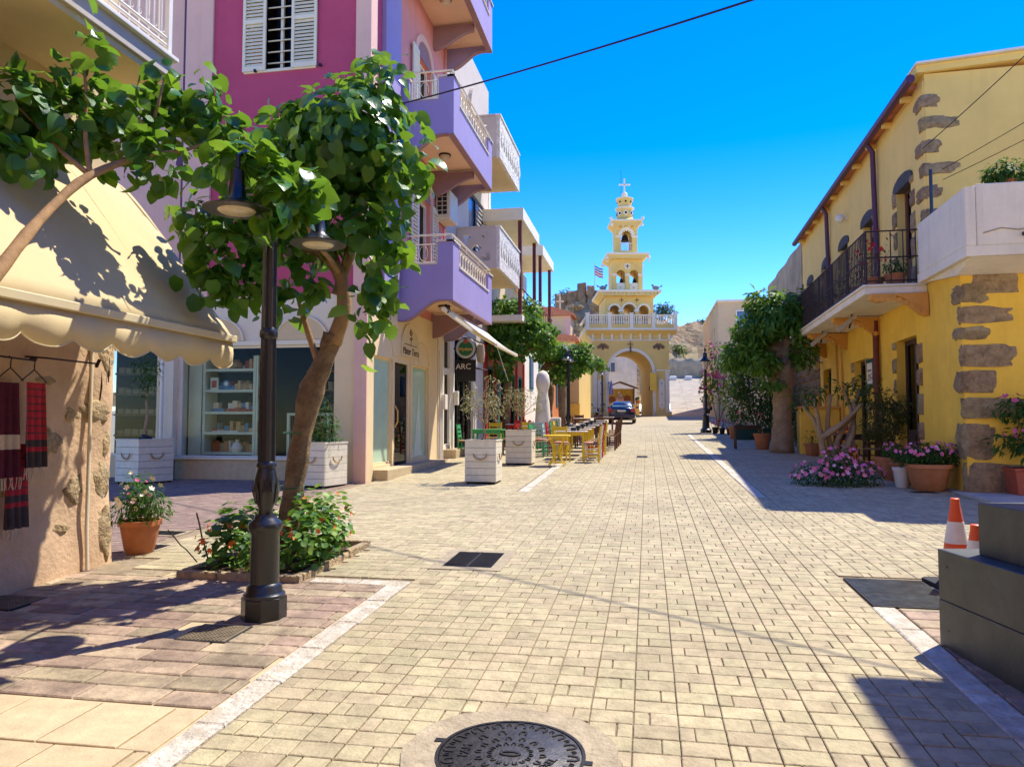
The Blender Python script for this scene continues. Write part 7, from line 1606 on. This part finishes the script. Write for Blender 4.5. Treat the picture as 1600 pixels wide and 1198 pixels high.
for c,x,y,rz,l,cu in (('yellow',-1.42,18.75,E_+.1,'bright yellow chair with cushion nearest the street by the yellow bistro table',True),('white',-1.42,19.55,E_,'white chair between the yellow and red chairs on the street side',False),('red',-1.42,20.3,E_,'red chair on the street side of the white tables',False),('yellow',-1.4,21.3,E_,'yellow chair just beyond the red one on the street side',False),
    ('green',-2.98,20.3,W-.2,'tall green chair right behind the second white planter',True),('blue',-2.72,20.9,W,'pale blue chair beside the green one, left of the white tables',False),('red',-2.7,21.6,W,'red chair on the wall side of the white tables',False),('green',-2.7,22.4,W,'green chair on the wall side beyond the red one',False),('yellow',-2.7,23.2,W,'yellow chair with green neighbour on the wall side of the tables',False),('green',-2.68,24.1,W,'farthest green chair on the wall side by the lamp post',False),
    ('yellow',-2.2,18.9,S_+.3,'yellow chair half hidden behind the yellow bistro table',True),
    ('green',-5.05,20.3,W,'green chair against the bar wall left of the green table',False),('red',-3.95,21.2,E_-.3,'red chair behind the nearest white planter',False),('yellow',-4.6,21.9,S_,'yellow chair behind the green table by the bar',False),('yellow',-3.75,22.8,S_,'yellow chair behind the second olive sapling',False),('blue',-3.3,22.2,N_,'pale blue chair behind the second planter',False),('red',-4.3,24.6,S_,'red chair beside the red pillar of the taverna',False)):
    chair(c,x,y,rz,l,cu)
for k,(x,y,rz) in enumerate(((-1.2,23.2,E_),(-1.18,24.1,E_),(-1.16,25.1,E_),(-1.14,26.2,E_),(-1.2,27.4,E_))): chair('brown',x,y,rz,'brown rush seated chair on the street side, %s from the yellow ones' % ('first','second','third','fourth','fifth')[k])
for k,(x,y,rz) in enumerate(((-2.8,25.2,W),(-2.8,26.3,W),(-2.8,27.4,W),(-2.8,28.5,W),(-2.75,29.8,W))): chair('brown',x,y,rz,'dark brown chair on the wall side, %s past the café lamp' % ('first','second','third','fourth','fifth')[k])
for k,(x,y,rz) in enumerate(((-3.5,26.6,S_),(-3.0,32.5,S_),(-2.2,33.2,S_),(-3.6,34,W))): chair('brown',x,y,rz,'brown chair in the far rows under the trees, %s from the front' % ('first','second','third','fourth')[k])
def make_table(label, tm, lm, w_=.7, d_=.7, name='cafe_table'):
    t = thing(name, label, 'table'); a,b = w_/2,d_/2
    MB().bbox(-a,a,-b,b,.715,.745,.008).build('top', MT[tm], t, local=True)
    for sx in (-1,1):
        for sy in (-1,1): MB().box(sx*(a-.07)-.025,sx*(a-.07)+.025,sy*(b-.07)-.025,sy*(b-.07)+.025,0,.715).build('leg', MT[lm], t, local=True)
    MB().box(-a+.06,a-.06,-b+.05,-b+.07,.62,.714).build('apron', MT[lm], t, local=True); MB().box(-a+.06,a-.06,b-.07,b-.05,.62,.714).build('apron', MT[lm], t, local=True)
    return t
tb = None
for k,(x,y) in enumerate(((-2.02,19.9),(-2.02,21.3),(-2.02,22.8),(-2.0,24.4),(-2.0,26.1),(-2.0,28.0),(-2.0,30.0))):
    l = 'white topped café table, %s in the row going up the street' % ('first','second','third','fourth','fifth','sixth','seventh')[k]
    if tb is None: tb = make_table(l, 'tabletop_white', 'chair_yellow', .8, .85); tb.location = (x,y,gz(y)); tb['group'] = 'white topped café tables in a row'
    else: dup(tb, (x,y,gz(y)), 0, l, mats={'chair_yellow': MT['chair_brown']} if k > 2 else None)
    if k < 5:
        nt_ = thing('napkin_holder', 'small black napkin holder on the %s white table' % ('first','second','third','fourth','fifth')[k], 'napkin holder', (x+.05,y-.1,gz(y)+.746)); MB().bbox(-.07,.07,-.04,.04,0,.09,.01).build('holder', MT['black'], nt_, local=True); MB().lathe([(.035,0),(.04,.09),(.02,.13)], (.12,.05,0), 12).build('shaker', MT['black'], nt_, local=True, smooth=True)
t = make_table('green table against the bar front behind the first white planter', 'chair_green', 'chair_green', .9,.7, 'cafe_table'); t.location = (-4.55,20.9,gz(20.9))
t = make_table('green table with a small red pot behind the red chair', 'tabletop_white', 'chair_green', .7,.7, 'cafe_table'); t.location = (-3.75,23.6,gz(23.6))
t = make_table('red table in front of the taverna doors', 'tabletop_white', 'chair_red', .9,.7, 'cafe_table'); t.location = (-4.4,25.4,gz(25.4))
for k,(x,y) in enumerate(((-2.9,33.0),(-2.0,35.5))): t = make_table('far brown café table with pale top, %s of two' % ('nearer','farther')[k], 'tabletop_white','chair_brown', .8,.8,'cafe_table'); t.location = (x,y,gz(y))
for x,y,l in ((-3.75,23.55,'little red flower pot on the green legged table'),(-3.0,22.3,'little red pot on the pale blue chair seat')):
    t = thing('table_pot', l, 'pot', (x,y,gz(y)+(.746 if x < -3.5 else .47))); MB().lathe([(.04,0),(.06,.1)], n=12).build('pot', MT['redpot'], t, local=True); MB().blob((0,0,.13),(.06,.06,.05),1,.3).build('bloom', MT['petal_red'], t, local=True)
# yellow bistro table with curved legs
t = thing('bistro_table', 'round yellow metal bistro table with curved legs nearest the street', 'table', (-2.16,17.7,gz(17.7)))
MB().lathe([(.30,.70),(.335,.71),(.335,.735),(.32,.742)], n=32).build('top', MT['chair_yellow'], t, local=True, smooth=True)
for k in range(4):
    a = R(45+90*k); MB().tube([(r_*math.cos(a),r_*math.sin(a),z) for r_,z in ((.25,.7),(.2,.58),(.09,.42),(.07,.34),(.12,.2),(.22,.08),(.27,0))], .013, 7).build('leg', MT['chair_yellow'], t, local=True, smooth=True)
MB().tube([(.075*math.cos(a),.075*math.sin(a),.36) for a in [q*.5 for q in range(14)]], .011, 6).build('ring', MT['chair_yellow'], t, local=True); MB().tube([(.22*math.cos(a),.22*math.sin(a),.08) for a in [q*.33 for q in range(20)]], .01, 6).build('ring', MT['chair_yellow'], t, local=True)
# white rounded pillar among the chairs
t = thing('whitewashed_pillar', 'tall whitewashed pillar with rounded top among the café chairs', 'pillar', (-3.42,24.2,gz(24.2)))
MB().lathe([(.28,-.05),(.27,.3),(.26,.9),(.22,1.5),(.17,1.75),(.175,1.9),(.22,2.02),(.235,2.2),(.2,2.4),(.12,2.52),(.02,2.56)], n=24, squash=1.1).build('shaft', MT['whitewash'], t, local=True, smooth='all')
MB().box(.25,.6,-.1,.1,-.02,1.0).build('wing', MT['whitewash'], t, local=True, bevel=.05)
# furniture on the right pavement
t = make_table('dark wooden tavern table against the yellow wall', 'darkbrown', 'darkbrown', .9,.7, 'tavern_table'); t.location = (4.75,18.4,gz(18.4))
for x,y,rz,l in ((4.9,17.75,S_+3.1,'dark chair at the near side of the tavern table'),(4.75,19.2,S_,'red backed chair behind the tavern table')):
    t = make_chair('tavern_chair', 'chair_brown' if rz > 1 else 'chair_red', l); t.location = (x,y,gz(y)); t.rotation_euler = (0,0,rz)
t = make_table('low dark bench table left of the thick trunk', 'darkbrown', 'darkbrown', .9,.5, 'bench_table'); t.location = (3.1,24.3,gz(24.3))
t = thing('hanging_bucket', 'bright blue pot hanging on the rubble stone wall', 'pot', TR(12.4,-.2,2.0)); MB().lathe([(.13,0),(.17,.36),(.18,.38)], n=16).build('pail', MT['blue_metal'], t, local=True, smooth=True); MB().tube([(-.16,0,.36),(0,0,.55),(.16,0,.36)], .008, 5).build('bail', MT['railiron'], t, local=True)
t = thing('yellow_counter', 'low yellow masonry counter behind the bare limbed shrub', 'counter', TR(9.5,-.8,.7)); MB(TR).bbox(9.0,9.6,-1.1,-.02,.5,2.0,.02).build('block', MT['yellow'], t); MB(TR).box(8.95,9.65,-1.15,-.01,2.0,2.06).build('slab', MT['ochre'], t)
for k in range(3): q = thing('small_vase', 'small ochre vase on the yellow counter, %s' % ('nearest','middle','farthest')[k], 'vase', TR(9.1+.2*k,-.35-.2*k,2.06)); MB().lathe([(.05,0),(.07,.1),(.04,.22),(.06,.3)], n=12).build('body', MT['ochre'], q, local=True, smooth=True)
# ------------------------------------------------------------------ grey box steps and cones
t = thing('grey_step_box', 'dark grey painted wooden step box at the right edge', 'platform', (1.84,5.25,gz(5.2)), R(9.3))
MB().bbox(0,1.7,-2.2,0,-.03,.30,.004).build('lower_board', MT['boxgrey'], t, local=True); MB().bbox(0.001,1.699,-2.199,-.001,.303,.62,.004).build('upper_board', MT['boxgrey'], t, local=True)
MB().bbox(.135,1.69,-2.19,-.22,.621,.94,.004).build('top_step', MT['boxgrey'], t, local=True)
for p in ((-.002,-.1,.52),(-.002,-.1,.12),(-.002,-1.0,.52),(-.002,-1.0,.12)): MB(lambda a,b,c: (p[0]+c,p[1]+a,p[2]+b)).lathe([(.006,-.001),(.006,.003)], n=8).build('screw', MT['plate'], t, local=True)
def cone(label, x, y, rz, h_=.72):
    t = thing('traffic_cone', label, 'traffic cone', (x,y,gz(y)), rz); b = .215
    MB().prism([(-b,-b+.04),(-b+.04,-b),(b-.04,-b),(b,-b+.04),(b,b-.04),(b-.04,b),(-b+.04,b),(-b,b-.04)], 'z', .0, .045).build('base', MT['rubber'], t, local=True, bevel=.008)
    f = lambda z: .145-(.145-.03)*z/h_
    for z0,z1,m_ in ((.045,.30,'cone_orange'),(.30,.37,'cone_orange'),(.37,.55,'cone_white'),(.55,h_,'cone_orange')):
        e = .002 if m_ == 'cone_white' else 0
        MB().lathe([(f(z0)+e,z0),(f(z1)+e,z1)], n=28).build('sleeve' if m_ == 'cone_white' else 'body', MT[m_], t, local=True, smooth=True)
    MB().lathe([(.036,h_-.03),(.036,h_),(.028,h_+.005)], n=20).build('tip', MT['cone_orange'], t, local=True, smooth=True)
cone('orange traffic cone with white band standing on the steel plate', 2.55,6.85,R(5),.74); cone('orange traffic cone mostly hidden behind the grey step box', 2.36,5.98,R(-8),.66)
# ------------------------------------------------------------------ parked car
cr = thing('parked_car', 'dark blue hatchback car parked facing away near the tower', 'car', (-1.63,49.0,gz(49)))
CT = lambda x,y,z: (x, y, z)                           # local: y forward (away), rear at y=-2.1
def loft(secs, m, nm, smooth=True):
    n_ = len(secs[0][1]); mb = MB(); V = []
    for y,ring_ in secs: V += [(p[0],y+(p[2] if len(p) > 2 else 0),p[1]) for p in ring_]
    F = [(j*n_+i,j*n_+(i+1)%n_,(j+1)*n_+(i+1)%n_,(j+1)*n_+i) for j in range(len(secs)-1) for i in range(n_)]+[tuple(range(n_))[::-1],tuple(range((len(secs)-1)*n_,len(secs)*n_))]
    return mb.add(V,F).build(nm, m, cr, local=True, smooth='all' if smooth else False)
def body(w_, zb, zt, cut=.12):
    return [(-w_*.93,zb),(w_*.93,zb),(w_,zb+.12),(w_,zb+.32),(w_*.98,zt-.16),(w_*.9,zt-.02),(0,zt+.02),(-w_*.9,zt-.02),(-w_*.98,zt-.16),(-w_,zb+.32),(-w_,zb+.12)]
bo = loft([(-2.1,body(.74,.34,.92)),(-2.06,body(.82,.26,.98)),(-1.7,body(.85,.22,1.0)),(-.8,body(.86,.2,.98)),(.9,body(.86,.2,.96)),(1.6,body(.83,.22,.88)),(2.0,body(.76,.26,.74)),(2.1,body(.66,.34,.62))], MT['carpaint'], 'body')
def cab(w_, zt): return [(-.76,.93),(.76,.93),(.74,1.0),(w_,zt-.08),(w_*.85,zt),(0,zt+.03),(-w_*.85,zt),(-w_,zt-.08),(-.74,1.0)]
loft([(-1.72,cab(.66,1.0)),(-1.3,cab(.62,1.28)),(-1.0,cab(.6,1.40)),(-.2,cab(.6,1.44)),(.35,cab(.6,1.40)),(1.0,cab(.66,1.0))], MT['carpaint'], 'cabin')
MB().add([(-.6,-1.66,1.05),(.6,-1.66,1.05),(.52,-1.13,1.36),(-.52,-1.13,1.36),(0,-1.69,1.06),(0,-1.15,1.385)], [(0,4,5,3),(4,1,2,5)]).build('rear_window', MT['carglass'], cr, local=True, norm=False)
for sx in (-1,1):
    MB().add([(sx*.755,-1.2,1.02),(sx*.755,.75,1.02),(sx*.655,.3,1.34),(sx*.655,-.95,1.34)], [(0,1,2,3)]).build('side_window', MT['carglass'], cr, local=True, norm=False)
    MB().bbox(min(sx*.84,sx*.56),max(sx*.84,sx*.56),-2.11,-1.96,.68,.93,.03).build('tail_light', MT['taillight'], cr, local=True)
    MB().bbox(min(sx*.86,sx*1.02),max(sx*.86,sx*1.02),.55,.7,.98,1.1,.02).build('mirror', MT['carpaint'], cr, local=True)
    for y in (-1.25,1.3):
        w_ = MB(lambda a,b,c: (sx*.74+c,y+a,.3+b)).lathe([(.18,-.1),(.29,-.1),(.305,-.07),(.305,.07),(.29,.1),(.18,.1)], n=24).build('wheel', MT['rubber'], cr, local=True, smooth=True)
        MB(lambda a,b,c: (sx*.76+c*sx,y+a,.3+b)).lathe([(.19,0),(.19,.085),(.05,.1)], n=16).build('rim', MT['plate'], w_, local=True, smooth=True)
MB().box(-.26,.26,-2.118,-2.1,.72,.84).build('number_plate', MT['numberplate'], cr, local=True)
MB().bbox(-.8,.8,-2.16,-2.0,.32,.56,.03).build('bumper', MT['carpaint'], cr, local=True)
MB().tube([(0,-.9,1.42),(0,-1.1,1.75)], .008, 5).build('aerial', MT['black'], cr, local=True)
# motor scooter and bicycle shapes beside the car (dark)
t = thing('motor_scooter', 'dark motor scooter parked left of the car', 'scooter', (-3.05,45.8,gz(45.8)))
for y in (-.6,.6): MB(lambda a,b,c: (c,y+a,.25+b)).lathe([(.15,-.05),(.24,-.05),(.25,0),(.24,.05),(.15,.05)], n=18).build('wheel', MT['rubber'], t, local=True, smooth=True)
MB().tube([(0,-.6,.35),(0,-.3,.6),(0,0,.3),(0,.4,.32),(0,.5,.8),(0,.45,1.05)], [.1,.16,.1,.1,.09,.05], 10).build('frame', MT['black'], t, local=True, smooth='all'); MB().blob((0,-.3,.75),(.14,.35,.07),1,.05).build('saddle', MT['rubber'], t, local=True, smooth='all')
MB().tube([(-.33,.4,1.05),(0,.45,1.03),(.33,.4,1.05)], .02, 6).build('handlebar', MT['black'], t, local=True)
for sx in (-1,1): MB().tube([(sx*.28,.42,1.05),(sx*.36,.4,1.25)], .01, 5).build('mirror_stalk', MT['black'], t, local=True); MB().blob((sx*.38,.4,1.28),(.07,.03,.05),1,0,8,6).build('mirror', MT['black'], t, local=True)
# ------------------------------------------------------------------ woman walking away up the street
ps = thing('person', 'woman in pink top and dark shorts walking away behind the lantern post', 'person', (3.85,50,gz(50)), R(6))
def skin_fig(joints, edges, mat_, nm, parent, lvl=2):
    me = bpy.data.meshes.new(nm); me.from_pydata([j[0] for j in joints], edges, []); me.materials.append(mat_)
    o = bpy.data.objects.new(nm, me); C.objects.link(o); o.parent = parent; WM[o] = WM[parent]
    sk = o.modifiers.new('skin','SKIN'); 
    for v,j in zip(me.skin_vertices[0].data if me.skin_vertices else [], joints): pass
    if not me.skin_vertices:
        bm = bmesh.new(); bm.from_mesh(me); bm.verts.layers.skin.verify(); bm.to_mesh(me); bm.free()
    for k,(v,j) in enumerate(zip(me.skin_vertices[0].data, joints)): v.radius = (j[1],j[2] if len(j) > 2 else j[1]); v.use_root = (k == 0)
    s_ = o.modifiers.new('sub','SUBSURF'); s_.levels = lvl; s_.render_levels = lvl
    return o
J = [((0,0,.95),.16,.12),((0,0,1.15),.13,.1),((0,0,1.36),.17,.11),((0,0,1.5),.06,.06),((0,.01,1.6),.09,.1),((0,.01,1.68),.07,.08),
     ((-.18,0,1.4),.055,.055),((-.24,.03,1.15),.045,.045),((-.2,.12,.95),.035,.035),((.18,0,1.4),.055,.055),((.24,-.02,1.15),.045,.045),((.23,.06,.93),.035,.035),
     ((-.09,0,.88),.1,.1),((-.09,.06,.48),.065,.065),((-.09,-.1,.1),.045,.045),((-.09,.06,.03),.04,.035),((.09,0,.88),.1,.1),((.09,.1,.48),.065,.065),((.09,.14,.08),.045,.045),((.09,.28,.03),.04,.035)]
skin_fig(J, [(0,1),(1,2),(2,3),(3,4),(4,5),(2,6),(6,7),(7,8),(2,9),(9,10),(10,11),(0,12),(12,13),(13,14),(14,15),(0,16),(16,17),(17,18),(18,19)], MT['skin'], 'body', ps)
skin_fig([((0,0,1.02),.18,.14),((0,0,1.2),.16,.13),((0,0,1.38),.18,.13),((-.19,.0,1.38),.07,.07),((.19,0,1.38),.07,.07)], [(0,1),(1,2),(2,3),(2,4)], MT['clothpink'], 'top', ps)
skin_fig([((0,0,1.0),.18,.14),((-.09,0,.88),.125,.13),((-.09,.04,.6),.1,.1),((.09,0,.88),.125,.13),((.09,.07,.6),.1,.1)], [(0,1),(1,2),(0,3),(3,4)], MT['clothdark'], 'shorts', ps)
MB().blob((0,-.03,1.66),(.1,.1,.13),2,.08).build('hair', MT['hair'], ps, local=True, smooth='all'); MB().blob((.25,-.02,.95),(.1,.06,.14),4,.1).build('shoulder_bag', MT['clothdark'], ps, local=True, smooth='all')
# ------------------------------------------------------------------ overhead wires
def wire(label, a, b, sag_, r_=.012):
    n_ = 24; pts = [tuple(Vector(a).lerp(Vector(b),k/n_)-Vector((0,0,4*sag_*(k/n_)*(1-k/n_)))) for k in range(n_+1)]
    t = thing('overhead_wire', label, 'wire', a); MB().tube(pts, r_, 6).build('cable', MT['cable'], t)
wire('black cable crossing the sky from the purple balcony to the upper right', (-5.3,15.2,8.62),(5.25,7.0,6.62), .12, .016)
wire('thin wire from the yellow house corner up to the right edge', TR(1.5,-.05,6.75), (7.2,7.2,8.8), .15, .008)
wire('thin wire strung low across the upper yellow wall, upper one', TR(1.55,.3,6.35), (8.0,7.2,7.2), .1, .006); wire('thin wire strung low across the upper yellow wall, lower one', TR(1.55,.3,6.15), (8.0,7.2,6.8), .15, .006)
wire('thin dark cable hanging across the far beige house', (5.5,60,7.6), (2.2,75,11.0), .5, .02)
